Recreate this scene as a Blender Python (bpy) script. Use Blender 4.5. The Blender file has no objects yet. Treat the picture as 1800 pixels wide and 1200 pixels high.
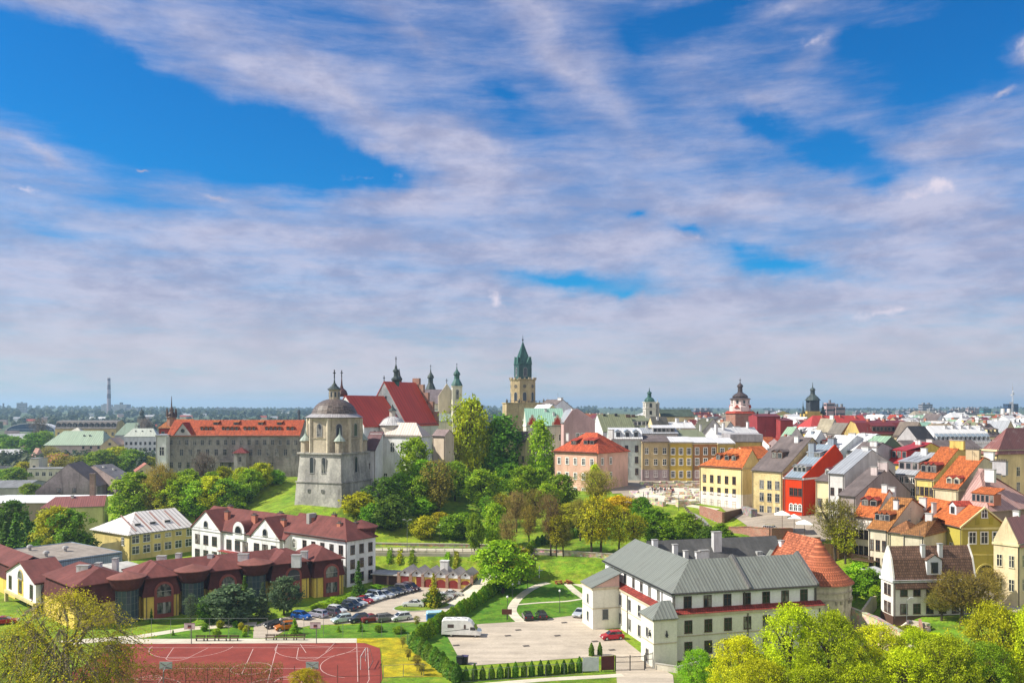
import bpy, math, random
import numpy as np
from mathutils import Vector, Matrix
SC = bpy.context.scene
COL = SC.collection
R = math.radians
# ------------------------------------------------------------------ camera
F, H, VH, UC = 1500.0, 40.0, 716.0, 900.0          # focal length in photo pixels, eye height, horizon row, centre column
cam = bpy.data.cameras.new('camera')
cam.sensor_width = 36.0
cam.lens = 30.0
cam.shift_y = (VH - 600.0) / 1800.0
cam.clip_start = 1.0
cam.clip_end = 60000.0
cam_o = bpy.data.objects.new('camera', cam)
cam_o.location = (0, 0, H)
cam_o.rotation_euler = (R(90), 0, 0)
COL.objects.link(cam_o)
SC.camera = cam_o
SC.view_settings.view_transform = 'Standard'
SC.view_settings.look = 'None'
SC.view_settings.gamma = 1.0
SC.view_settings.exposure = 0.62
SC.cycles.max_bounces = 6
SC.cycles.diffuse_bounces = 3
SC.cycles.glossy_bounces = 2
SC.cycles.transmission_bounces = 3
SC.cycles.transparent_max_bounces = 6
SC.cycles.volume_bounces = 0
SC.cycles.use_denoising = True
# ------------------------------------------------------------------ sun
SUN_AZ, SUN_EL = R(-96), R(43)                      # measured clockwise from +Y, the sun stands at the left
S = Vector((math.sin(SUN_AZ) * math.cos(SUN_EL), math.cos(SUN_AZ) * math.cos(SUN_EL), math.sin(SUN_EL)))
sun = bpy.data.lights.new('sun', 'SUN')
sun.energy = 5.0
sun.angle = R(0.5)
sun.color = (1.0, 0.935, 0.80)
sun_o = bpy.data.objects.new('sun', sun)
sun_o.rotation_euler = (-S).to_track_quat('-Z', 'Y').to_euler()
sun_o.location = S * 300
COL.objects.link(sun_o)
# ------------------------------------------------------------------ world: Nishita sky with a veil of cirrus and low cumulus
W_STR = 0.11
world = bpy.data.worlds.new('World')
SC.world = world
world.use_nodes = True
WN, WL = world.node_tree.nodes, world.node_tree.links
WN.clear()
def wn(t, **k):
 n = WN.new(t)
 for a, b in k.items():
  setattr(n, a, b)
 return n
def wput(sock, v):
 if hasattr(v, 'is_output'):
  WL.new(v, sock)
 else:
  sock.default_value = v
def wm(op, a, b=None, c=None, clamp=False):
 n = wn('ShaderNodeMath', operation=op, use_clamp=clamp)
 for i, v in enumerate((a, b, c)):
  if v is not None:
   wput(n.inputs[i], v)
 return n.outputs[0]
def wramp(v, lo, hi):
 n = wn('ShaderNodeMapRange', interpolation_type='SMOOTHSTEP')
 wput(n.inputs[0], v)
 n.inputs[1].default_value = lo
 n.inputs[2].default_value = hi
 return n.outputs[0]
def wmix(f, a, b):
 n = wn('ShaderNodeMix', data_type='RGBA')
 wput(n.inputs[0], f)
 wput(n.inputs[6], a)
 wput(n.inputs[7], b)
 return n.outputs[2]
def wnoise(vec, scale, detail=5, rough=0.55, dist=0.0):
 n = wn('ShaderNodeTexNoise')
 WL.new(vec, n.inputs['Vector'])
 n.inputs['Scale'].default_value = scale
 n.inputs['Detail'].default_value = detail
 n.inputs['Roughness'].default_value = rough
 n.inputs['Distortion'].default_value = dist
 return n.outputs['Fac']
def wmap(vec, loc=(0, 0, 0), rot=0.0, scale=(1, 1, 1), typ='POINT'):
 n = wn('ShaderNodeMapping', vector_type=typ)
 WL.new(vec, n.inputs[0])
 n.inputs['Location'].default_value = loc
 n.inputs['Rotation'].default_value = (0, 0, rot)
 n.inputs['Scale'].default_value = scale
 return n.outputs[0]
def build_world():
 tc = wn('ShaderNodeTexCoord')
 sky = wn('ShaderNodeTexSky')
 sky.sky_type = 'NISHITA'
 sky.sun_disc = False
 sky.sun_elevation = SUN_EL
 sky.sun_rotation = SUN_AZ
 sky.air_density = 1.0
 sky.dust_density = 0.6
 sky.ozone_density = 2.5
 sep = wn('ShaderNodeSeparateXYZ')
 WL.new(tc.outputs['Generated'], sep.inputs[0])
 x, y, z = sep.outputs
 az = wm('ARCTAN2', x, y)                        # azimuth from +Y and elevation, in degrees / 10
 el = wm('ARCSINE', z)
 com = wn('ShaderNodeCombineXYZ')
 WL.new(wm('MULTIPLY', az, 5.7296), com.inputs[0])
 WL.new(wm('MULTIPLY', el, 5.7296), com.inputs[1])
 ae = com.outputs[0]
 # warp the chart so that every cloud bank has a ragged edge
 nz = wn('ShaderNodeTexNoise')
 WL.new(ae, nz.inputs['Vector'])
 nz.inputs['Scale'].default_value = 1.3
 nz.inputs['Detail'].default_value = 6
 nz.inputs['Roughness'].default_value = 0.6
 wv = wn('ShaderNodeVectorMath', operation='SUBTRACT')
 WL.new(nz.outputs['Color'], wv.inputs[0])
 wv.inputs[1].default_value = (0.5, 0.5, 0.5)
 ws = wn('ShaderNodeVectorMath', operation='MULTIPLY_ADD')
 WL.new(wv.outputs[0], ws.inputs[0])
 ws.inputs[1].default_value = (0.55, 0.40, 0.0)
 WL.new(ae, ws.inputs[2])
 wae = ws.outputs[0]
 # flat cloud deck coordinates (for the small puffs and streaks, which foreshorten toward the horizon)
 den = wm('ADD', wm('MAXIMUM', z, 0.0), 0.12)
 cp = wn('ShaderNodeCombineXYZ')
 WL.new(wm('DIVIDE', x, den), cp.inputs[0])
 WL.new(wm('DIVIDE', y, den), cp.inputs[1])
 deck = cp.outputs[0]
 def blob(u, v, ru, rv, rot=0.0, src=None):      # chart position given by the view direction's azimuth and elevation
  a = math.degrees(math.atan2(u - UC, F)) / 10
  e = math.degrees(math.atan2(VH - v, math.hypot(F, u - UC))) / 10
  k = 5.7296 / F
  m = wmap(src or wae, (a, e, 0), R(rot), (ru * k, rv * k, 1), 'TEXTURE')
  g = wn('ShaderNodeTexGradient', gradient_type='QUADRATIC_SPHERE')
  WL.new(m, g.inputs[0])
  return g.outputs['Fac']
 # veil cover; + means cloud, - means open blue
 spots = SKY_SPOTS
 acc = None
 for (u, v, ru, rv, rot, amt) in spots:
  t = wm('MULTIPLY', blob(u, v, ru, rv, rot), amt)
  acc = t if acc is None else wm('ADD', acc, t)
 low = wramp(el, R(20), R(5))                    # the veil thickens toward the horizon
 # cirrus streaks: noise stretched along the wind
 st1 = wnoise(wmap(ae, (0, 0, 0), R(29), (0.26, 1.9, 1)), 1.9, 10, 0.64, 0.22)
 st2 = wnoise(wmap(ae, (3.1, 0, 0), R(-36), (0.32, 1.8, 1)), 2.1, 10, 0.64, 0.22)
 side = wramp(az, R(2), R(14))
 streak = wn('ShaderNodeMix')
 WL.new(side, streak.inputs[0])
 WL.new(st1, streak.inputs[2])
 WL.new(st2, streak.inputs[3])
 fl = wnoise(wmap(deck, (1.7, 0.4, 0)), 2.6, 9, 0.62, 0.25)
 base = wm('MULTIPLY_ADD', wm('SUBTRACT', streak.outputs[0], 0.5), 1.15, 0.37)
 base = wm('MULTIPLY_ADD', wm('SUBTRACT', fl, 0.5), 0.50, base)
 wisp = wnoise(wmap(ae, (7.0, 2.0, 0), R(24), (0.45, 2.6, 1)), 5.0, 10, 0.68, 0.25)
 base = wm('MULTIPLY_ADD', wm('SUBTRACT', wisp, 0.5), 0.62, base)
 cov = wm('ADD', base, acc)
 cov = wm('MULTIPLY_ADD', low, 0.56, cov)
 cov = wramp(cov, -0.02, 1.10)
 cov = wm('MULTIPLY', cov, wramp(el, R(46), R(29)))   # clear blue overhead
 # cloud shading: lit tops, greyer bases
 sh = wnoise(wmap(ae, (5.2, 1.0, 0), 0, (1.0, 2.6, 1)), 1.5, 7, 0.6, 0.2)
 sh2 = wnoise(wmap(ae, (1.2, 4.0, 0), 0, (1.0, 2.2, 1)), 4.6, 8, 0.66, 0.3)
 shade = wramp(wm('MULTIPLY_ADD', wm('SUBTRACT', sh2, 0.5), 0.5, sh), 0.30, 0.70)
 k = 1.0 / W_STR
 hi = [c * k for c in CLOUD_LIT] + [1]
 lo = [c * k for c in CLOUD_DIM] + [1]
 cc = wmix(shade, lo, hi)
 # haze band at the horizon is paler and bluer
 cc = wmix(wm('MULTIPLY', wramp(el, R(9), R(0.3)), 0.72), cc, [c * k for c in CLOUD_LOW] + [1])
 # bright cumulus heads
 head = None
 for (u, v, ru, rv, rot, amt) in SKY_HEADS:
  t = wm('MULTIPLY', blob(u, v, ru, rv, rot), amt)
  head = t if head is None else wm('ADD', head, t)
 pf = wnoise(ae, 7.0, 7, 0.62, 0.1)
 head = wramp(wm('MULTIPLY_ADD', wm('SUBTRACT', pf, 0.5), 1.1, head), 0.22, 0.75)
 hs = wn('ShaderNodeHueSaturation')
 WL.new(sky.outputs[0], hs.inputs['Color'])
 hs.inputs['Saturation'].default_value = 1.30
 hs.inputs['Value'].default_value = 0.95
 tint = wn('ShaderNodeMix', data_type='RGBA', blend_type='MULTIPLY')
 tint.inputs[0].default_value = 1.0
 WL.new(hs.outputs[0], tint.inputs[6])
 tint.inputs[7].default_value = SKY_TINT
 col = wmix(wm('MULTIPLY', cov, 0.96), tint.outputs[2], cc)
 col = wmix(wm('MULTIPLY', head, 0.8), col, [c * k for c in CLOUD_HEAD] + [1])
 rear = wm('MULTIPLY', wramp(y, 0.05, -0.55), wramp(el, R(0), R(6)))   # unseen bright cloud glow added behind the viewer as fill light
 col = wmix(wm('MULTIPLY', rear, 0.85), col, [c * k for c in REAR_FILL] + [1])
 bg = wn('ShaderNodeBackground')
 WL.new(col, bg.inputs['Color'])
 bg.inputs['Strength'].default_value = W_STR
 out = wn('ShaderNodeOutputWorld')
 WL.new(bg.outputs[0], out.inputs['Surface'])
 world.cycles.sampling_method = 'MANUAL'
 world.cycles.sample_map_resolution = 512
CLOUD_LIT = (0.375, 0.375, 0.485)
CLOUD_DIM = (0.230, 0.245, 0.365)
CLOUD_LOW = (0.500, 0.435, 0.425)
REAR_FILL = (0.68, 0.66, 0.62)
CLOUD_HEAD = (0.56, 0.50, 0.56)
SKY_TINT = (0.03, 0.585, 0.86, 1)
#            u    v    ru   rv  rot  amount   (rot in degrees, counter-clockwise in the sky)
SKY_SPOTS = [
 (120, 160, 330, 120, -20, -1.5), (330, 215, 420, 105, -20, -1.6), (520, 265, 330, 80, -16, -1.3), (650, 285, 210, 50, -14, -0.9), (20, 110, 200, 60, -14, -0.6),
 (130, 30, 420, 70, -18, 0.45), (430, 110, 430, 80, -26, 0.5), (620, 170, 420, 85, -29, 0.65), (830, 260, 260, 85, -28, 0.55),
 (720, 40, 380, 60, -28, 0.30), (1010, 120, 330, 60, -42, 0.55), (960, 35, 170, 45, -30, 0.25),
 (880, 170, 150, 55, -35, -0.45), (1240, 25, 230, 70, 0, -0.75), (1110, 70, 90, 60, -40, -0.35), (1700, 50, 260, 120, 10, -1.0), (1620, 190, 230, 70, 18, -0.55), (1500, 60, 120, 60, 0, -0.3),
 (1440, 85, 110, 40, 28, 0.55), (1360, 12, 110, 26, 10, 0.5), (1790, 85, 80, 40, 20, 0.9), (1260, 150, 240, 45, -20, 0.15), (1350, 170, 200, 60, 20, 0.15),
 (1330, 215, 110, 34, -32, -0.75), (1470, 275, 150, 55, -24, -0.95), (1550, 320, 90, 34, 0, -0.5), (1370, 465, 190, 42, -12, -1.0), (1300, 430, 80, 40, -30, -0.4), (1210, 400, 80, 18, -8, -0.7), (1100, 378, 36, 16, 0, -0.7),
 (1000, 500, 250, 36, -4, -1.25), (1100, 520, 110, 22, 0, -0.5), (60, 390, 260, 50, -15, -0.30), (230, 345, 250, 50, -12, -0.30), (1500, 500, 240, 30, -4, -0.25),
 (720, 345, 330, 70, 6, 0.75), (560, 430, 420, 50, 0, 0.35), (1120, 320, 280, 90, -25, 0.25), (1290, 330, 200, 70, -30, 0.25), (1640, 380, 260, 80, 0, 0.5), (1650, 260, 250, 60, 12, 0.2),
 (1080, 430, 240, 50, 0, 0.4), (50, 255, 170, 22, -22, 0.30), (252, 295, 16, 3.5, -10, 1.2), (400, 355, 40, 8, 0, 0.6), (1740, 165, 34, 10, 24, 0.8), (150, 155, 60, 16, -5, .25), (240, 160, 40, 14, 0, .25)]
SKY_HEADS = [(870, 530, 60, 34, 0, 0.62), (700, 535, 50, 22, 0, 0.32), (492, 508, 34, 22, 0, 0.35), (1650, 335, 70, 30, -6, 0.72), (1600, 350, 140, 24, -8, 0.40), (1560, 550, 220, 20, 0, 0.55),
    (30, 333, 90, 16, 0, 0.5), (1420, 85, 80, 36, 30, 0.40), (1790, 80, 60, 34, 20, 0.6), (1200, 415, 150, 24, 0, 0.34), (1060, 545, 150, 20, 0, 0.36), (660, 308, 190, 24, 6, 0.32)]
build_world()
# ------------------------------------------------------------------ pixel <-> place
def P(u, v, z=0.0):                                  # the point at height z under a photo pixel
 Y = (H - z) * F / (v - VH)
 return Vector(((u - UC) / F * Y, Y, z))
def Q(u, v, Y):
 return Vector(((u - UC) / F * Y, Y, H - (v - VH) / F * Y))
def solve_t(X0, Y0, dx, dy, u):                      # how far along (dx, dy) from (X0, Y0) until azimuth u
 k = (u - UC) / F
 return (k * Y0 - X0) / (dx - k * dy)
# ------------------------------------------------------------------ materials
MATS = {}
class NT:
 def __init__(s, name):
  s.m = bpy.data.materials.new(name)
  s.m.use_nodes = True
  s.n, s.l = s.m.node_tree.nodes, s.m.node_tree.links
  s.b = s.n['Principled BSDF']
  s.b.inputs['Specular IOR Level'].default_value = 0.25
 def new(s, t, **k):
  n = s.n.new(t)
  for a, b in k.items():
   setattr(n, a, b)
  return n
 def put(s, sock, v):
  if hasattr(v, 'is_output'):
   s.l.new(v, sock)
  else:
   sock.default_value = v
 def math(s, op, a, b=None, clamp=False):
  n = s.new('ShaderNodeMath', operation=op, use_clamp=clamp)
  s.put(n.inputs[0], a)
  if b is not None:
   s.put(n.inputs[1], b)
  return n.outputs[0]
 def mix(s, f, a, b, blend='MIX'):
  n = s.new('ShaderNodeMix', data_type='RGBA', blend_type=blend)
  s.put(n.inputs[0], f)
  for i, v in ((6, a), (7, b)):
   s.put(n.inputs[i], (*v, 1) if isinstance(v, tuple) and len(v) == 3 else v)
  return n.outputs[2]
 def noise(s, vec, scale, detail=4, rough=0.6):
  n = s.new('ShaderNodeTexNoise')
  if vec is not None:
   s.l.new(vec, n.inputs['Vector'])
  n.inputs['Scale'].default_value = scale
  n.inputs['Detail'].default_value = detail
  n.inputs['Roughness'].default_value = rough
  return n.outputs['Fac']
 def ramp(s, v, lo, hi, a=0.0, b=1.0):
  n = s.new('ShaderNodeMapRange', interpolation_type='SMOOTHSTEP')
  s.put(n.inputs[0], v)
  for i, q in enumerate((lo, hi, a, b)):
   n.inputs[1 + i].default_value = q
  return n.outputs[0]
 def uv(s, scale=(1, 1, 1)):
  t = s.new('ShaderNodeTexCoord')
  if scale == (1, 1, 1):
   return t.outputs['UV']
  m = s.new('ShaderNodeMapping')
  s.l.new(t.outputs['UV'], m.inputs[0])
  m.inputs['Scale'].default_value = scale
  return m.outputs[0]
 def obj(s, scale=(1, 1, 1)):
  g = s.new('ShaderNodeNewGeometry')
  m = s.new('ShaderNodeMapping')
  s.l.new(g.outputs['Position'], m.inputs[0])
  m.inputs['Scale'].default_value = scale
  return m.outputs[0]
 def orand(s):
  return s.new('ShaderNodeObjectInfo').outputs['Random']
 def scale(s, col, f):
  n = s.new('ShaderNodeVectorMath', operation='SCALE')
  s.put(n.inputs[0], col if hasattr(col, 'is_output') else tuple(col)[:3])
  s.put(n.inputs['Scale'], f)
  return n.outputs[0]
 def color(s, c):
  s.put(s.b.inputs['Base Color'], (*c, 1) if isinstance(c, tuple) else c)
 def bump(s, h, strength=0.3, dist=0.05):
  n = s.new('ShaderNodeBump')
  n.inputs['Strength'].default_value = strength
  n.inputs['Distance'].default_value = dist
  s.put(n.inputs['Height'], h)
  s.l.new(n.outputs[0], s.b.inputs['Normal'])
def mat(key, fn, *a, **k):
 kk = (key, a, tuple(sorted(k.items())))
 if kk not in MATS:
  t = NT(key)
  fn(t, *a, **k)
  MATS[kk] = t.m
 return MATS[kk]
def vivid(c, k=1.06):
 l = .3 * c[0] + .6 * c[1] + .1 * c[2]
 return tuple(max(.004, l + (x - l) * k) for x in c)
def _stucco(t, c, dirt=0.34):
 c = vivid(c)
 t.b.inputs['Roughness'].default_value = 0.9
 n1 = t.noise(t.obj((0.25, 0.25, 0.12)), 1.0, 5)
 n2 = t.noise(t.obj((1.3, 1.3, 0.18)), 1.0, 4)
 n3 = t.noise(t.obj(), 3.0, 3)
 col = t.scale(c, t.ramp(n1, 0.3, 0.7, 1 - dirt * 0.6, 1 + dirt * 0.35))
 col = t.mix(t.ramp(n2, 0.50, 0.76, 0, dirt * 1.35), col, (c[0] * .45, c[1] * .42, c[2] * .38))
 col = t.scale(col, t.ramp(n3, 0.3, 0.7, 0.95, 1.05))
 t.color(col)
 t.bump(n3, 0.15, 0.03)
def stucco(*c, dirt=0.34):
 return mat('plaster', _stucco, tuple(c), dirt=dirt)
def _old_wall(t, c, d):
 t.b.inputs['Roughness'].default_value = 0.95
 n1 = t.noise(t.obj((0.16, 0.16, 0.10)), 1.0, 7, 0.65)
 n2 = t.noise(t.obj((0.9, 0.9, 0.10)), 1.0, 5, 0.65)
 n3 = t.noise(t.obj(), 1.6, 6, 0.7)
 col = t.mix(t.ramp(n1, 0.38, 0.62), tuple(c), tuple(d))
 col = t.mix(t.ramp(n2, 0.52, 0.74, 0, 0.75), col, tuple(x * 0.38 for x in d))
 col = t.scale(col, t.ramp(n3, 0.25, 0.75, 0.78, 1.2))
 t.color(col)
 t.bump(n3, 0.3, 0.06)
def old_wall(c, d):
 return mat('weathered_plaster', _old_wall, tuple(c), tuple(d))
def _tile(t, c, var=0.35):
 t.b.inputs['Roughness'].default_value = 0.8
 b = t.new('ShaderNodeTexBrick', offset=0.5)
 t.l.new(t.uv(), b.inputs['Vector'])
 b.inputs['Color1'].default_value = (*[x * (1 + var * .5) for x in c], 1)
 b.inputs['Color2'].default_value = (*[x * (1 - var) for x in c], 1)
 b.inputs['Mortar'].default_value = (*[x * 0.42 for x in c], 1)
 b.inputs['Scale'].default_value = 1.0
 b.inputs['Mortar Size'].default_value = 0.045
 b.inputs['Bias'].default_value = -0.1
 b.inputs['Brick Width'].default_value = 0.42
 b.inputs['Row Height'].default_value = 0.48
 n = t.noise(t.obj((0.35, 0.35, 0.35)), 1.0, 6, 0.65)
 col = t.mix(t.ramp(n, 0.48, 0.78, 0, 0.5), b.outputs[0], (c[0] * .50, c[1] * .52, c[2] * .5))
 st = t.noise(t.uv((1.6, .12, 1)), 1.0, 4)
 col = t.scale(col, t.ramp(st, .3, .7, .80, 1.15))
 col = t.scale(col, t.ramp(t.noise(t.obj(), 1.3, 4), 0.25, 0.75, 0.82, 1.16))
 t.color(col)
 t.bump(b.outputs['Fac'], 0.5, -0.06)
def tile(*c, var=0.35):
 return mat('roof_tiles', _tile, tuple(c), var=var)
def _seam(t, c, pitch=0.65, rust=0.25, rough=0.45, metal=0.0, rc=(0.28, 0.14, 0.08), line=0.55):
 t.b.inputs['Roughness'].default_value = rough
 t.b.inputs['Metallic'].default_value = metal
 w = t.new('ShaderNodeTexWave', wave_type='BANDS', bands_direction='X')
 t.l.new(t.uv(), w.inputs['Vector'])
 w.inputs['Scale'].default_value = math.pi * 2 / pitch / 20.0 * 1.0
 n = t.noise(t.obj((0.5, 0.5, 0.5)), 1.0, 6, 0.7)
 n2 = t.noise(t.uv((1.2, 0.10, 1)), 1.0, 4)
 col = t.scale(c, t.ramp(n2, 0.3, 0.7, 0.86, 1.12))
 col = t.mix(t.ramp(n, 0.52, 0.75, 0, rust), col, tuple(rc))
 ln = t.ramp(w.outputs['Fac'], 0.80, 0.98)
 col = t.mix(t.math('MULTIPLY', ln, line), col, tuple(x * 0.35 for x in c))
 t.color(col)
 t.bump(w.outputs['Fac'], 0.4, 0.06)
def seam(*c, **k):
 return mat('metal_roof', _seam, tuple(c), **k)
def _felt(t, c):
 t.b.inputs['Roughness'].default_value = 0.85
 n = t.noise(t.obj((0.3, 0.3, 0.3)), 1.0, 6, 0.7)
 n2 = t.noise(t.obj(), 2.0, 4)
 st = t.noise(t.uv((0.9, 0.08, 1)), 1.0, 4)
 col = t.scale(c, t.ramp(n, 0.3, 0.7, 0.78, 1.2))
 col = t.scale(col, t.ramp(n2, 0.3, 0.7, 0.92, 1.08))
 col = t.scale(col, t.ramp(st, 0.3, 0.7, 0.86, 1.12))
 t.color(col)
 t.bump(n2, 0.2, 0.03)
def felt(*c):
 return mat('roof_felt', _felt, tuple(c))
def _brick(t, c):
 t.b.inputs['Roughness'].default_value = 0.9
 b = t.new('ShaderNodeTexBrick', offset=0.5)
 t.l.new(t.uv(), b.inputs['Vector'])
 b.inputs['Color1'].default_value = (*c, 1)
 b.inputs['Color2'].default_value = (*[x * 0.6 for x in c], 1)
 b.inputs['Mortar'].default_value = (0.34, 0.29, 0.24, 1)
 b.inputs['Scale'].default_value = 1.0
 b.inputs['Mortar Size'].default_value = 0.02
 b.inputs['Brick Width'].default_value = 0.5
 b.inputs['Row Height'].default_value = 0.18
 n = t.noise(t.obj((0.4, 0.4, 0.4)), 1.0, 6, 0.7)
 col = t.mix(t.ramp(n, 0.45, 0.72, 0, 0.6), b.outputs[0], (0.34, 0.26, 0.20))
 t.color(col)
 t.bump(n, 0.3, 0.05)
def brick(*c):
 return mat('brickwork', _brick, tuple(c))
def _stone(t, c):
 t.b.inputs['Roughness'].default_value = 0.95
 v = t.new('ShaderNodeTexVoronoi', feature='F1')
 t.l.new(t.obj(), v.inputs['Vector'])
 v.inputs['Scale'].default_value = 1.7
 n = t.noise(t.obj((0.5, 0.5, 0.5)), 1.0, 6, 0.7)
 col = t.mix(0.30, tuple(c), v.outputs['Color'], 'OVERLAY')
 col = t.scale(col, t.ramp(n, 0.25, 0.75, 0.6, 1.3))
 t.color(col)
 t.bump(v.outputs['Distance'], 0.6, 0.1)
def stone(*c):
 return mat('rubble_stone', _stone, tuple(c))
def _plain(t, c, rough=0.6, metal=0.0, var=0.12):
 t.b.inputs['Roughness'].default_value = rough
 t.b.inputs['Metallic'].default_value = metal
 n = t.noise(t.obj(), 1.5, 5)
 t.color(t.scale(c, t.ramp(n, 0.25, 0.75, 1 - var, 1 + var)))
def plain(*c, **k):
 return mat('painted_surface', _plain, tuple(c), **k)
def _pane(t, c, rough=0.12):
 t.b.inputs['Roughness'].default_value = rough
 t.b.inputs['Specular IOR Level'].default_value = 0.6
 r = t.orand()
 col = t.mix(r, tuple(c), tuple(x * 2.6 + 0.006 for x in c))
 q = t.math('FRACT', t.math('MULTIPLY', r, 17.3))
 n = t.noise(t.obj((1.1, 1.1, .5)), 1.0, 2)
 t.color(t.mix(t.math('MULTIPLY', t.math('GREATER_THAN', q, .68), t.ramp(n, .40, .62)), col, (.20, .19, .175)))
def pane_mat(*c):
 return mat('window_glass', _pane, tuple(c))
def _paint(t, c):
 t.b.inputs['Roughness'].default_value = 0.25
 t.b.inputs['Metallic'].default_value = 0.25
 t.b.inputs['Coat Weight'].default_value = 0.6
 t.b.inputs['Coat Roughness'].default_value = 0.08
 t.color(tuple(c))
def paint(*c):
 return mat('car_paint', _paint, tuple(c))
def _patina(t, c, d):
 t.b.inputs['Roughness'].default_value = 0.6
 n = t.noise(t.obj((0.6, 0.6, 0.2)), 1.0, 6, 0.7)
 t.color(t.mix(t.ramp(n, 0.35, 0.65), tuple(c), tuple(d)))
def patina(c, d):
 return mat('copper_patina', _patina, tuple(c), tuple(d))
def _leaf(t, c, d, trans=0.45):
 t.b.inputs['Roughness'].default_value = 0.6
 g = t.new('ShaderNodeNewGeometry')
 at = t.new('ShaderNodeAttribute', attribute_name='clump')
 col = t.mix(at.outputs['Fac'], tuple(c), tuple(d))
 col = t.scale(col, t.ramp(g.outputs['Random Per Island'], 0, 1, 0.65, 1.35))
 hs = t.new('ShaderNodeHueSaturation')
 t.put(hs.inputs['Hue'], t.ramp(t.orand(), 0, 1, 0.482, 0.514))
 t.put(hs.inputs['Value'], t.ramp(t.math('FRACT', t.math('MULTIPLY', t.orand(), 7.3)), 0, 1, 0.78, 1.25))
 t.l.new(col, hs.inputs['Color'])
 t.color(hs.outputs[0])
 tr = t.new('ShaderNodeBsdfTranslucent')
 t.l.new(hs.outputs[0], tr.inputs['Color'])
 mx = t.new('ShaderNodeMixShader')
 mx.inputs[0].default_value = trans
 t.l.new(t.b.outputs[0], mx.inputs[1])
 t.l.new(tr.outputs[0], mx.inputs[2])
 t.l.new(mx.outputs[0], t.n['Material Output'].inputs['Surface'])
def leaf(c, d, **k):
 return mat('leaves', _leaf, tuple(c), tuple(d), **k)
def _bark(t, c):
 t.b.inputs['Roughness'].default_value = 0.95
 t.color(t.scale(c, t.ramp(t.noise(t.obj((2, 2, .4)), 2.0, 4), 0.3, 0.7, 0.65, 1.35)))
def bark(*c):
 return mat('bark', _bark, tuple(c))
def _grass(t, c, d, e, sc=0.12):
 t.b.inputs['Roughness'].default_value = 0.95
 n1 = t.noise(t.obj((sc, sc, sc)), 1.0, 6, 0.65)
 n2 = t.noise(t.obj((1, 1, 1)), 1.1, 6, 0.75)
 n3 = t.noise(t.obj((1, 1, 1)), 6.0, 3, 0.7)
 col = t.mix(t.ramp(n1, 0.38, 0.62), tuple(c), tuple(d))
 col = t.mix(t.ramp(n2, 0.50, 0.70, 0, 0.9), col, tuple(e))
 n4 = t.noise(t.obj((.4, .4, .4)), 1.0, 6, .7)
 col = t.scale(col, t.ramp(n4, .36, .62, .68, 1.16))
 col = t.scale(col, t.ramp(n3, 0.2, 0.8, 0.62, 1.38))
 t.color(col)
 t.bump(n3, 0.6, 0.12)
def grass(c, d, e, sc=0.12):
 return mat('grass', _grass, tuple(c), tuple(d), tuple(e), sc=sc)
def _paving(t, c, joints=0.0):
 t.b.inputs['Roughness'].default_value = 0.9
 n = t.noise(t.obj((0.15, 0.15, 0.15)), 1.0, 7, 0.65)
 n2 = t.noise(t.obj((1, 1, 1)), 3.0, 4)
 n3 = t.noise(t.obj((0.7, 0.7, 0.7)), 1.0, 5, 0.7)
 col = t.scale(c, t.ramp(n, 0.3, 0.7, 0.86, 1.12))
 col = t.scale(col, t.ramp(n2, 0.3, 0.7, 0.92, 1.08))
 col = t.mix(t.ramp(n3, 0.55, 0.75, 0, 0.40), col, tuple(x * 0.55 for x in c))
 n4 = t.noise(t.obj((.05, .6, .3)), 1.0, 5, .7)
 col = t.scale(col, t.ramp(n4, .35, .65, .86, 1.08))
 t.color(col)
def paving(*c):
 return mat('paving', _paving, tuple(c))
GLASS = pane_mat(0.012, 0.014, 0.018)
WHITE = plain(0.74, 0.73, 0.70, rough=0.7)
CREAMT = plain(0.62, 0.56, 0.40, rough=0.8)
BROWNF = plain(0.10, 0.055, 0.04, rough=0.6)
GREYF = plain(0.30, 0.29, 0.28, rough=0.7)
DARK = plain(0.03, 0.03, 0.033, rough=0.6)
GUTTER = plain(0.14, 0.12, 0.11, rough=0.5, metal=0.5)
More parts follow.
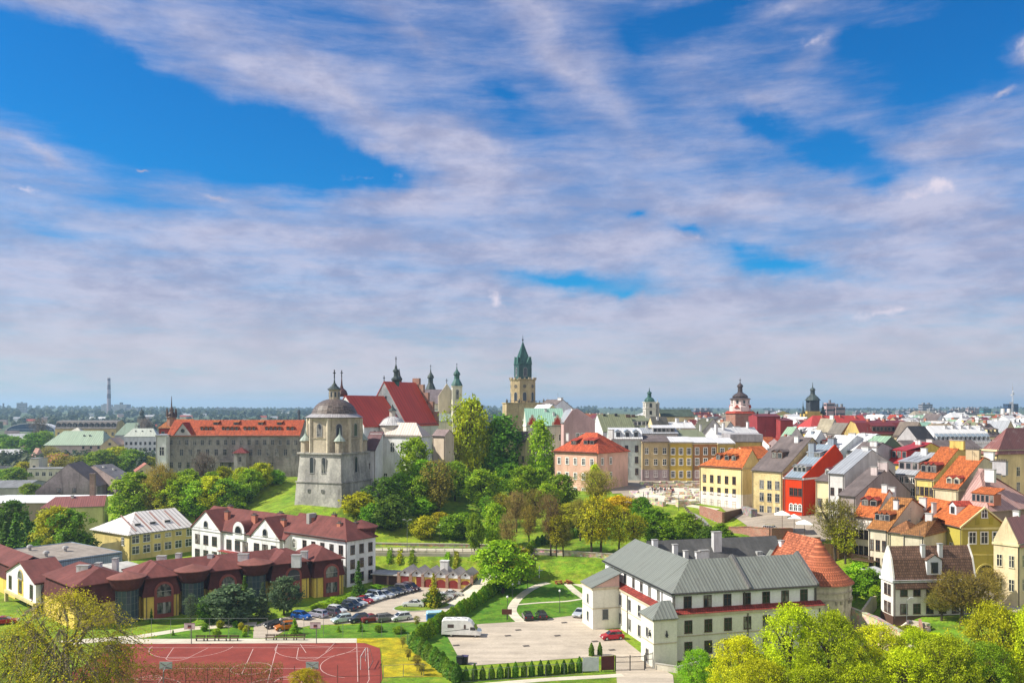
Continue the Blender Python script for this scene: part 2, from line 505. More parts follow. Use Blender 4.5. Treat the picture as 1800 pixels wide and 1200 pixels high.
# ------------------------------------------------------------------ mesh builder
class MB:
 def __init__(s):
  s.v, s.f, s.m = [], [], []
 def face(s, pts, m=0):
  i = len(s.v)
  s.v += [tuple(p) for p in pts]
  s.f.append(tuple(range(i, i + len(pts))))
  s.m.append(m)
 def box(s, x0, y0, z0, x1, y1, z1, m=0):
  a = [(x0, y0, z0), (x1, y0, z0), (x1, y1, z0), (x0, y1, z0), (x0, y0, z1), (x1, y0, z1), (x1, y1, z1), (x0, y1, z1)]
  i = len(s.v)
  s.v += a
  for q in ((3, 2, 1, 0), (4, 5, 6, 7), (0, 1, 5, 4), (1, 2, 6, 5), (2, 3, 7, 6), (3, 0, 4, 7)):
   s.f.append(tuple(i + k for k in q))
   s.m.append(m)
 def prism(s, poly, z0, z1, m=0):                 # poly counter-clockwise in xy
  n, i = len(poly), len(s.v)
  s.v += [(p[0], p[1], z0) for p in poly] + [(p[0], p[1], z1) for p in poly]
  s.f.append(tuple(i + k for k in reversed(range(n))))
  s.f.append(tuple(i + n + k for k in range(n)))
  for k in range(n):
   j = (k + 1) % n
   s.f.append((i + k, i + j, i + n + j, i + n + k))
  s.m += [m] * (n + 2)
 def extr(s, poly, y0, y1, m=0):                  # poly counter-clockwise in xz seen from -y; extruded along y
  n, i = len(poly), len(s.v)
  s.v += [(p[0], y0, p[1]) for p in poly] + [(p[0], y1, p[1]) for p in poly]
  s.f.append(tuple(i + k for k in range(n)))
  s.f.append(tuple(i + n + k for k in reversed(range(n))))
  for k in range(n):
   j = (k + 1) % n
   s.f.append((i + k, i + n + k, i + n + j, i + j))
  s.m += [m] * (n + 2)
 def lathe(s, prof, n=16, cx=0.0, cy=0.0, rot=0.0, m=0, a0=0.0, a1=360.0):   # prof [(r, z)] bottom to top
  full = abs(a1 - a0 - 360) < 1e-6
  k = n if full else n + 1
  ang = [R(rot + a0 + (a1 - a0) * j / n) for j in range(k)]
  i0 = len(s.v)
  for (r, z) in prof:
   s.v += [(cx + r * math.cos(a), cy + r * math.sin(a), z) for a in ang]
  for q in range(len(prof) - 1):
   for j in range(n):
    j2 = (j + 1) % k
    a, b = i0 + q * k + j, i0 + q * k + j2
    c, d = a + k, b + k
    if prof[q][0] < 1e-4:
     s.f.append((a, d, c))
    elif prof[q + 1][0] < 1e-4:
     s.f.append((a, b, c))
    else:
     s.f.append((a, b, d, c))
    s.m.append(m)
  if prof[0][0] > 1e-4:
   s.f.append(tuple(i0 + j for j in reversed(range(k))))
   s.m.append(m)
  if prof[-1][0] > 1e-4:
   s.f.append(tuple(i0 + (len(prof) - 1) * k + j for j in range(k)))
   s.m.append(m)
 def tube(s, pts, rad, n=6, m=0):
  pts = [Vector(p) for p in pts]
  if not isinstance(rad, (list, tuple)):
   rad = [rad] * len(pts)
  i0 = len(s.v)
  for q, p in enumerate(pts):
   d = (pts[min(q + 1, len(pts) - 1)] - pts[max(q - 1, 0)])
   d = d.normalized() if d.length > 1e-9 else Vector((0, 0, 1))
   a = d.cross(Vector((0, 0, 1)) if abs(d.z) < 0.9 else Vector((1, 0, 0))).normalized()
   b = d.cross(a)
   for j in range(n):
    t = 2 * math.pi * j / n
    s.v.append(tuple(p + (a * math.cos(t) + b * math.sin(t)) * rad[q]))
  for q in range(len(pts) - 1):
   for j in range(n):
    j2 = (j + 1) % n
    s.f.append((i0 + q * n + j, i0 + q * n + j2, i0 + (q + 1) * n + j2, i0 + (q + 1) * n + j)[::-1])
    s.m.append(m)
  s.f.append(tuple(i0 + j for j in range(n)))
  s.f.append(tuple(i0 + (len(pts) - 1) * n + j for j in reversed(range(n))))
  s.m += [m, m]
 def mesh(s, name, mats, smooth=False):
  me = bpy.data.meshes.new(name)
  me.from_pydata(s.v, [], s.f)
  for q in (mats if isinstance(mats, (list, tuple)) else [mats]):
   me.materials.append(q)
  if any(s.m):
   me.polygons.foreach_set('material_index', s.m)
  if smooth:
   me.polygons.foreach_set('use_smooth', [True] * len(s.f))
  auto_uv(me)
  me.update()
  return me
def auto_uv(me):                                     # metres along the level line and up the slope of each face
 me.update()
 uv = me.uv_layers.new(name='UVMap')
 nl = len(me.loops)
 vi = np.empty(nl, np.int32)
 me.loops.foreach_get('vertex_index', vi)
 co = np.empty(len(me.vertices) * 3, np.float32)
 me.vertices.foreach_get('co', co)
 co = co.reshape(-1, 3)[vi]
 nf = len(me.polygons)
 nm = np.empty(nf * 3, np.float32)
 me.polygons.foreach_get('normal', nm)
 nm = nm.reshape(-1, 3)
 lt = np.empty(nf, np.int32)
 me.polygons.foreach_get('loop_total', lt)
 nm = np.repeat(nm, lt, axis=0)
 ux = np.stack([-nm[:, 1], nm[:, 0], np.zeros(len(nm))], 1)
 ln = np.linalg.norm(ux, axis=1, keepdims=True)
 ux = np.where(ln > 0.02, ux / np.maximum(ln, 1e-6), np.array([[1.0, 0, 0]]))
 vy = np.cross(nm, ux)
 r = np.stack([(co * ux).sum(1), (co * vy).sum(1)], 1).astype(np.float32)
 uv.data.foreach_set('uv', r.ravel())
def put(name, me, parent=None, loc=(0, 0, 0), rz=0.0, scale=None):
 o = bpy.data.objects.new(name, me)
 COL.objects.link(o)
 o.location = loc
 o.rotation_euler = (0, 0, rz)
 if scale is not None:
  o.scale = scale if isinstance(scale, (tuple, list)) else (scale,) * 3
 if parent is not None:
  o.parent = parent
 return o
def thing(name, label, cat, loc=(0, 0, 0), rz=0.0, group=None, me=None):
 o = put(name, me, None, loc, rz)
 tag(o, label, cat, group)
 return o
ALL = []
def tag(o, label, cat, group=None):
 o['label'] = label
 o['category'] = cat
 if group:
  o['group'] = group
 ALL.append(o)
def setting(name, me, kind='structure'):
 o = put(name, me)
 o['kind'] = kind
 return o
ORD = ['first', 'second', 'third', 'fourth', 'fifth', 'sixth', 'seventh', 'eighth', 'ninth', 'tenth', 'eleventh', 'twelfth', 'thirteenth',
  'fourteenth', 'fifteenth', 'sixteenth', 'seventeenth', 'eighteenth', 'nineteenth', 'twentieth']
TENS = ['twenty', 'thirty', 'forty', 'fifty', 'sixty', 'seventy', 'eighty', 'ninety']
def ordinal(i):
 if i < 20:
  return ORD[i]
 t, r = TENS[(i + 1) // 10 - 2], (i + 1) % 10
 return t + '-' + ORD[r - 1] if r else t[:-1] + 'ieth'
PENDING = []                                         # (object, look, place) whose labels are settled at the end, counting from the left
def later(o, look, place, cat, group=None):
 o['category'] = cat
 if group:
  o['group'] = group
 PENDING.append((o, look, place))
def copy_tree(o, loc=None, rz=None, scale=None):
 kids = {}
 for ch in o.children:
  kids[ch] = list(ch.children)
 r = o.copy()
 COL.objects.link(r)
 for ch, gs in kids.items():
  c = ch.copy()
  COL.objects.link(c)
  c.parent = r
  for g in gs:
   d = g.copy()
   COL.objects.link(d)
   d.parent = c
 if loc is not None:
  r.location = loc
 if rz is not None:
  r.rotation_euler = (0, 0, rz)
 if scale is not None:
  r.scale = (scale,) * 3 if not isinstance(scale, (tuple, list)) else scale
 return r
HAZE = True
# ================================================================== the ground
FLAT = [(-230, 40), (62, 40), (61, 150), (50, 184), (14, 193), (-6, 197.5), (-40, 201), (-54, 210), (-75, 228), (-88, 252), (-122, 262), (-150, 300), (-230, 330)]
CTRL = np.array([
 (-46, 216, 4.3), (-38, 215, 4.3), (-20, 214.5, 4.3), (-3, 213, 4.3), (8, 210, 4.4), (22, 206, 4.8), (40, 200, 6), (-62, 238, 12.4), (-47, 233.5, 12.3), (-40, 242, 12.4), (-56, 224, 8.0), (-50, 262, 14),
 (-30, 270, 15), (-66, 230, 8.4), (-42, 224, 6.6), (-110, 288, 15), (-95, 288, 16), (-75, 284, 15.5), (-122, 302, 13), (-100, 275, 11.0), (-85, 264, 8.2), (-110, 283, 14.6), (-82, 279, 14.8), (-95, 281, 14.6), (-118, 285, 13.5),
 (32, 242, 13), (10, 250, 12), (0, 240, 9), (-10, 232, 7.5), (-20, 226, 6), (45, 240, 13.5), (60, 227, 13), (57, 210, 12), (62, 201, 12.3), (72, 196, 12), (20, 225, 7.5),
 (40, 222, 9.5), (47, 207, 9.5), (30, 213, 6.5), (80, 186, 11), (75, 172, 7), (66, 160, 4), (68, 146, 4), (82, 146, 4.5), (95, 150, 5), (92, 167, 6), (105, 165, 6.5),
 (110, 185, 10), (95, 195, 12), (120, 220, 14), (60, 290, 15), (30, 300, 15), (0, 290, 15), (-40, 300, 16), (-80, 320, 16), (-112, 330, 12), (100, 300, 15), (200, 300, 15),
 (130, 140, 5), (150, 180, 9), (200, 200, 12), (-60, 400, 15), (60, 420, 16), (200, 420, 16), (-150, 380, 4), (-180, 335, 1), (-260, 350, 0), (-250, 450, 2), (-180, 500, 4),
 (-100, 480, 9), (75, 122, 2), (100, 120, 2.5), (130, 110, 2), (75, 100, 0.5), (120, 90, 1), (64, 140, 2.8), (-600, 700, 3), (-300, 700, 4), (0, 700, 15), (300, 700, 16),
 (700, 700, 16), (-1500, 1500, 6), (0, 1500, 15), (1500, 1500, 16), (0, 60, 0), (-200, 60, 0), (200, 60, 0), (-30, 150, 0), (-90, 200, 0), (30, 170, 0), (-15, 196, 0),
 (-3000, 4000, 8), (3000, 4000, 12), (0, 5000, 10), (51, 195, 9.0), (55, 186, 4.0), (52, 178, 0.5), (62, 176, 5.5), (25, 199, 3.0), (5, 203, 2.6), (-15, 206, 2.6), (-35, 208, 2.6)], float)
def _rbf():
 P_ = CTRL[:, :2]
 A = np.linalg.norm(P_[:, None] - P_[None], axis=2)
 n = len(P_)
 M = np.zeros((n + 1, n + 1))
 M[:n, :n] = A
 M[:n, n] = 1
 M[n, :n] = 1
 return np.linalg.solve(M, np.append(CTRL[:, 2], 0))
RW = _rbf()
def sstep(x, a, b):
 t = np.clip((x - a) / (b - a), 0, 1)
 return t * t * (3 - 2 * t)
def poly_sd(X, Y, poly):                             # distance outside a polygon (0 inside)
 d = np.full(X.shape, 1e9)
 ins = np.zeros(X.shape, bool)
 n = len(poly)
 for i in range(n):
  x0, y0 = poly[i]
  x1, y1 = poly[(i + 1) % n]
  dx, dy = x1 - x0, y1 - y0
  t = np.clip(((X - x0) * dx + (Y - y0) * dy) / (dx * dx + dy * dy), 0, 1)
  d = np.minimum(d, np.hypot(X - x0 - t * dx, Y - y0 - t * dy))
  c = ((y0 > Y) != (y1 > Y)) & (X < (x1 - x0) * (Y - y0) / (y1 - y0 + 1e-12) + x0)
  ins ^= c
 return np.where(ins, 0, d)
def zt(X, Y):
 X, Y = np.asarray(X, float), np.asarray(Y, float)
 z = np.full(X.shape, RW[-1])
 for (px, py, _), w in zip(CTRL, RW):
  z = z + w * np.hypot(X - px, Y - py)
 near = sstep(poly_sd(X, Y, FLAT), 0.0, 9.0) if np.any((Y < 340) & (X < 75)) else 1.0
 z = z * near
 r = np.hypot(X, Y)
 ang = X / np.maximum(Y, 1)
 swell = 2.2 * np.sin(X / 420 + 1.3) * np.sin(Y / 610 + 0.4) + 3 * np.sin(X / 1700 + 2) * np.cos(Y / 1300)
 z = z * (1 - sstep(r, 1500, 5200)) + sstep(r, 1200, 5200) * (33 + 3 * np.sin(ang * 9 + 1)) + sstep(r, 600, 2200) * swell
 return z
def gz(x, y):
 return float(zt(np.array([x]), np.array([y]))[0])
def hit(u, v, lo=60.0, hi=1500.0):                   # where a photo pixel's ray meets the ground
 Ys = np.concatenate([np.arange(lo, 420, 1.0), np.geomspace(420, hi, 200)])
 X = (u - UC) / F * Ys
 dz = (H - (v - VH) / F * Ys) - zt(X, Ys)
 i = int(np.argmax(dz <= 0)) if np.any(dz <= 0) else len(Ys) - 1
 Y = Ys[i] if i == 0 else Ys[i - 1] + (Ys[i] - Ys[i - 1]) * dz[i - 1] / (dz[i - 1] - dz[i] + 1e-9)
 x = (u - UC) / F * Y
 return Vector((x, Y, gz(x, Y)))
def axis(a0, a1, step, far_lo, far_hi):
 m = list(np.arange(a0, a1 + step, step))
 lo, hi, s = [], [], step
 x = a0
 while x > far_lo:
  s *= 1.16
  x -= s
  lo.append(x)
 s, x = step, m[-1]
 while x < far_hi:
  s *= 1.16
  x += s
  hi.append(x)
 return np.array(lo[::-1] + m + hi)
def grid_mesh(name, xs, ys, mt, lift=0.0, keep=None):
 X, Y = np.meshgrid(xs, ys)
 Z = zt(X, Y) + lift
 nx, ny = len(xs), len(ys)
 v = np.stack([X.ravel(), Y.ravel(), Z.ravel()], 1)
 idx = np.arange(nx * ny).reshape(ny, nx)
 f = np.stack([idx[:-1, :-1].ravel(), idx[:-1, 1:].ravel(), idx[1:, 1:].ravel(), idx[1:, :-1].ravel()], 1)
 if keep is not None:
  cx, cy = (X[:-1, :-1] + X[1:, 1:]).ravel() / 2, (Y[:-1, :-1] + Y[1:, 1:]).ravel() / 2
  f = f[keep(cx, cy)]
  u, inv = np.unique(f, return_inverse=True)
  v, f = v[u], inv.reshape(f.shape)
 me = bpy.data.meshes.new(name)
 me.from_pydata(v.tolist(), [], f.tolist())
 me.materials.append(mt)
 me.polygons.foreach_set('use_smooth', [True] * len(f))
 me.update()
 return me
def _terrain(t):
 t.b.inputs['Roughness'].default_value = 0.95
 n1 = t.noise(t.obj((0.06, 0.06, 0.06)), 1.0, 6, 0.65)
 n2 = t.noise(t.obj((0.5, 0.5, 0.5)), 1.0, 6, 0.75)
 n3 = t.noise(t.obj(), 3.0, 3, 0.7)
 col = t.mix(t.ramp(n1, 0.36, 0.64), (0.115, 0.225, 0.010), (0.190, 0.265, 0.012))
 col = t.mix(t.ramp(n2, 0.47, 0.70, 0, 0.85), col, (0.245, 0.240, 0.028))
 n4 = t.noise(t.obj((.3, .3, .3)), 1.0, 7, .72)
 col = t.scale(col, t.ramp(n4, .36, .62, .60, 1.18))
 col = t.scale(col, t.ramp(n3, 0.2, 0.8, 0.60, 1.40))
 g = t.new('ShaderNodeNewGeometry')
 ln = t.new('ShaderNodeVectorMath', operation='LENGTH')
 t.l.new(g.outputs['Position'], ln.inputs[0])
 far = t.ramp(ln.outputs['Value'], 330, 620)
 v1 = t.noise(t.obj((0.010, 0.010, 0.010)), 1.0, 8, 0.7)
 v2 = t.noise(t.obj((0.035, 0.035, 0.035)), 1.0, 6, 0.7)
 fc = t.mix(t.ramp(v1, 0.42, 0.58), (0.030, 0.060, 0.020), (0.085, 0.110, 0.035))
 fc = t.mix(t.ramp(v2, 0.54, 0.66, 0, 0.7), fc, (0.30, 0.29, 0.24))
 t.color(t.mix(far, col, fc))
 t.bump(n3, 0.5, 0.15)
def build_ground():
 xs, ys = axis(-260, 260, 2.6, -11000, 11000), axis(50, 420, 2.6, 30, 14000)
 setting('ground', grid_mesh('ground', xs, ys, mat('meadow', _terrain)))
build_ground()
def sheet(name, pts, mt, z, kind='structure'):       # flat surface on the level ground: pts are plan points
 b = MB()
 b.face([(p[0], p[1], z) for p in pts])
 o = setting(name, b.mesh(name, mt), kind)
 return o
def pix(pts, z=0.0):
 return [P(u, v, z) for u, v in pts]
def smooth_line(pts, step=1.2):
 pts = [Vector(p) for p in pts]
 out = []
 for i in range(len(pts) - 1):
  p0, p1, p2, p3 = pts[max(i - 1, 0)], pts[i], pts[i + 1], pts[min(i + 2, len(pts) - 1)]
  n = max(1, int((p2 - p1).length / step))
  for k in range(n):
   t = k / n
   out.append(0.5 * ((2 * p1) + (p2 - p0) * t + (2 * p0 - 5 * p1 + 4 * p2 - p3) * t * t + (3 * p1 - p0 - 3 * p2 + p3) * t ** 3))
 out.append(pts[-1])
 return out
def strip(name, pts, w, mt, lift=0.06, zf=None, n=5, kind='structure', skirt=0.5):   # a road or path draped along a line
 line = smooth_line([(p[0], p[1], 0) for p in pts])
 b = MB()
 rows = []
 for i, p in enumerate(line):
  d = (line[min(i + 1, len(line) - 1)] - line[max(i - 1, 0)]).normalized()
  q = Vector((-d.y, d.x, 0))
  row = []
  for k in range(n):
   s = (k / (n - 1) - 0.5) * w
   x, y = p.x + q.x * s, p.y + q.y * s
   row.append((x, y, (zf(p.x, p.y) if zf else gz(x, y)) + lift))
  row = [(row[0][0], row[0][1], row[0][2] - skirt)] + row + [(row[-1][0], row[-1][1], row[-1][2] - skirt)]
  rows.append(row)
 for a, c in zip(rows[:-1], rows[1:]):
  for k in range(len(a) - 1):
   b.face([a[k], c[k], c[k + 1], a[k + 1]][::-1])
 return setting(name, b.mesh(name, mt), kind)
PAVE = paving(0.44, 0.37, 0.295)
PATH = paving(0.56, 0.50, 0.40)
ASPH = paving(0.34, 0.31, 0.29)
# --- sports court, its border path, the lawns
_far = pix([(205, 1131.5), (640, 1129.5), (668, 1139)])
CN = P(672, 1192)
court_poly = [_far[0], (-66, 118), (CN.x + 0.3, 118), CN, _far[2], _far[1]]
def _court(t):
 t.b.inputs['Roughness'].default_value = 0.85
 n = t.noise(t.obj((0.2, 0.2, 0.2)), 1.0, 7, 0.7)
 n2 = t.noise(t.obj(), 3.0, 4)
 col = t.scale((0.215, 0.040, 0.028), t.ramp(n, 0.3, 0.7, 0.82, 1.2))
 t.color(t.scale(col, t.ramp(n2, 0.3, 0.7, 0.93, 1.07)))
sheet('sports_court', [(p[0], p[1]) for p in court_poly][::-1], mat('rubber_court', _court), 0.05)
LINE = plain(0.56, 0.42, 0.38, rough=0.8)
def court_lines():
 b = MB()
 w = 0.042
 def seg(p, q):
  p, q = Vector((p[0], p[1])), Vector((q[0], q[1]))
  d = (q - p).normalized()
  n = Vector((-d.y, d.x)) * w
  b.face([(*(p - n), 0.056), (*(q - n), 0.056), (*(q + n), 0.056), (*(p + n), 0.056)])
 def poly(pts):
  for a, c in zip(pts[:-1], pts[1:]):
   seg(a, c)
 def px(*pts):
  poly([P(u, v) for u, v in pts])
 y0, y1, xr = P(500, 1138).y, 119.5, P(648, 1135).x
 poly([(-64, y0), (xr, y0), (P(651, 1190).x, y1 + 6), (P(651, 1190).x, y1)])
 px((627, 1130), (629, 1198))                      # handball and basketball lines read off the photo
 px((488, 1132), (470, 1200)); px((445, 1140), (425, 1184)); px((488, 1132), (580, 1136))
 px((528, 1132), (538, 1147)); px((588, 1130), (572, 1146))
 def arc(cx, cy, r, a0, a1, ry=None):
  poly([(cx + r * math.cos(R(a0 + (a1 - a0) * k / 24)), cy + (ry or r) * math.sin(R(a0 + (a1 - a0) * k / 24))) for k in range(25)])
 for uc in (337, 556):
  c = P(uc, 1137)
  arc(c.x, c.y + 0.4, 6.75, 180, 360)
  arc(c.x, c.y - 5.8, 1.8, 180, 360)
  poly([(c.x - 2.9, y0), (c.x - 1.8, c.y - 5.8), (c.x + 1.8, c.y - 5.8), (c.x + 2.9, y0)])
  c2 = (c.x, 119.8)
  arc(c2[0], c2[1], 6.75, 0, 180)
  arc(c2[0], c2[1] + 5.8, 1.8, 0, 180)
  poly([(c2[0] - 2.9, c2[1]), (c2[0] - 1.8, c2[1] + 5.8), (c2[0] + 1.8, c2[1] + 5.8), (c2[0] + 2.9, c2[1])])
 mid = (y0 + y1) / 2
 arc(xr + 0.3, mid + 2.5, 6.0, 100, 260, 7.0)
 arc(-40, mid, 3, 0, 360)
 poly([(-52, mid), (xr - 8, mid)])
 setting('court_markings', b.mesh('court_markings', LINE))
court_lines()
a_, b_ = P(205, 1122.5), P(627, 1121.5)
sheet('court_path', [(p[0], p[1]) for p in (P(205, 1131.2), P(627, 1129.3), b_, a_)], PATH, 0.04)
DAND = grass((0.26, 0.25, 0.010), (0.42, 0.33, 0.008), (0.56, 0.41, 0.010), 0.35)
LAWN = grass((0.055, 0.160, 0.007), (0.105, 0.215, 0.010), (0.215, 0.245, 0.030), 0.16)
LAWN2 = grass((0.090, 0.180, 0.009), (0.165, 0.235, 0.012), (0.270, 0.245, 0.040), 0.16)
sheet('dandelion_lawn', pix([(627, 1121.6), (700, 1120), (716, 1133), (763, 1162), (780, 1189), (674, 1190), (670, 1139), (641, 1129.3), (627, 1129.2)]), DAND, 0.03, 'stuff')
sheet('front_lawn', pix([(150, 1122), (455, 1122), (430, 1096), (330, 1103), (235, 1118)]), LAWN, 0.02, 'stuff')
sheet('front_lawn', pix([(480, 1121.5), (705, 1119.5), (722, 1110), (770, 1092), (745, 1094), (640, 1096), (545, 1102), (500, 1111)]), LAWN, 0.02, 'stuff')
sheet('school_path', pix([(100, 1126), (240, 1116), (335, 1101), (432, 1094), (452, 1092), (450, 1099), (432, 1100), (335, 1107), (240, 1122), (120, 1133)]), PATH, 0.035)
# --- car park, ramp and the road under the hill
sheet('car_park', pix([(445, 1121), (446, 1100), (470, 1090), (520, 1081), (566, 1069), (640, 1046), (690, 1030), (705, 1021), (845, 1028), (838, 1036), (800, 1058), (776, 1070), (770, 1079),
      (790, 1082), (770, 1091), (745, 1092.5), (640, 1094), (545, 1099), (500, 1108), (478, 1121)]), PAVE, 0.045)
def ellipse(cx, cy, rx, ry, rot=0, n=40):
 return [(cx + rx * math.cos(a) * math.cos(rot) - ry * math.sin(a) * math.sin(rot), cy + rx * math.cos(a) * math.sin(rot) + ry * math.sin(a) * math.cos(rot)) for a in [2 * math.pi * k / n for k in range(n)]]
ic = P(742, 1066.5)
def island():
 b = MB()
 pts = ellipse(ic.x, ic.y, 6.0, 3.6, R(24))
 b.prism(pts, -0.1, 0.16)
 setting('kerb_island', b.mesh('kerb_island', plain(0.42, 0.40, 0.36)))
 sheet('island_lawn', ellipse(ic.x, ic.y, 5.7, 3.3, R(24)), LAWN2, 0.175, 'stuff')
island()
ramp_pts = [P(765, 1084), P(800, 1066), P(832, 1044, 0.3), P(865, 1020, 1.3), P(896, 997, 2.8), (P(918, 976, 4.3).x, 208.5, 4.3)]
RZ = [(-200, 0.0), (0, 0)]
def ramp_z(x, y):
 return 4.25 * float(sstep(y, 176, 210))
strip('ramp_road', [(p[0], p[1]) for p in ramp_pts], 5.6, PATH, 0.10, ramp_z, skirt=1.5)
road_pts = [(-62, 219), (-46, 216.5), (-30, 215), (-10, 213.5), (4, 211.5), (16, 208.5), (30, 203.5)]
def road_z(x, y):
 return 4.3 + 0.02 * max(0, x)
strip('hill_road', road_pts, 4.6, PATH, 0.12, road_z, skirt=1.2)
# --- courtyard with its garden
court_yard = pix([(783, 1112), (797, 1103), (846, 1096), (925, 1091.5), (1027, 1079), (1040, 1100), (1080, 1110), (1150, 1166), (1183, 1186), (1185, 1205), (1085, 1205), (1082, 1172), (1082, 1151), (835, 1169), (812, 1166)])
sheet('courtyard', court_yard, PAVE, 0.045)
sheet('garden_lawn', pix([(728, 1128), (783, 1095), (846, 1056), (930, 1003), (1062, 984), (1066, 1040), (1030, 1078), (925, 1091), (846, 1095.5), (797, 1102.5), (783, 1111.5), (812, 1167), (800, 1175)]), LAWN, 0.02, 'stuff')
strip('garden_path', [P(*p) for p in ((916, 1093), (903, 1080), (900, 1070), (908, 1055), (925, 1040), (948, 1028), (975, 1023), (1005, 1024), (1035, 1034), (1060, 1046))], 1.9, PATH, 0.07, lambda x, y: 0, skirt=0.1)
strip('garden_path', [P(*p) for p in ((904, 1063), (950, 1059), (1000, 1056), (1040, 1049))], 0.8, PATH, 0.075, lambda x, y: 0, skirt=0.1)
strip('garden_path', [P(*p) for p in ((996, 1025), (1012, 1040), (1030, 1052))], 1.6, PATH, 0.08, lambda x, y: 0, skirt=0.1)
sheet('front_verge', pix([(700, 1205), (800, 1195), (1085, 1182), (1090, 1205)]), LAWN2, 0.022, 'stuff')
strip('front_path', [P(*p) for p in ((850, 1203), (960, 1194), (1050, 1189), (1095, 1186))], 1.5, PATH, 0.05, lambda x, y: 0, skirt=0.1)
# --- old town paving on the plateau and the square with the ruins
def inside(poly):
 return lambda x, y: poly_sd(np.asarray(x), np.asarray(y), poly) <= 0
setting('town_square', grid_mesh('town_square', np.arange(20, 330, 2.6), np.arange(190, 360, 2.6), paving(0.31, 0.26, 0.21), 0.12,
  inside([(34, 246), (46, 247), (55, 236), (58, 222), (55, 209), (58, 199), (70, 184), (84, 180), (100, 188), (330, 190), (330, 356), (24, 356), (24, 292)])))
strip('gate_lane', [(96, 178), (92, 168), (88, 160), (86, 152), (92, 146)], 4.0, paving(0.42, 0.36, 0.30), 0.15, skirt=0.6)
strip('hill_path', [P(*p) for p in ()] or [(31, 243.5), (40, 241), (48, 236), (55, 228)], 2.0, PATH, 0.12, skirt=0.4)
# ================================================================== houses
WCACHE = {}
DIM = {}
AER = []
def window_meshes(w, h, style):
 key = (round(w, 2), round(h, 2), style)
 if key in WCACHE:
  return WCACHE[key]
 fm = {'white': WHITE, 'brown': BROWNF, 'cream': CREAMT, 'grey': GREYF, 'trim': WHITE, 'bare': GREYF, 'arch': GREYF, 'small': GREYF, 'archwhite': WHITE}[style]
 b, p = MB(), MB()
 a = w / 2
 if style.startswith('arch'):
  n = 8
  arc = [(a * math.cos(math.pi * k / n), h - a + a * math.sin(math.pi * k / n)) for k in range(n + 1)]
  p.extr([(-a, 0), (a, 0)] + arc[:], -0.05, 0.06)
  o = a + 0.16
  oc = [(o * math.cos(math.pi * k / n), h - a + o * math.sin(math.pi * k / n)) for k in range(n + 1)]
  for k in range(n):
   b.extr([arc[k], oc[k], oc[k + 1], arc[k + 1]], -0.12, 0.06)
  b.box(-o, -0.12, 0, -a, 0.06, h - a)
  b.box(a, -0.12, 0, o, 0.06, h - a)
  b.box(-o - .05, -0.2, -0.16, o + .05, 0.06, 0)
  if style == 'archwhite':
   b.box(-0.05, -0.10, 0, 0.05, -0.04, h)
   b.box(-a, -0.10, h * .55, a, -0.04, h * .55 + .09)
 elif style == 'small':                           # frame and dark glass in one small piece
  b.box(-a - .09, -0.07, -0.09, a + .09, 0.05, h + .09, 0)
  b.box(-a, -0.10, 0, a, -0.05, h, 1)
  me = b.mesh('window', [fm, GLASS])
  WCACHE[key] = (me, None)
  return WCACHE[key]
 else:
  p.box(-a, -0.04, 0, a, 0.05, h)
  t = 0.07
  if style == 'trim':
   q = 0.22
   b.box(-a - q, -0.09, -q, -a, 0.05, h + q)
   b.box(a, -0.09, -q, a + q, 0.05, h + q)
   b.box(-a, -0.09, h, a, 0.05, h + q)
   b.box(-a, -0.13, -q, a, 0.05, 0)
  else:
   b.box(-a - t, -0.09, -t, -a, 0.05, h + t)
   b.box(a, -0.09, -t, a + t, 0.05, h + t)
   b.box(-a, -0.09, h, a, 0.05, h + t)
   b.box(-a - .12, -0.16, -0.14, a + .12, 0.05, -0.0701)
   b.box(-a, -0.09, -t, a, 0.05, 0)
  if style != 'bare':
   b.box(-0.045, -0.085, 0, 0.045, -0.042, h)
   b.box(-a, -0.08, h * .62, a, -0.043, h * .62 + .07)
 WCACHE[key] = (b.mesh('window', fm), p.mesh('pane', GLASS))
 return WCACHE[key]
def window(parent, loc, rz, w, h, style='white', name='window'):
 f, p = window_meshes(w, h, style)
 o = put(name, f, parent, loc, rz)
 if p is not None:
  put('pane', p, o)
 return o
FACE = {'R': lambda W, D, t, z: ((t, 0, z), 0.0), 'L': lambda W, D, t, z: ((0, t, z), R(-90)), 'B': lambda W, D, t, z: ((t, D, z), R(180)), 'S': lambda W, D, t, z: ((W, t, z), R(90))}
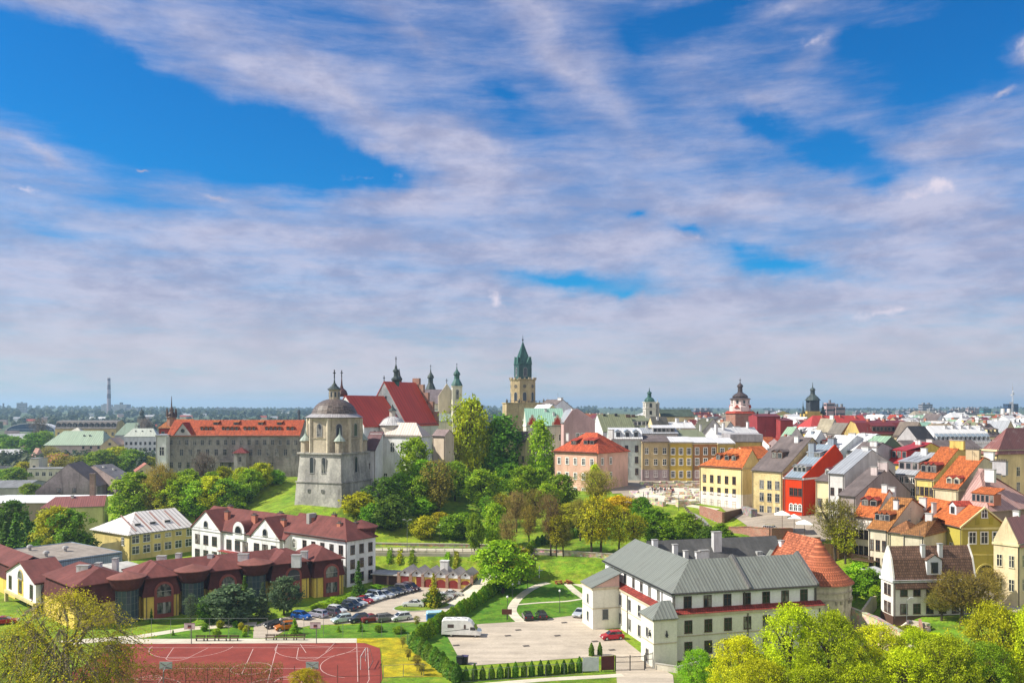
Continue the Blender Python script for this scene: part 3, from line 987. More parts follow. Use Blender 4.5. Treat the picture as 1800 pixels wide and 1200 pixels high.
def roof_mesh(prof, across, along, axis_, hip0, hip1, over, verge, th, mt, base):
 # prof: [(across position, height)] from one eave to the other; along: length; hips pull the inner points in
 s0 = (prof[1][1] - prof[0][1]) / max(1e-6, prof[1][0] - prof[0][0])
 s1 = (prof[-1][1] - prof[-2][1]) / max(1e-6, prof[-1][0] - prof[-2][0])
 pr = [(prof[0][0] - over, prof[0][1] - s0 * over)] + list(prof[1:-1]) + [(prof[-1][0] + over, prof[-1][1] + s1 * over)]
 top = max(z for _, z in prof)
 zb = min(pr[0][1], pr[-1][1])
 b = MB()
 def L(i, end):
  z = prof[i][1]
  if i in (0, len(pr) - 1) or top < 1e-6:
   q = verge if (hip0 if end == 0 else hip1) == 0 else over
   return -q if end == 0 else along + q
  hp = hip0 if end == 0 else hip1
  if hp == 0:
   return -verge if end == 0 else along + verge
  return hp * z / top if end == 0 else along - hp * z / top
 def pt(i, end, dz):
  a, z = pr[i]
  l = L(i, end)
  return (l, a, base + z + dz) if axis_ == 'x' else (a, l, base + z + dz)
 n = len(pr)
 polys = [[(i, 0), (i, 1), (i + 1, 1), (i + 1, 0)] for i in range(n - 1)]
 for end, hp in ((0, hip0), (1, hip1)):
  if hp > 0:
   i, j = 0, n - 1
   while j - i >= 1:
    if j - i == 2:
     polys.append([(i, end), (i + 1, end), (j, end)] if True else None)
     break
    if j - i == 1:
     break
    polys.append([(i, end), (i + 1, end), (j - 1, end), (j, end)])
    i, j = i + 1, j - 1
 flipx = axis_ == 'x'
 def ori(pts):                                    # faces look up
  p = [Vector(q) for q in pts]
  nrm = Vector((0, 0, 0))
  for a, c in zip(p, p[1:] + p[:1]):
   nrm += Vector(((a.y - c.y) * (a.z + c.z), (a.z - c.z) * (a.x + c.x), (a.x - c.x) * (a.y + c.y)))
  return pts if nrm.z >= 0 else pts[::-1]
 for q in polys:
  b.face(ori([pt(i, e, th) for i, e in q]))
  b.face(ori([pt(i, e, 0.02) for i, e in q])[::-1])
 rim = [(i, 0) for i in range(n)] + [(i, 1) for i in reversed(range(n))]
 if hip0 > 0:
  rim = [(0, 0), (n - 1, 0)] + [r for r in rim if r[1] == 1]
 if hip1 > 0:
  rim = [r for r in rim if r[1] == 0] + [(n - 1, 1), (0, 1)]
 for k in range(len(rim)):
  (i, e), (j, f) = rim[k], rim[(k + 1) % len(rim)]
  b.face([pt(i, e, 0.02), pt(j, f, 0.02), pt(j, f, th), pt(i, e, th)][::-1] if flipx else [pt(i, e, 0.02), pt(j, f, 0.02), pt(j, f, th), pt(i, e, th)])
 return b.mesh('roof', mt)
def prof_z(prof, a):
 for (a0, z0), (a1, z1) in zip(prof[:-1], prof[1:]):
  if a0 <= a <= a1:
   return z0 + (z1 - z0) * (a - a0) / max(1e-6, a1 - a0)
 return 0.0
CHC = {}
def chimney(parent, x, y, z0, z1, w, d, mt, pots=0, name='chimney'):
 key = (round(w, 2), round(d, 2), round(z1 - z0, 1), mt.name, pots)
 if key not in CHC:
  b = MB()
  hh = z1 - z0
  b.box(-w / 2, -d / 2, 0, w / 2, d / 2, hh - .16)
  b.box(-w / 2 - .09, -d / 2 - .09, hh - .16, w / 2 + .09, d / 2 + .09, hh, 1)
  for k in range(pots):
   q = (k + .5) / pots - .5
   b.lathe([(.13, hh), (.11, hh + .45)], 6, q * w if w > d else 0, q * d if d >= w else 0, m=1)
  CHC[key] = b.mesh('chimney', [mt, GUTTER if pots else GREYF])
 return put(name, CHC[key], parent, (x, y, z0))
def dormer(parent, fx, across_at, slope, base, w, h, face, W, D, mt, rm, kind='gable', style='white', nwin=1, pos=0.0, name='dormer'):
 b = MB()
 dep = min(6.0, h / max(0.25, slope) + 0.3)
 lo = -0.5
 b.box(-w / 2, 0, lo, w / 2, dep, h)
 if kind == 'gable':
  b.extr([(-w / 2, h), (w / 2, h), (0, h + w * .33)], 0.0, 0.15)
 r = MB()
 e = 0.18
 if kind == 'gable':
  k = w * .33
  dep2 = min(8.0, (h + k) / max(0.25, slope) + .3)
  r.extr([(-w / 2 - e, h - .08), (0, h + k), (0, h + k + .14), (-w / 2 - e, h + .08)][::-1], -e, dep2)
  r.extr([(w / 2 + e, h + .08), (0, h + k + .14), (0, h + k), (w / 2 + e, h - .08)][::-1], -e, dep2)
 elif kind == 'shed':
  s = slope * .35
  dd = h / max(0.2, slope - s) + .3
  p = [(-e, h - s * e), (dd, h + s * dd)]
  i = len(r.v)
  x0, x1 = -w / 2 - e, w / 2 + e
  vs = [(x0, p[0][0], p[0][1]), (x1, p[0][0], p[0][1]), (x1, p[1][0], p[1][1]), (x0, p[1][0], p[1][1])]
  top = [(x, y, z + .13) for x, y, z in vs]
  r.face(top)
  r.face(vs[::-1])
  for k in range(4):
   r.face([vs[k], vs[(k + 1) % 4], top[(k + 1) % 4], top[k]])
 else:                                            # round barrel
  n = 8
  a = w / 2
  arc = [(a * math.cos(math.pi * k / n), h + a * math.sin(math.pi * k / n)) for k in range(n + 1)]
  b.extr(arc, 0.0, 0.2)
  o = a + .2
  dep3 = (h + a) / max(.25, slope) + .3
  oc = [(o * math.cos(math.pi * k / n), h + o * math.sin(math.pi * k / n)) for k in range(n + 1)]
  for k in range(n):
   r.extr([arc[k], oc[k], oc[k + 1], arc[k + 1]], -.15, dep3)
 if face == 'R':
  loc, rz = (fx, across_at, base), 0.0
 else:
  loc, rz = (across_at, fx, base), R(-90)
 o = put(name, b.mesh('dormer', mt), parent, loc, rz)
 put('dormer_roof', r.mesh('dormer_roof', rm), o)
 for k in range(nwin):
  x = (k + .5) / nwin * w - w / 2
  ww = min(w / nwin * .66, 1.2)
  pm = window_meshes(ww, h * .72, 'small')[0]
  put('pane', pm, o, (x, 0, h * .12))
 return o
def house(name, label, uL, uC, uR, Y, ve, z0, yaw=39.0, W=None, D=None, roof='y', prof=None, rise=4.0, hip=(0, 0), wall=None, rm=None, wins=(), chim=(), dorm=(),
   parapet=(0, 0), over=0.35, verge=0.12, th=0.2, cat='house', later_=None, extra=None, cornice=None, base_band=None, group=None, roof_name='roof', pad=2.5, ze=None):
 X0 = (uC - UC) / F * Y
 c, s = math.cos(R(yaw)), math.sin(R(yaw))
 if uR is not None:
  W = max(4.0, abs(solve_t(X0, Y, c, s, uR)))
 if uL is not None:
  D = max(4.0, abs(solve_t(X0, Y, -s, c, uL))) if D is None else D
 ze = ze if ze is not None else H - (ve - VH) * Y / F
 e = ze - z0
 root = put(name, None, None, (X0, Y, z0), R(yaw))
 if later_:
  later(root, later_[0], later_[1], cat, group)
 else:
  tag(root, label, cat, group)
 A, Ln = (W, D) if roof == 'y' else (D, W)
 if prof is None:
  prof = [(0, 0), (.5, rise), (1, 0)]
 prof = [(a * A, z) for a, z in prof]
 wm_ = MB()
 # walls with gable ends; a parapet raises a gable above the roof
 def ring(end):
  pts = [(0, -pad), (A, -pad), (A, e + prof[-1][1])]
  hp = hip[end]
  if hp == 0:
   up = parapet[end]
   for a, z in reversed(prof[1:-1]):
    pts.append((a, e + z + up))
   if up:
    pts[2] = (A, e + prof[-1][1] + up)
    pts.append((0, e + prof[0][1] + up))
    return pts
  pts.append((0, e + prof[0][1]))
  return pts
 def xyz(a, l, z):
  return (l, a, z) if roof == 'x' else (a, l, z)
 T = 0.3
 for end in (0, 1):
  r_ = ring(end)
  l0, l1 = (0, T) if end == 0 else (Ln - T, Ln)
  f0 = [xyz(a, l0, z) for a, z in r_]
  f1 = [xyz(a, l1, z) for a, z in r_]
  fl = roof == 'x'
  wm_.face(f0[::-1] if fl else f0)
  wm_.face(f1 if fl else f1[::-1])
  n = len(r_)
  for k in range(n):
   j = (k + 1) % n
   q = [f0[k], f1[k], f1[j], f0[j]]
   wm_.face(q[::-1] if not fl else q)
 for a0, a1, z in ((0, T, prof[0][1]), (A - T, A, prof[-1][1])):
  p, q = xyz(a0, T, -pad), xyz(a1, Ln - T, e + z)
  wm_.box(min(p[0], q[0]), min(p[1], q[1]), -pad, max(p[0], q[0]), max(p[1], q[1]), e + z)
 put('wall', wm_.mesh('wall', wall), root)
 flat = max(z for _, z in prof) < 0.3
 ro = put(roof_name, roof_mesh(prof, A, Ln, roof, hip[0], hip[1], over, (verge if not (parapet[0] or parapet[1]) else -T), th, rm, e), root)
 if cornice is not None:
  b = MB()
  q = 0.22
  b.box(-q, -q, e - .45, W + q, 0, e - .02)
  b.box(-q, 0, e - .45, 0, D + q, e - .02)
  put('cornice', b.mesh('cornice', cornice), root)
 if base_band is not None:
  b = MB()
  hh, m_ = base_band
  b.box(-.06, -.06, -pad, W + .06, 0, hh)
  b.box(-.06, 0, -pad, 0, D + .06, hh)
  put('plinth', b.mesh('plinth', m_), root)
 for wspec in wins:
  face, cols, zs, w, h = wspec[:5]
  style = wspec[5] if len(wspec) > 5 else 'white'
  lo, hi = wspec[6] if len(wspec) > 6 else (0, 1)
  LL = W if face in 'RB' else D
  for z in zs:
   for k in range(cols):
    t = (lo + (hi - lo) * (k + .5) / cols) * LL
    loc, rz = FACE[face](W, D, t, z)
    window(root, loc, rz, w, h, style)
 for ch in chim:
  fa, fl, hh, w, d, m_ = ch[:6]
  if hh < 3.5:
   hh, w, d = hh * .8, w * .75, d * .72
  pots = ch[6] if len(ch) > 6 else 0
  x, y = fa * W, fl * D
  zr = e + prof_z(prof, (x if roof == 'y' else y)) - 0.4
  chimney(ro, x, y, zr, zr + .4 + hh, w, d, m_, pots)
 for dm in dorm:
  fa, fc, w, h, kind, m_, r2 = dm[:7]
  nw = dm[7] if len(dm) > 7 else 1
  a = fc * A
  z = prof_z(prof, a)
  sl = (prof_z(prof, a + .3) - z) / .3
  dormer(root, fa * Ln, a, sl, e + z + th, w, h, 'R' if roof == 'x' else 'L', W, D, m_, r2, kind, nwin=nw)
 if Y < 330 and not later_ and roof_name == 'roof':   # gutters, downpipes, an aerial
  b = MB()
  oz = e + prof[0][1] - .05
  if roof == 'x':
   b.tube([(0, -over - .08, oz), (W, -over - .08, oz)], .09, 5)
  else:
   b.tube([(-over - .08, 0, oz), (-over - .08, D, oz)], .09, 5)
  for x, y in (((.25, -.09), (W - .25, -.09)) if roof == 'x' else ((-.09, .25), (-.09, D - .25))):
   b.tube([(x, y, 0), (x, y, e - .3)], .08, 5)
  put('downpipe', b.mesh('downpipe', GUTTER), root)
 if cat == 'house' and rise > 1 and (int(X0 * 7.7) % 3):
  if not AER:
   b = MB()
   b.tube([(0, 0, -.5), (0, 0, 2.8)], .035, 4)
   for z, q in ((2.7, .5), (2.4, .65), (2.1, .4)):
    b.box(-q, -.025, z, q, .025, z + .05)
   AER.append(b.mesh('aerial', GUTTER))
  x, y = (W * .5, D * .3) if roof == 'y' else (W * .4, D * .5)
  put('aerial', AER[0], ro, (x, y, e + prof_z(prof, x if roof == 'y' else y)), .7)
 DIM[root] = (W, D, e)
 return root
# palette
OR_T = tile(0.52, 0.135, 0.036)
OR_T2 = tile(0.44, 0.115, 0.032)
RED_T = tile(0.40, 0.060, 0.036)
BRN_T = tile(0.170, 0.095, 0.065)
PINK_T = seam(0.42, 0.25, 0.22, rust=0.7, rc=(0.22, 0.07, 0.055))
MAROON = seam(0.150, 0.032, 0.030, rust=0.4, rc=(0.09, 0.03, 0.03), line=0.4)
REDM = seam(0.33, 0.030, 0.030, rust=0.25, rc=(0.2, 0.03, 0.03), line=0.35)
WHT_M = seam(0.60, 0.59, 0.60, rust=0.15, pitch=0.8, rc=(0.4, 0.36, 0.33))
GRY_M = seam(0.30, 0.31, 0.34, rust=0.2, pitch=0.8, rc=(0.18, 0.17, 0.16))
BLU_M = seam(0.22, 0.27, 0.33, rust=0.15, pitch=0.8, rc=(0.15, 0.16, 0.18))
OLV_M = seam(0.185, 0.200, 0.120, rust=0.45, pitch=0.9, rc=(0.10, 0.10, 0.075))
GRN_M = seam(0.24, 0.36, 0.25, rust=0.35, pitch=0.9, rc=(0.17, 0.20, 0.16))
MINT_M = seam(0.25, 0.42, 0.33, rust=0.35, pitch=0.8, rc=(0.17, 0.24, 0.20))
SLATE = felt(0.060, 0.060, 0.068)
TAUPE = felt(0.125, 0.100, 0.098)
CREAM = stucco(0.68, 0.58, 0.36)
YELLOW = stucco(0.62, 0.46, 0.15)
OCHRE = stucco(0.52, 0.36, 0.12)
WHITEW = stucco(0.69, 0.69, 0.71)
PINKW = stucco(0.62, 0.42, 0.37)
BLUEW = stucco(0.50, 0.55, 0.60)
GREYW = stucco(0.42, 0.40, 0.41)
TANW = stucco(0.50, 0.40, 0.26)
BROWNW = stucco(0.34, 0.16, 0.07)
REDW = stucco(0.52, 0.048, 0.012, dirt=0.15)
MAUVE = stucco(0.36, 0.28, 0.29)
OLIVEW = stucco(0.42, 0.355, 0.085, dirt=0.2)
BRICK = brick(0.36, 0.11, 0.07)
CHW = stucco(0.62, 0.61, 0.62)
CHB = stucco(0.40, 0.16, 0.11)
CHG = seam(0.24, 0.28, 0.34, rust=0.1, pitch=0.5)
# ================================================================== the old town
# ---- row of tall houses above the stair
house('yellow_house', 'yellow and white house with orange tiled roof and three dormers above the long stair', 1230, 1305, 1339, 226, 822, 12, 39, roof='y', rise=4.6, hip=(0, 7.5),
  wall=stucco(0.70, 0.57, 0.31), rm=OR_T, wins=[('L', 5, (7.6, 4.3, 0.9), 0.95, 1.9, 'brown', (0.10, .97))],
  dorm=[(.27, .16, 1.5, 1.3, 'gable', BROWNF, OR_T2), (.43, .16, 1.5, 1.3, 'gable', BROWNF, OR_T2), (.63, .16, 1.5, 1.3, 'gable', BROWNF, OR_T2)], base_band=(4.9, stucco(0.72, 0.66, 0.60)), cornice=TANW)
house('tan_house', 'weathered tan house with broad dark brown roof, between the yellow and the red house', 1322, 1375, None, 214, 829, 12, 39, W=27, roof='y', rise=8.2, wall=old_wall((0.62, 0.50, 0.26), (0.40, 0.30, 0.14)), rm=TAUPE,
  wins=[('L', 3, (7.4, 4.2, 0.9), 1.1, 2.0, 'grey', (.03, .8))], dorm=[(.42, .17, 1.6, 1.7, 'gable', BROWNF, TAUPE), (.60, .17, 1.6, 1.7, 'gable', BROWNF, TAUPE)],
  chim=[(.42, .35, 2.2, .9, 1.6, CHW)], cornice=TANW)
red = house('red_house', 'bright red narrow house with grey metal roof, many dormers and tall blue chimneys', 1378, 1412, 1482, 209, 840, 12, 39, roof='y', prof=[(0, 0), (.80, 7.6), (1, 4.6)], wall=REDW, rm=BLU_M, verge=-.15,
  parapet=(0.25, 0), wins=[('L', 3, (6.3,), .9, 1.8, 'brown', (.05, .72)), ('L', 3, (2.6,), .85, 1.6, 'archwhite', (.05, .72))],
  dorm=[(.22, .12, 1.2, 1.3, 'gable', GREYF, GRY_M), (.44, .12, 1.2, 1.3, 'gable', GREYF, GRY_M), (.67, .12, 1.2, 1.3, 'gable', GREYF, GRY_M), (.3, .48, 1.6, 1.1, 'shed', GREYF, GRY_M), (.68, .48, 1.6, 1.1, 'shed', GREYF, GRY_M)],
  chim=[(.50, .60, 3.6, 1.0, 1.6, CHG, 3), (.80, .2, 2.4, 1.2, 2.4, CHG, 4)], cornice=WHITEW)
house('cream_house', 'low cream house with small dormers just right of the bright red house', 1434, 1464, None, 203, 846, 12, 39, W=16, roof='y', prof=[(0, 0), (.8, 4.6), (1, 3.8)], wall=stucco(0.60, 0.52, 0.33), rm=TAUPE,
  wins=[('L', 2, (4.2, .9), 1.1, 1.9, 'brown')], dorm=[(.4, .2, 1.1, 1.2, 'gable', WHITE, MAROON), (.75, .2, 1.1, 1.2, 'gable', WHITE, MAROON)], chim=[(.55, .5, 1.6, .8, 1.2, CHW), (.85, .8, 1.8, .8, 1.4, CHW)])
house('cream_house', 'tall cream house with a blank bluish gable wall and grey roof', 1466, 1484, 1574, 199, 833, 11.5, 39, roof='y', prof=[(0, 0), (.52, 5.2), (1, 1.0)], wall=stucco(0.55, 0.53, 0.52), rm=GRY_M, verge=0.1,
  wins=[('L', 2, (8, 4.6, 1.4), .8, 1.6, 'brown')], chim=[(.5, .3, 1.3, 1.0, 2.0, CHW), (.62, .12, 1.8, 1.0, 1.6, CHW)])
house('taupe_house', 'cream fronted house with a blank mauve brown gable wall and dark roof', 1484, 1504, 1600, 190, 872, 9.5, 39, roof='y', prof=[(0, 0), (.55, 5.6), (1, -.6)], wall=stucco(0.34, 0.28, 0.27), rm=TAUPE, verge=.15,
  wins=[('L', 3, (5.2, 1.2), .9, 1.8, 'brown')], chim=[(.40, .25, 2.6, .8, 2.0, stucco(0.50, 0.42, 0.42)), (.52, .12, 2.4, .9, 3.2, stucco(0.50, 0.42, 0.42))])
house('white_house', 'pinkish white house with orange tiled roof and two big tiled dormers', 1501, 1536, None, 178, 910, 8, 39, W=13, roof='y', rise=5.4, wall=stucco(0.72, 0.64, 0.60), rm=OR_T,
  wins=[('L', 4, (4.4, 1.0), .75, 1.8, 'brown')], dorm=[(.30, .18, 1.7, 1.3, 'gable', BROWNF, RED_T), (.72, .18, 1.7, 1.3, 'gable', BROWNF, RED_T)],
  chim=[(.45, .15, 2.2, .8, 1.6, CHW), (.62, .06, 2.4, .9, 2.2, CHW)])
house('gabled_house', 'cream house with a broad pale gable, mossy orange roof and triple dormer', 1535, 1560, 1641, 171, 932, 7, 39, roof='y', prof=[(0, 0), (.5, 5.6), (1, 1.6)], wall=stucco(0.62, 0.55, 0.44), rm=tile(0.36, 0.150, 0.045), verge=.3,
  wins=[('L', 3, (4.2, 0.6), .75, 2.0, 'brown'), ('R', 1, (8.4,), 1.0, 1.5, 'white', (.35, .55))], dorm=[(.32, .12, 1.2, 1.4, 'gable', BROWNF, OR_T2), (.58, .12, 1.2, 1.4, 'gable', BROWNF, OR_T2), (.83, .12, 1.2, 1.4, 'gable', BROWNF, OR_T2)],
  chim=[(.32, .35, 2.6, .9, 1.3, CHW, 2), (.78, .05, 2.8, .9, 2.0, CHW)])
house('low_house', 'low cream house with brownish orange hipped roof beside the olive gatehouse', 1592, 1624, 1690, 164, 942, 6.5, 42, roof='y', prof=[(0, 0), (.5, 2.6), (1, 0)], hip=(3.0, 3.0), wall=stucco(0.60, 0.54, 0.42), rm=tile(0.30, 0.140, 0.050),
  wins=[('L', 3, (3.6,), .8, 1.6, 'brown'), ('R', 1, (3.6,), 1.1, 1.6, 'white', (.4, .7))], chim=[(.4, .5, 2.0, .9, 1.8, CHW)])
house('low_house', 'small cream annex with brown tiled roof behind the brown mansard house', 1573, 1598, 1625, 168, 938, 7, 42, roof='y', rise=2.0, hip=(2, 2), wall=stucco(0.62, 0.55, 0.38), rm=tile(0.28, 0.12, 0.05), wins=[('L', 2, (2.6,), .8, 1.4, 'brown')])
# ---- the olive gatehouse with its archway
gh = house('gatehouse', 'olive yellow gatehouse with arched passage and orange tiled roof', None, 1691, 1769, 166, 927, 6, 4, D=21, roof='y', rise=3.7, wall=OLIVEW, rm=OR_T, verge=0.25, over=.3,
  wins=[('R', 3, (7.6,), 1.25, 2.1, 'trim', (.10, .90)), ('R', 1, (12.6,), 1.0, 1.6, 'archwhite', (.40, .60)), ('L', 3, (5.5,), 1, 1.7, 'white')], chim=[(.12, .55, 3.4, 1.0, 1.0, CHW)],
  dorm=[(.30, .22, 2.4, 1.8, 'gable', CHW, RED_T)])
def gate_parts():
 W, D, e = DIM[gh]
 b, m = MB(), OLIVEW
 b.box(-.25, -.28, e - .35, W + .25, 0, e)
 put('cornice', b.mesh('cornice', stucco(0.62, 0.55, 0.25)), gh)
 g = MB()
 for sx in (0, 1):
  x0, x1 = (W / 2, W + .45) if sx else (-.45, W / 2)
  z0, z1 = (e + 3.72, e - .12) if sx else (e - .12, e + 3.72)
  g.extr([(x0, z0), (x1, z1), (x1, z1 + .32), (x0, z0 + .32)], -.30, -.01)
 put('gable_moulding', g.mesh('gable_moulding', stucco(0.62, 0.56, 0.30)), gh)
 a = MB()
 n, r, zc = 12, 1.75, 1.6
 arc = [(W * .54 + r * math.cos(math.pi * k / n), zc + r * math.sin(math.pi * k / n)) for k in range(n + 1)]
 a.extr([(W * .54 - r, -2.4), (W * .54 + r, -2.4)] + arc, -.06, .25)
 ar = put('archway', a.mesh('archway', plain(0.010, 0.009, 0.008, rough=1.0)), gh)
 t = MB()
 for k in range(n):
  o = [(W * .54 + 2.1 * math.cos(math.pi * q / n), zc + 2.1 * math.sin(math.pi * q / n)) for q in (k, k + 1)]
  t.extr([arc[k], o[0], o[1], arc[k + 1]], -.14, .1)
 t.box(-.04, -.12, 5.2, W + .04, 0, 5.5)
 put('arch_trim', t.mesh('arch_trim', stucco(0.56, 0.48, 0.16)), ar)
 for fx in (.22, .78):
  nb = MB()
  rr = .42
  pts = [(rr * math.cos(math.pi * k / 8), 1.0 + rr * math.sin(math.pi * k / 8)) for k in range(9)]
  nb.extr([(-rr, 0), (rr, 0)] + pts, -.05, .05)
  put('blind_niche', nb.mesh('blind_niche', stucco(0.34, 0.29, 0.05)), gh, (W * (.5 + (fx - .5) * .55), 0, e + .55))
gate_parts()
house('ornate_house', 'ornate cream house with pinkish red roof at the far right edge, beside the gatehouse', 1768, 1789, None, 150, 956, 5, 38, W=14, roof='x', prof=[(0, 0), (.5, 4.2), (1, 0)], wall=stucco(0.64, 0.52, 0.34), rm=seam(0.42, 0.17, 0.14, rust=.5),
  wins=[('L', 2, (6.8, 2.6), .8, 2.0, 'cream'), ('R', 3, (6.8, 2.6), 1, 2, 'cream')], cornice=CREAM, parapet=(.4, 0), chim=[(.4, .6, 2.4, .9, 1.4, CHW)])
# ---- white house with the brown mansard roof
mh = house('mansard_house', 'white two storey house with brown tiled mansard roof on the green slope', 1549, 1570, 1716, 146, 1019, 4, 5, roof='x', prof=[(0, 0), (.20, 3.2), (.50, 5.3), (.80, 3.2), (1, 0)], wall=stucco(0.74, 0.70, 0.66), rm=BRN_T, verge=-.1, over=.4,
  parapet=(0.35, 0.35), wins=[('R', 6, (3.8, .75), 1.15, 1.6, 'brown', (.05, .98)), ('L', 2, (3.8, .75), .8, 1.7, 'brown', (.15, .75))],
  dorm=[(.50, .035, 2.7, 2.5, 'gable', WHITEW, BRN_T)], chim=[(.40, .30, 2.4, .85, .85, CHW), (.61, .30, 2.6, .9, .9, CHW)], cornice=WHITEW, base_band=(.35, BROWNF))
# ---- behind them, roofs stepping up the hill
house('stone_house', 'pinkish house with grey metal roof and three large dormers', 1571, 1609, None, 212, 835, 13, 30, W=16, roof='y', prof=[(0, 0), (.55, 5.2), (1, 3)], wall=stucco(0.58, 0.48, 0.44), rm=GRY_M, wins=[('L', 4, (8.2, 5.0, 1.8), .9, 1.9, 'white')],
  dorm=[(.2, .10, 1.9, 2.0, 'shed', MAUVE, GRY_M), (.5, .10, 1.9, 2.0, 'shed', MAUVE, GRY_M), (.8, .10, 1.9, 2.0, 'shed', MAUVE, GRY_M)], chim=[(.5, .5, 2.2, .9, 2.2, CHW), (.75, .2, 1.8, .9, 1.6, CHW)], cornice=WHITEW)
house('yellow_house', 'bright yellow house with orange roof and triple gabled dormer under a tall yellow wall', 1609, 1641, None, 203, 842, 11, 30, W=17, roof='y', prof=[(0, 0), (.6, 7.2), (1, 5)], wall=stucco(0.66, 0.54, 0.20), rm=OR_T2, wins=[('L', 4, (8.0, 4.4, 1.2), .85, 1.9, 'brown')],
  dorm=[(.22, .10, 1.5, 1.9, 'gable', BROWNF, RED_T), (.5, .10, 1.5, 1.9, 'gable', BROWNF, RED_T), (.78, .10, 1.5, 1.9, 'gable', BROWNF, RED_T)], chim=[(.6, .12, 2.4, 1.0, 5.0, YELLOW)], cornice=CREAM)
house('ornate_house', 'ornate cream house with orange roof and small dormers beside the pink metal roof', 1641, 1684, None, 196, 860, 11, 30, W=17, roof='y', prof=[(0, 0), (.6, 7.0), (1, 5)], wall=stucco(0.56, 0.48, 0.34), rm=OR_T2, wins=[('L', 5, (5.6, 2.0), .8, 1.8, 'cream')],
  dorm=[(.2, .08, 1.4, 1.3, 'gable', CREAMT, RED_T), (.5, .08, 1.4, 1.3, 'gable', CREAMT, RED_T)], chim=[(.55, .35, 3.2, 1.0, 4.6, TANW, 6), (.75, .05, 2.6, .9, 3.2, CHW)], cornice=CREAM)
house('corner_house', 'large corner house with weathered pink metal roof and a row of tiled dormers', 1684, 1737, 1830, 184, 896, 9, 26, roof='y', prof=[(0, 0), (.48, 8.0), (1, 0)], hip=(8.5, 0), wall=stucco(0.32, 0.21, 0.19), rm=PINK_T, over=.5,
  wins=[('R', 3, (3.6,), 1.0, 1.6, 'white', (.1, .6)), ('L', 5, (3.6,), .9, 1.7, 'cream')], dorm=[(.30, .07, 5.2, 1.9, 'shed', stucco(0.45, 0.17, 0.12), OR_T2, 5)],
  chim=[(.35, .55, 3.2, 1.0, 3.2, CHW), (.45, .40, 3.4, 1.0, 4.4, stucco(0.42, 0.40, 0.42), 8)], cornice=stucco(0.55, 0.40, 0.36))
house('green_house', 'house with pale green metal roof, dark green gable and little dormers', 1500, 1530, 1601, 232, 805, 14, 36, roof='y', prof=[(0, 0), (.5, 5.6), (1, 0)], wall=stucco(0.13, 0.18, 0.14), rm=GRN_M, wins=[('R', 1, (9.6,), .7, 1.3, 'small', (.44, .56))],
  dorm=[(.45, .08, 1.3, 1.2, 'gable', stucco(0.15, 0.18, 0.15), GRN_M), (.8, .08, 1.3, 1.2, 'gable', stucco(0.15, 0.18, 0.15), GRN_M)], chim=[(.25, .5, 1.0, 1, 1.4, DARK)])
house('red_roof_house', 'house with crimson metal roof and a boxy crimson dormer', 1556, 1584, None, 226, 815, 13, 34, W=20, roof='y', prof=[(0, 0), (.7, 5.2), (1, 3.4)], wall=stucco(0.62, 0.46, 0.12), rm=REDM, wins=[('L', 3, (8.4, 5), .8, 1.7, 'white')],
  dorm=[(.5, .14, 4.4, 2.2, 'shed', stucco(0.34, .03, .03), REDM, 3)], chim=[(.6, .5, 2, .9, 2, CHW), (.8, .3, 2.0, .9, 2.2, CHW)])
house('white_roof_house', 'house with broad pale metal roof left of the green gable', 1468, 1500, None, 240, 792, 14, 36, W=20, roof='y', prof=[(0, 0), (.6, 4.4), (1, 2)], wall=GREYW, rm=WHT_M, wins=[('L', 3, (9,), .9, 1.6, 'small')], dorm=[(.6, .1, 1.2, 1.1, 'gable', GREYF, GRY_M)], chim=[(.5, .5, 1.5, .8, 1.4, CHW)])
house('white_roof_house', 'house with pale metal roof and grey chimneys behind the red house', 1425, 1462, None, 236, 806, 14, 39, W=22, roof='y', prof=[(0, 0), (.6, 6.0), (1, 4)], wall=WHITEW, rm=WHT_M, wins=[('L', 3, (8.5,), .9, 1.6, 'small')],
  dorm=[(.3, .14, 1.3, 1.3, 'gable', GREYF, GRY_M), (.7, .14, 1.3, 1.3, 'gable', GREYF, GRY_M)], chim=[(.3, .5, 3.0, 1.2, 2.2, CHG, 3), (.7, .4, 1.6, 1.0, 2.8, CHW)])
house('brown_roof_house', 'house with brown roof and long white chimney behind the bluish gable wall', 1478, 1512, None, 222, 818, 13, 39, W=19, roof='y', prof=[(0, 0), (.6, 5.6), (1, 3.5)], wall=GREYW, rm=TAUPE, wins=[('L', 2, (8,), .8, 1.5, 'small')], chim=[(.35, .5, 1.8, .9, 1.4, CHW), (.5, .25, 1.8, 1.0, 2.6, CHW)])
# ---- houses facing the square
house('pale_blue_house', 'pale blue house with dark windows and a metal mansard with three dormers', None, 1075, 1129, 292, 771, 14.5, 0, D=14, roof='x', prof=[(0, 0), (.22, 2.6), (.8, 3.4), (1, 0)], wall=stucco(0.50, 0.56, 0.54), rm=WHT_M,
  wins=[('R', 3, (10.4, 6.6, 2.6), 1.0, 2.1, 'brown', (.0, .98))], dorm=[(.22, .03, 1.8, 1.9, 'gable', BLUEW, BLU_M), (.52, .03, 1.8, 1.9, 'gable', BLUEW, BLU_M), (.80, .03, 1.8, 1.9, 'gable', BLUEW, BLU_M)], cornice=WHITEW)
house('beige_house', 'beige house with mauve ground floor and small balconies on the square', None, 1129, 1176, 290, 776, 14.3, 0, D=16, roof='x', prof=[(0, 0), (.5, 1.8), (1, 0)], wall=stucco(0.50, 0.39, 0.22), rm=TAUPE,
  wins=[('R', 3, (10.0, 6.2, 2.2), 1.1, 2.0, 'white')], base_band=(4.6, MAUVE), cornice=TANW)
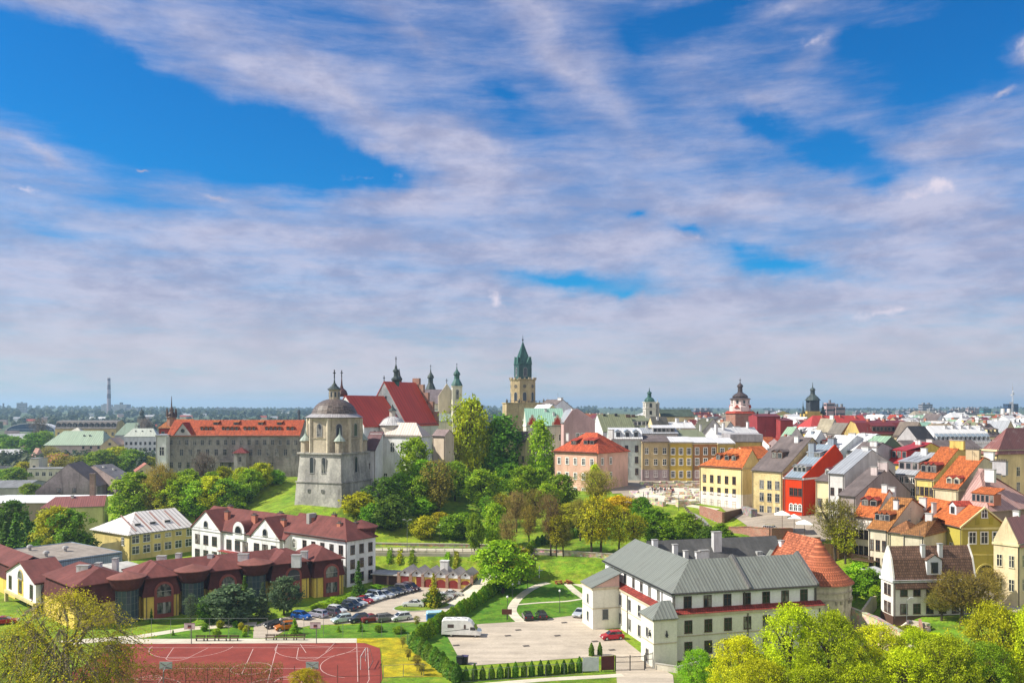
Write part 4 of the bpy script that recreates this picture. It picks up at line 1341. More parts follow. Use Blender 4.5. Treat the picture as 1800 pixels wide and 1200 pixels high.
house('mustard_house', 'mustard yellow house with white edged windows between beige and brown houses', None, 1176, 1218, 290, 777, 14.3, 0, D=16, roof='x', prof=[(0, 0), (.5, 1.5), (1, 0)], wall=stucco(0.56, 0.40, 0.09), rm=WHT_M,
  wins=[('R', 3, (9.8, 6.2, 2.0), 1.1, 2.1, 'trim')], cornice=CREAM)
house('brown_house', 'rusty brown house with white edged windows beside the mustard house', None, 1218, 1262, 290, 778, 14.3, 0, D=16, roof='x', prof=[(0, 0), (.5, 1.5), (1, 0)], wall=stucco(0.38, 0.185, 0.075), rm=WHT_M,
  wins=[('R', 3, (9.8, 6.2, 2.0), 1.1, 2.2, 'trim')], cornice=CREAM, base_band=(4.4, stucco(0.42, 0.26, 0.24)))
house('ochre_house', 'ochre house with flat pale roof, partly behind the orange tiled roof', None, 1262, 1292, 289, 779, 14.3, 0, D=16, roof='x', prof=[(0, 0), (.5, 1.5), (1, 0)], wall=stucco(0.44, 0.31, 0.09), rm=WHT_M, wins=[('R', 2, (9.8, 6.2), 1.1, 2.1, 'trim')], cornice=CREAM)
house('parapet_house', 'ochre house under a long grey parapet behind the square', None, 1284, 1340, 298, 776, 14.3, 0, D=12, roof='x', prof=[(0, 0), (.5, .25), (1, 0)], wall=stucco(0.50, 0.36, 0.12), rm=felt(0.30, 0.28, 0.29), th=2.6, wins=[('R', 4, (9.4, 6), 1.2, 1.7, 'brown')])
# ---- pink house with the red hipped roof on the wooded edge
house('pink_house', 'pink house with bright red hipped roof rising from the trees', 974, 1051, 1104, 262, 795, 10, 50, roof='y', rise=5.6, hip=(6.0, 6.5), wall=stucco(0.66, 0.42, 0.33), rm=tile(0.50, 0.095, 0.040), over=.6,
  wins=[('L', 5, (12.2, 7.6, 3), 1.0, 1.9, 'trim', (.04, .97)), ('R', 2, (12.4, 7.8), 1.0, 1.9, 'trim', (.0, .55))],
  dorm=[(.26, .18, 1.7, 1.3, 'shed', BROWNF, RED_T), (.40, .18, 1.7, 1.3, 'shed', BROWNF, RED_T), (.66, .16, 2.2, 1.3, 'shed', BROWNF, RED_T)], chim=[(.62, .13, 3.2, 1.3, 2.4, CHW), (.3, .9, 2.8, 1.0, 1.4, CHW)], cornice=CREAM)
house('cream_tenement', 'narrow cream house wall seen between the two birch trees', 905, 924, 935, 280, 775, 14, 40, roof='y', rise=3, wall=stucco(0.64, 0.54, 0.34), rm=TAUPE, wins=[('L', 2, (8, 4), 1, 2, 'brown')])
# ---- green roofed house with red ornamental gables, and its neighbours
gr = house('ornate_gable_house', 'white house with mint green roof and red ornamental dormer gables', None, 925, 992, 322, 748, 14, 4, D=14, roof='x', rise=6.4, wall=stucco(0.64, 0.60, 0.54), rm=MINT_M, wins=[('R', 5, (13.5, 9, 4.5), 1.1, 2.3, 'trim')],
  chim=[(.55, .42, 1.2, 1, 1.4, CHW), (.75, .3, 1.6, 1, 1.6, CHW)], cornice=WHITEW)
def ornate():
 W, D, e = DIM[gr]
 for fx in (.16, .82):
  b, c = MB(), MB()
  o = [(-2.2, 0), (2.2, 0), (2.1, 1.2), (1.4, 1.6), (1.3, 2.8), (.6, 3.2), (.35, 4.1), (-.35, 4.1), (-.6, 3.2), (-1.3, 2.8), (-1.4, 1.6), (-2.1, 1.2)]
  b.extr(o, -.1, .35)
  g = put('ornamental_gable', b.mesh('ornamental_gable', stucco(0.55, 0.42, 0.34)), gr, (fx * W, -.2, e))
  c.extr([(x * .62, .5 + z * .62) for x, z in o], -.2, -.08)
  put('red_field', c.mesh('red_field', stucco(0.42, 0.055, 0.035)), g)
ornate()
house('pink_gable_house', 'tall pinkish house with stepped attic beside the mint green roof', 988, 992, 1046, 318, 742, 14, 12, roof='y', prof=[(0, 0), (.25, 4.2), (.42, 4.9), (1, .3)], wall=stucco(0.50, 0.33, 0.33), rm=GRY_M, D=10, parapet=(.3, 0),
  wins=[('R', 4, (14.2, 9.5), 1.0, 2.1, 'trim', (.35, 1))], chim=[(.3, .1, 1.0, 1.2, 2.0, CHW)])
house('slate_roof_house', 'house with mauve slate roof and big white chimneys right of the tall tower', 938, 966, 1012, 350, 722, 15, 38, roof='y', rise=4.6, wall=WHITEW, rm=TAUPE, chim=[(.2, .35, 1.6, 2.2, 4.5, CHW), (.75, .3, 1.6, 2.0, 4.0, CHW), (.5, .15, 1.2, 1.5, 3, CHW)])
house('white_roof_house', 'house with pale grey metal roof just right of the tall tower', 920, 946, None, 340, 738, 15, 42, W=16, roof='y', rise=6.0, wall=CREAM, rm=WHT_M, chim=[(.6, .2, 1.6, 2.6, 3.2, CHW)])
# ---- long olive roofs
house('olive_roof_house', 'white gabled house with long olive green roof marked by faded bands', 1040, 1060, 1118, 345, 758, 15, 12, roof='x', rise=6.8, wall=WHITEW, rm=OLV_M, chim=[(.2, .45, 1.2, 1.2, .9, DARK), (.55, .45, 1.4, 1.3, .9, DARK), (.92, .42, 1.4, 2.6, 1.0, stucco(.16, .1, .09))], wins=[('L', 1, (11,), 1, 1.6, 'small')])
house('olive_roof_house', 'second house with olive roof and a band of attic windows', None, 1112, 1142, 352, 754, 15, 8, D=15, roof='x', rise=5.4, wall=WHITEW, rm=OLV_M, dorm=[(.6, .12, 7, 1.8, 'shed', WHITE, OLV_M, 4)], chim=[(.3, .45, 1.4, 2, .9, stucco(.16, .1, .09))])
house('dark_roof_house', 'house with dull grey roof below the green domed church tower', 1136, 1150, 1178, 350, 755, 15, 25, roof='x', rise=5.2, wall=CREAM, rm=felt(0.15, 0.14, 0.12), chim=[(.4, .4, 1.5, 1.2, .9, CHW)])
house('white_house', 'flat fronted cream house with white roof below the dark green church roof', 1167, 1172, 1222, 352, 752, 15, 8, D=10, roof='x', rise=2.2, wall=stucco(.66, .58, .46), rm=WHT_M, wins=[('R', 4, (8.4,), 1.4, 2, 'brown')], chim=[(.5, .5, 2.4, 1.4, 2.2, CHW), (.8, .5, 1.4, 1, 1.6, CHW)])
house('white_house', 'whitewashed attic house with long pale skylight band behind the pale blue house', None, 1128, 1192, 318, 762, 15, 0, D=12, roof='x', rise=2.0, wall=stucco(.62, .58, .56), rm=GRY_M, chim=[(.2, .4, 1.8, 1.2, 1.5, CHW), (.55, .6, 1.4, .8, 1.4, CHB)], dorm=[(.62, .1, 8, 1.5, 'shed', GREYF, WHT_M, 5)])
house('olive_roof_house', 'house with flat olive roof behind the mustard house', None, 1192, 1240, 318, 768, 15, 4, D=14, roof='x', rise=2.4, wall=CREAM, rm=OLV_M, chim=[(.98, .4, 3.4, .8, 1.4, CHW), (.3, .6, 1.4, .8, 1.2, CHW)])
house('white_roof_house', 'wide shallow white roof with tall white chimneys behind the brown house', 1238, 1262, 1338, 330, 768, 15, 22, roof='x', rise=3.4, wall=WHITEW, rm=WHT_M, chim=[(.02, .2, 3.8, .9, 1.2, CHW), (.25, .4, 3.4, .9, 1.3, CHW), (.62, .6, 1.6, 4.0, 1.4, CHW), (.85, .5, 3, .9, 1.4, CHW)])
house('dark_roof_house', 'house with steep dark olive roof left of the brick gate tower', 1215, 1236, 1272, 370, 757, 15, 35, roof='y', rise=5.2, wall=GREYW, rm=felt(0.085, 0.085, 0.06), chim=[(.4, .3, 1.6, .9, 1.4, CHW)])
house('maroon_house', 'long maroon walled house with maroon roof right of the brick gate tower', 1328, 1331, 1372, 372, 732, 16, 6, roof='x', D=10, rise=1.0, wall=stucco(0.27, 0.045, 0.05), rm=MAROON, chim=[(.2, .5, 1.6, .8, .8, DARK), (.7, .5, 1.4, .8, .8, DARK)])
house('maroon_house', 'lower maroon walled house stepping down beside the long maroon one', None, 1372, 1394, 368, 739, 16, 6, D=12, roof='x', rise=.8, wall=stucco(0.30, 0.05, 0.05), rm=MAROON, chim=[(.6, .5, 1, .8, .8, DARK)])
house('town_hall', 'large building with wide bright red metal roof below the dark square tower', 1400, 1425, 1530, 400, 752, 16, 14, roof='x', rise=5.6, hip=(5, 0), wall=OCHRE, rm=seam(0.42, 0.055, 0.045, rust=.2), chim=[(.3, .45, 1.2, 1, 1.4, CHB), (.6, .45, 1.4, 1, 1.4, CHB), (.85, .4, 1.4, 1, 1.4, CHB)], wins=[('R', 8, (8.2,), 1.2, 2, 'small')])
house('orange_roof_house', 'small white house with orange roof wedge under the dark brown roof', 1350, 1352, 1372, 310, 782, 15, 20, roof='x', D=10, rise=2.6, wall=WHITEW, rm=OR_T2, wins=[('R', 3, (9.5,), 1, 2, 'trim')])
house('orange_roof_house', 'low house with orange red tiles behind the yellow house with three dormers', 1318, 1322, 1362, 250, 806, 13, 30, roof='x', D=10, rise=3.2, wall=CREAM, rm=OR_T, over=.2)
house('green_roof_house', 'house with bright pale green roof in the middle of the roofs', 1373, 1388, 1412, 322, 768, 15, 35, roof='y', rise=3.6, wall=WHITEW, rm=GRN_M, chim=[(.8, .3, 1.4, .8, 1.2, CHW)])
house('white_house', 'small white gabled house with white roof and dark attic window', 1412, 1434, 1452, 300, 772, 15, 35, roof='y', rise=3.0, wall=BLUEW, rm=WHT_M, wins=[('R', 1, (11.8,), 1, 1.4, 'small', (.35, .65))], chim=[(.3, .5, 1.4, .8, 1.4, CHG)])
house('tan_roof_house', 'house with sandy roof and grey blank gable beneath the red town hall roof', 1434, 1458, 1476, 330, 758, 15, 40, roof='y', rise=4.8, wall=GREYW, rm=felt(0.30, 0.26, 0.19), chim=[(.5, .2, 2.0, 1.0, 2.0, CHW)])
house('ochre_gable_house', 'ochre gabled house with dark attic window below the red roof', 1472, 1478, 1504, 318, 763, 15, 8, D=10, roof='y', rise=4.0, wall=stucco(0.50, 0.28, 0.06), rm=felt(.16, .14, .12), over=.6, wins=[('R', 1, (10.8,), 1.3, 1.9, 'brown', (.3, .7))])
house('maroon_attic_house', 'ochre house with rusty maroon roof and long row of attic dormers', 1504, 1512, 1606, 300, 762, 15, 10, roof='x', D=10, prof=[(0, 0), (.3, 3.6), (.6, 4.4), (1, 0)], wall=stucco(0.48, 0.36, 0.14), rm=MAROON, wins=[('R', 6, (7.6, 3.8), 1.2, 2.2, 'trim')],
  dorm=[(.45, .05, 9, 1.8, 'shed', stucco(.12, .05, .045), MAROON, 6), (.86, .05, 2.0, 1.8, 'round', CREAM, MAROON)], chim=[(.3, .5, 1.4, 1, 1.8, CHB), (.6, .5, 1.4, 1, 1.8, CHB)])
house('tan_gable_house', 'house with tall sandy gable wall right of the long maroon attic', 1598, 1604, 1628, 290, 766, 15, 12, D=10, roof='y', rise=4.6, wall=stucco(0.42, 0.34, 0.22), rm=felt(.15, .12, .10))
house('slate_house', 'house with near black slate roof left of the long white mansard', 1609, 1614, 1644, 276, 774, 15, 15, roof='x', D=10, rise=4.4, wall=GREYW, rm=felt(0.028, 0.028, 0.034))
house('mint_roof_house', 'house with mint coloured roof behind the black slate roof', 1624, 1630, 1650, 330, 756, 15, 15, roof='x', D=10, rise=3, wall=CREAM, rm=MINT_M, chim=[(.3, .5, 1.2, .8, .8, CHW)])
house('mansard_house', 'long white roofed house with bluish mansard full of small dormers', 1640, 1646, 1741, 282, 776, 15, 6, roof='x', D=10, prof=[(0, 0), (.15, 2.6), (.55, 5.0), (1, 0)], wall=WHITEW, rm=WHT_M, dorm=[((k + .5) / 12, .012, .9, 1.3, 'shed', BLUEW, BLU_M) for k in range(12)],
  chim=[(.3, .4, 1.6, 1.4, 1.0, CHW), (.45, .4, 1.6, 1.4, 1, CHW), (.6, .4, 1.6, 1.4, 1, CHW), (.75, .4, 1.6, 1.4, 1, CHW), (.92, .3, 1.8, 1, 1, CHW)])
house('taupe_wall_house', 'house with long blank mauve brown wall between the slate roof and orange tiles', 1590, 1598, 1727, 250, 790, 14, 8, roof='x', D=10, prof=[(0, 0), (.5, 2.4), (1, 0)], wall=stucco(0.24, 0.19, 0.19), rm=felt(.11, .09, .09), chim=[(.2, .4, 1.2, .9, 1.4, CHW), (.7, .4, 1.4, .9, 1.4, CHB)])
house('rusty_roof_house', 'cream corner house with big rusty maroon hipped roof at the right edge', 1724, 1752, 1850, 232, 790, 13, 22, roof='x', rise=5.6, hip=(7, 0), wall=stucco(0.62, 0.50, 0.26), rm=seam(0.20, 0.085, 0.075, rust=.6, rc=(.42, .34, .32)), over=.6, wins=[('R', 4, (8.2, 4), 1.2, 2.4, 'cream'), ('L', 2, (8.2, 4), 1.2, 2.4, 'cream')], cornice=CREAM)
house('tan_roof_house', 'low house with tawny flat roof behind the mint roof', 1646, 1650, 1682, 320, 756, 15, 10, D=10, roof='x', rise=2.2, wall=TANW, rm=felt(.24, .19, .13))
# ---- further rows: every roof is a house of its own
WALLC = [('cream', CREAM), ('white', WHITEW), ('yellow', YELLOW), ('pinkish', PINKW), ('grey', GREYW), ('tan', TANW), ('bluish', BLUEW), ('mauve', MAUVE)]
ROOFC = [('white metal', WHT_M), ('grey metal', GRY_M), ('rusty maroon', MAROON), ('orange tiled', OR_T2), ('dark grey', SLATE), ('brown', TAUPE), ('olive', OLV_M), ('red', RED_T), ('pale green', GRN_M), ('sandy', felt(.26, .22, .17)), ('white metal', WHT_M), ('grey metal', GRY_M), ('brown', TAUPE), ('rusty maroon', MAROON)]
PLACES = [(960, 'right of the tall green spired tower'), (1100, 'below the green domed church tower'), (1210, 'left of the brick gate tower'), (1301, 'around the brick gate tower'), (1380, 'between the two dark helmed towers'), (1470, 'behind the red town hall roof'),
   (1570, 'on the right beyond the maroon attic'), (1660, 'below the far tower blocks'), (1760, 'below the lattice mast at the right')]
def far_rows():
 rnd = random.Random(11)
 for Y, h0, ua, ub, wlo, whi in ((300, 11.0, 1380, 1500, 7, 10), (350, 10.6, 1400, 1840, 7, 11), (368, 11.4, 1440, 1840, 6, 9), (392, 11.0, 1270, 1840, 7, 11), (408, 12.0, 1480, 1840, 7, 10), (430, 11.6, 1000, 1840, 8, 13), (455, 12.4, 1000, 1840, 8, 12), (490, 12.0, 960, 1840, 9, 14), (525, 12.6, 960, 1840, 9, 14), (560, 12.3, 950, 1840, 10, 18), (660, 12.6, 950, 1840, 12, 22), (800, 13, 940, 1840, 16, 30), (1000, 13, 930, 1840, 20, 40)):
  u = ua
  while u < ub:
   w = rnd.uniform(wlo, whi)
   Yr = Y + rnd.uniform(-18, 18)
   du = w * F / Yr
   wn_, wm2 = rnd.choice(WALLC)
   rn_, rm2 = rnd.choice(ROOFC)
   zg = max(gz((u - UC) / F * Yr, Yr), 12)
   e = h0 + rnd.uniform(-3, 2.5)
   ry = rnd.random() < .55
   rs = rnd.choice((1.2, 3.0, 4.2, 5.0))
   nch = rnd.randint(2, 4)
   ch = [(rnd.uniform(.15, .9), rnd.uniform(.25, .7), rnd.uniform(1.0, 2.4), rnd.uniform(.8, 1.2), rnd.uniform(1.2, 3.2), CHW if rnd.random() < .75 else CHB) for _ in range(nch)]
   dm = []
   if Y < 480 and rs > 2.5 and rnd.random() < .6:
    k = rnd.randint(2, 3)
    dm = [((q + .5) / k, .12, 1.5, 1.4, rnd.choice(('gable', 'shed')), wm2, rm2) for q in range(k)]
   ws = [('R', 4, (e - 3.2, e - 6.6), 1.1, 1.8, 'small'), ('L', 3, (e - 3.2, e - 6.6), 1.1, 1.8, 'small')] if Y < 480 else [('R', 4, (e - 3.0,), 1.2, 1.8, 'small')] if Y < 640 else ()
   hp = (0, 0) if rnd.random() < .75 else (3, 3)
   pl = min(PLACES, key=lambda q: abs(q[0] - u - du / 2))[1]
   house('town_house', None, None, u, None, Yr, 0, zg, rnd.uniform(8, 38), W=w, D=rnd.uniform(9, 15), ze=zg + e, roof='y' if ry else 'x', rise=rs, hip=hp, wall=wm2, rm=rm2, chim=ch, dorm=dm, wins=ws, over=.3,
     later_=('%s %shouse with %s roof%s' % (wn_, 'hipped ' if hp[0] else '', rn_, ' and dormers' if dm else ''), pl), group='houses of the old town roofscape')
   u += du * rnd.uniform(.82, 1.0)
far_rows()
# ================================================================== churches, towers and other landmarks
DKM = patina((0.030, 0.038, 0.040), (0.055, 0.075, 0.070))
GREENC = patina((0.018, 0.055, 0.050), (0.045, 0.125, 0.108))
TEALC = patina((0.020, 0.048, 0.050), (0.045, 0.100, 0.098))
IRON = plain(0.035, 0.033, 0.033, rough=0.5, metal=0.6)
def cross_mesh(h):
 b = MB()
 t = h * .035 + .03
 b.box(-t, -t, 0, t, t, h)
 b.box(-h * .24, -t * .8, h * .58, h * .24, t * .8, h * .58 + 2 * t)
 b.lathe([(0, h * .1), (h * .09, h * .18), (0, h * .27)], 8)
 return b.mesh('cross', IRON)
def part(name, b, mt, parent, loc=(0, 0, 0), rz=0.0, smooth=False):
 return put(name, b.mesh(name, mt, smooth), parent, loc, rz)
def lathe_part(name, prof, n, mt, parent, loc=(0, 0, 0), rot=0.0, smooth=False):
 b = MB()
 b.lathe(prof, n, rot=rot)
 return part(name, b, mt, parent, loc, 0, smooth)
def ring_windows(parent, n, r, z, w, h, style, rot=0.0, which=None):
 for k in range(n):
  if which and k not in which:
   continue
  a = R(rot + 360 * k / n)
  window(parent, (r * math.cos(a), r * math.sin(a), z), a + R(90), w, h, style)
# ---- the round domed chapel on its tall grey block
def domed_chapel():
 Y, a, yaw = 236.0, 13.7, R(67)
 X = (599 - UC) / F * Y
 z0 = H - 171 * Y / F
 root = thing('domed_chapel', 'grey domed chapel on a tall weathered block with small corner turrets', 'chapel', (X, Y, z0), yaw)
 OW = old_wall((0.46, 0.44, 0.40), (0.25, 0.24, 0.225))
 OW2 = old_wall((0.48, 0.41, 0.31), (0.27, 0.23, 0.18))
 zm, zt_ = H - 133 * Y / F - z0, H - 83 * Y / F - z0
 b = MB()
 def frus(o0, h0, o1, h1):
  p = [(-o0, -o0, h0), (a + o0, -o0, h0), (a + o0, a + o0, h0), (-o0, a + o0, h0)]
  q = [(-o1, -o1, h1), (a + o1, -o1, h1), (a + o1, a + o1, h1), (-o1, a + o1, h1)]
  b.face(p[::-1])
  b.face(q)
  for k in range(4):
   b.face([p[k], p[(k + 1) % 4], q[(k + 1) % 4], q[k]])
 frus(1.3, -4, .7, zm)
 frus(.55, zm, 0, zt_)
 part('wall', b, OW, root)
 b = MB()
 b.box(-.95, -.95, zm - .1, a + .95, a + .95, zm + .2)
 b.box(-.6, -.6, zt_, a + .6, a + .6, zt_ + .45)
 part('cornice', b, old_wall((0.40, 0.38, 0.35), (0.2, 0.19, 0.18)), root)
 for f, ts in (('L', (5.4, 9.4)), ('R', (7.0,))):
  for t in ts:
   loc, rz = FACE[f](a, a, t, zm + 2.6)
   window(root, (loc[0] - (.32 if f == 'L' else 0), loc[1] - (.32 if f == 'R' else 0), loc[2]), rz, 1.25, 4.4, 'arch')
 for t in (5.4, 10):
  window(root, (-.98, t, 3.2), R(-90), .6, .9, 'small')
 c = a / 2
 r = 7.7
 ze = H - 17 * 245 / F - z0
 b = MB()
 b.lathe([(r, zt_ + .3), (r, ze)], 8, c, c, 22.5)
 drum = part('drum', b, OW2, root)
 ap = r * math.cos(R(22.5))
 b = MB()
 for k in range(8):
  an = R(22.5 + 45 * k)
  b.lathe([(.55, zt_ + .4), (.55, ze - .3)], 6, c + (r - .1) * math.cos(an), c + (r - .1) * math.sin(an))
 for z in (ze - .7, zt_ + 4.2):
  b.lathe([(r + .12, z), (r + .25, z + .3)], 8, c, c, 22.5)
 part('pilaster', b, old_wall((0.60, 0.52, 0.40), (0.40, 0.34, 0.27)), root)
 for k in range(8):
  an = R(45 * k)
  window(root, (c + ap * math.cos(an), c + ap * math.sin(an), zt_ + 5.0), an + R(90), 1.5, 3.5, 'arch')
 dome = [(r + .7, ze), (r - .6, ze + .7), (6.5, ze + 1.0), (6.1, ze + 2.1), (5.4, ze + 3.2), (4.4, ze + 4.1), (3.1, ze + 4.8), (1.8, ze + 5.2)]
 b = MB()
 b.lathe(dome[:3], 16, c, c, 22.5)
 part('dome_skirt', b, seam(0.34, 0.32, 0.33, rust=.3), root)
 b = MB()
 b.lathe([(6.55, ze + .98)] + dome[3:], 24, c, c)
 def _dome(t):
  t.b.inputs['Roughness'].default_value = 0.5
  bt = t.new('ShaderNodeTexBrick', offset=0.5)
  t.l.new(t.uv(), bt.inputs['Vector'])
  bt.inputs['Color1'].default_value = (.115, .085, .075, 1)
  bt.inputs['Color2'].default_value = (.060, .048, .046, 1)
  bt.inputs['Mortar'].default_value = (.22, .18, .165, 1)
  bt.inputs['Scale'].default_value = 1.0
  bt.inputs['Mortar Size'].default_value = .05
  bt.inputs['Brick Width'].default_value = 1.5
  bt.inputs['Row Height'].default_value = .9
  t.color(bt.outputs[0])
 part('dome', b, mat('dome_sheets', _dome), root)
 zl = ze + 5.1
 b = MB()
 b.lathe([(1.6, zl), (1.6, zl + 2.6), (1.9, zl + 2.7), (1.9, zl + 2.9)], 8, c, c, 22.5)
 lan = part('lantern', b, OW2, root)
 for k in range(8):
  an = R(45 * k)
  window(lan, (c + 1.48 * math.cos(an), c + 1.48 * math.sin(an), zl + .7), an + R(90), .5, 1.4, 'small')
 b = MB()
 b.lathe([(2.1, zl + 2.85), (1.3, zl + 3.5), (.8, zl + 3.9), (.7, zl + 4.2), (.3, zl + 4.7), (.14, zl + 5.7), (.1, zl + 6.1)], 12, c, c)
 part('lantern_roof', b, DKM, root)
 put('cross', cross_mesh(2.5), root, (c, c, zl + 6.0))
 for x, y in ((0, 0), (0, a), (a, 0), (a, a)):
  x, y = x + (1.1 if x == 0 else -1.1), y + (1.1 if y == 0 else -1.1)
  b = MB()
  b.lathe([(1.35, zt_ + .4), (1.35, zt_ + 3.4), (1.6, zt_ + 3.5), (1.6, zt_ + 3.7)], 8, x, y, 22.5)
  t = part('turret', b, OW2, root)
  b = MB()
  b.lathe([(1.75, zt_ + 3.7), (1.3, zt_ + 4.4), (.6, zt_ + 5.1), (.3, zt_ + 5.6), (.08, zt_ + 7.4)], 10, x, y)
  part('turret_roof', b, patina((.22, .28, .24), (.36, .40, .36)), t)
domed_chapel()
# ---- basilica: tall red nave, lower chancel, white side chapel, ridge turrets
REDR = seam(0.52, 0.072, 0.042, rust=.15, pitch=1.4, line=.25)
def basilica():
 th_ = 60.0
 n = house('basilica', 'large church with steep red roofs, grey gable and dark ridge turret', None, 714, None, 275, 745, 15, th_, W=17.5, D=18, roof='x', rise=13.7, wall=old_wall((.30, .32, .34), (.20, .22, .24)), rm=REDR, over=.5, verge=.2, cat='church',
    wins=[('R', 4, (13.0,), 1.3, 4.2, 'arch', (.25, 1)), ('L', 1, (27.6,), .8, 1.2, 'small', (.42, .5))])
 W, D, e = DIM[n]
 # white side wall under the eave
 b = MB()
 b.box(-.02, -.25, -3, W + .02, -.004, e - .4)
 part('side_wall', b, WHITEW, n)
 # chancel: runs toward the chapel from the nave's grey gable; local -x
 L2, w2 = 19.0, 7.4
 b = MB()
 e2 = e - .1
 b.box(-L2, 9 - w2, -4, -.003, 9 + w2, e2)
 q = [(-L2, 9 - w2, e2), (-L2, 9 + w2, e2), (-L2, 9, e2 + 8.8)]
 b.face(q[::-1])
 part('chancel_wall', b, WHITEW, n)
 r = roof_mesh([(0, 0), (w2, 9.0), (2 * w2, 0)], 2 * w2, L2 - .3, 'x', 0, 0, .5, 0.15, .2, REDR, e2)
 put('roof', r, n, (-L2, 9 - w2, 0))
 for x in (-4, -9, -14):
  window(n, (x, 9 - w2, e2 - 5.4), 0, 1.2, 3.6, 'arch')
 # ridge turret
 zr = e + 13.7
 b = MB()
 b.lathe([(1.1, zr - 1.8), (1.1, zr + .4)], 8, 6.3, 9)
 tb = part('turret_base', b, GREENC, n)
 b = MB()
 b.lathe([(1.2, zr + .3), (1.6, zr + .8), (1.5, zr + 1.3), (.9, zr + 1.8), (.75, zr + 2.0), (.75, zr + 3.4), (1.15, zr + 3.6), (.95, zr + 4.1), (.45, zr + 4.6), (.4, zr + 5.2), (.18, zr + 5.8), (.08, zr + 6.8)], 8, 6.3, 9)
 part('ridge_turret', b, DKM, n)
 put('cross', cross_mesh(1.9), n, (6.3, 9, zr + 6.7))
 put('cross', cross_mesh(2.0), n, (0, 9, zr))
 # stepped brick gable and a small turret at the far end
 b = MB()
 for k, (hw, hz) in enumerate(((9, 4), (7.2, 7.4), (5.2, 10.4), (3.2, 13.2), (1.4, 15.4))):
  b.box(W - .2, 9 - hw, e - 1, W + .9 - k * .01, 9 + hw, e + hz)
 part('stepped_gable', b, brick(.30, .12, .09), n)
 b = MB()
 b.lathe([(.9, zr - 3), (.9, zr + .8), (1.2, zr + 1.4), (.5, zr + 2.6), (.1, zr + 5)], 8, W - 3, 14)
 part('ridge_turret', b, DKM, n)
 # small spire with onion on the chancel ridge
 b = MB()
 b.lathe([(1.7, e2 + 8.8), (1.9, e2 + 9.6), (1.5, e2 + 10.6), (.6, e2 + 11.4), (.3, e2 + 12.4), (.1, e2 + 15)], 10, -L2 + 1.2, 11.5)
 part('onion_turret', b, seam(.09, .035, .035), n)
 put('cross', cross_mesh(2.2), n, (-L2 + 1.2, 11.5, e2 + 14.8))
basilica()
def side_chapel():
 n = house('white_chapel', 'white side chapel with pale hipped roof below the red nave', 668, 741, None, 258, 765, 13, 66, W=5.5, roof='y', rise=3.6, hip=(3.5, 3.5), wall=WHITEW, rm=seam(.50, .42, .38, rust=.3, pitch=.9), over=.4, cat='chapel',
    wins=[('L', 2, (13.4,), 1.3, 3.0, 'archwhite', (.32, .82)), ('L', 2, (4.5,), 1.2, 2.2, 'white', (.5, .98))], base_band=(5, old_wall((.4, .39, .38), (.25, .25, .24))))
 d = thing('round_chapel', 'small white round chapel with ribbed dome and lantern between roofs', 'chapel', ((690 - UC) / F * 268, 268, 22), 0)
 lathe_part('wall', [(4.6, -6), (4.6, 12.4), (4.9, 12.6)], 16, stucco(.62, .56, .50), d)
 lathe_part('dome', [(5.1, 12.5), (3.9, 13.2), (2.8, 14.4), (1.2, 15.2)], 16, seam(.46, .45, .46), d, smooth=False)
 la = lathe_part('lantern', [(.95, 15), (.95, 16.9), (1.2, 17.1)], 8, stucco(.5, .46, .42), d)
 lathe_part('lantern_roof', [(1.4, 17.0), (.8, 17.6), (.4, 18.0), (.08, 19.0)], 8, DKM, d)
 house('sacristy', 'low white annex with dark maroon lean-to roof beside the domed chapel', 637, 660, None, 250, 790, 13.5, 66, W=4, roof='y', prof=[(0, 0), (1, 4.6)], wall=WHITEW, rm=felt(.13, .07, .075), cat='annex', wins=[('L', 1, (8.6, 4.4), 1.0, 1.5, 'brown', (.35, .75))], base_band=(3.4, old_wall((.4, .39, .38), (.25, .25, .24))))
 house('church_house', 'small beige gabled outbuilding between the white chapel and the tall trees', 760, 782, None, 266, 766, 15, 55, W=4.5, roof='y', rise=1.8, wall=stucco(.56, .47, .38), rm=felt(.2, .15, .15), wins=[('L', 2, (5.5,), 1, 2, 'brown')])
side_chapel()
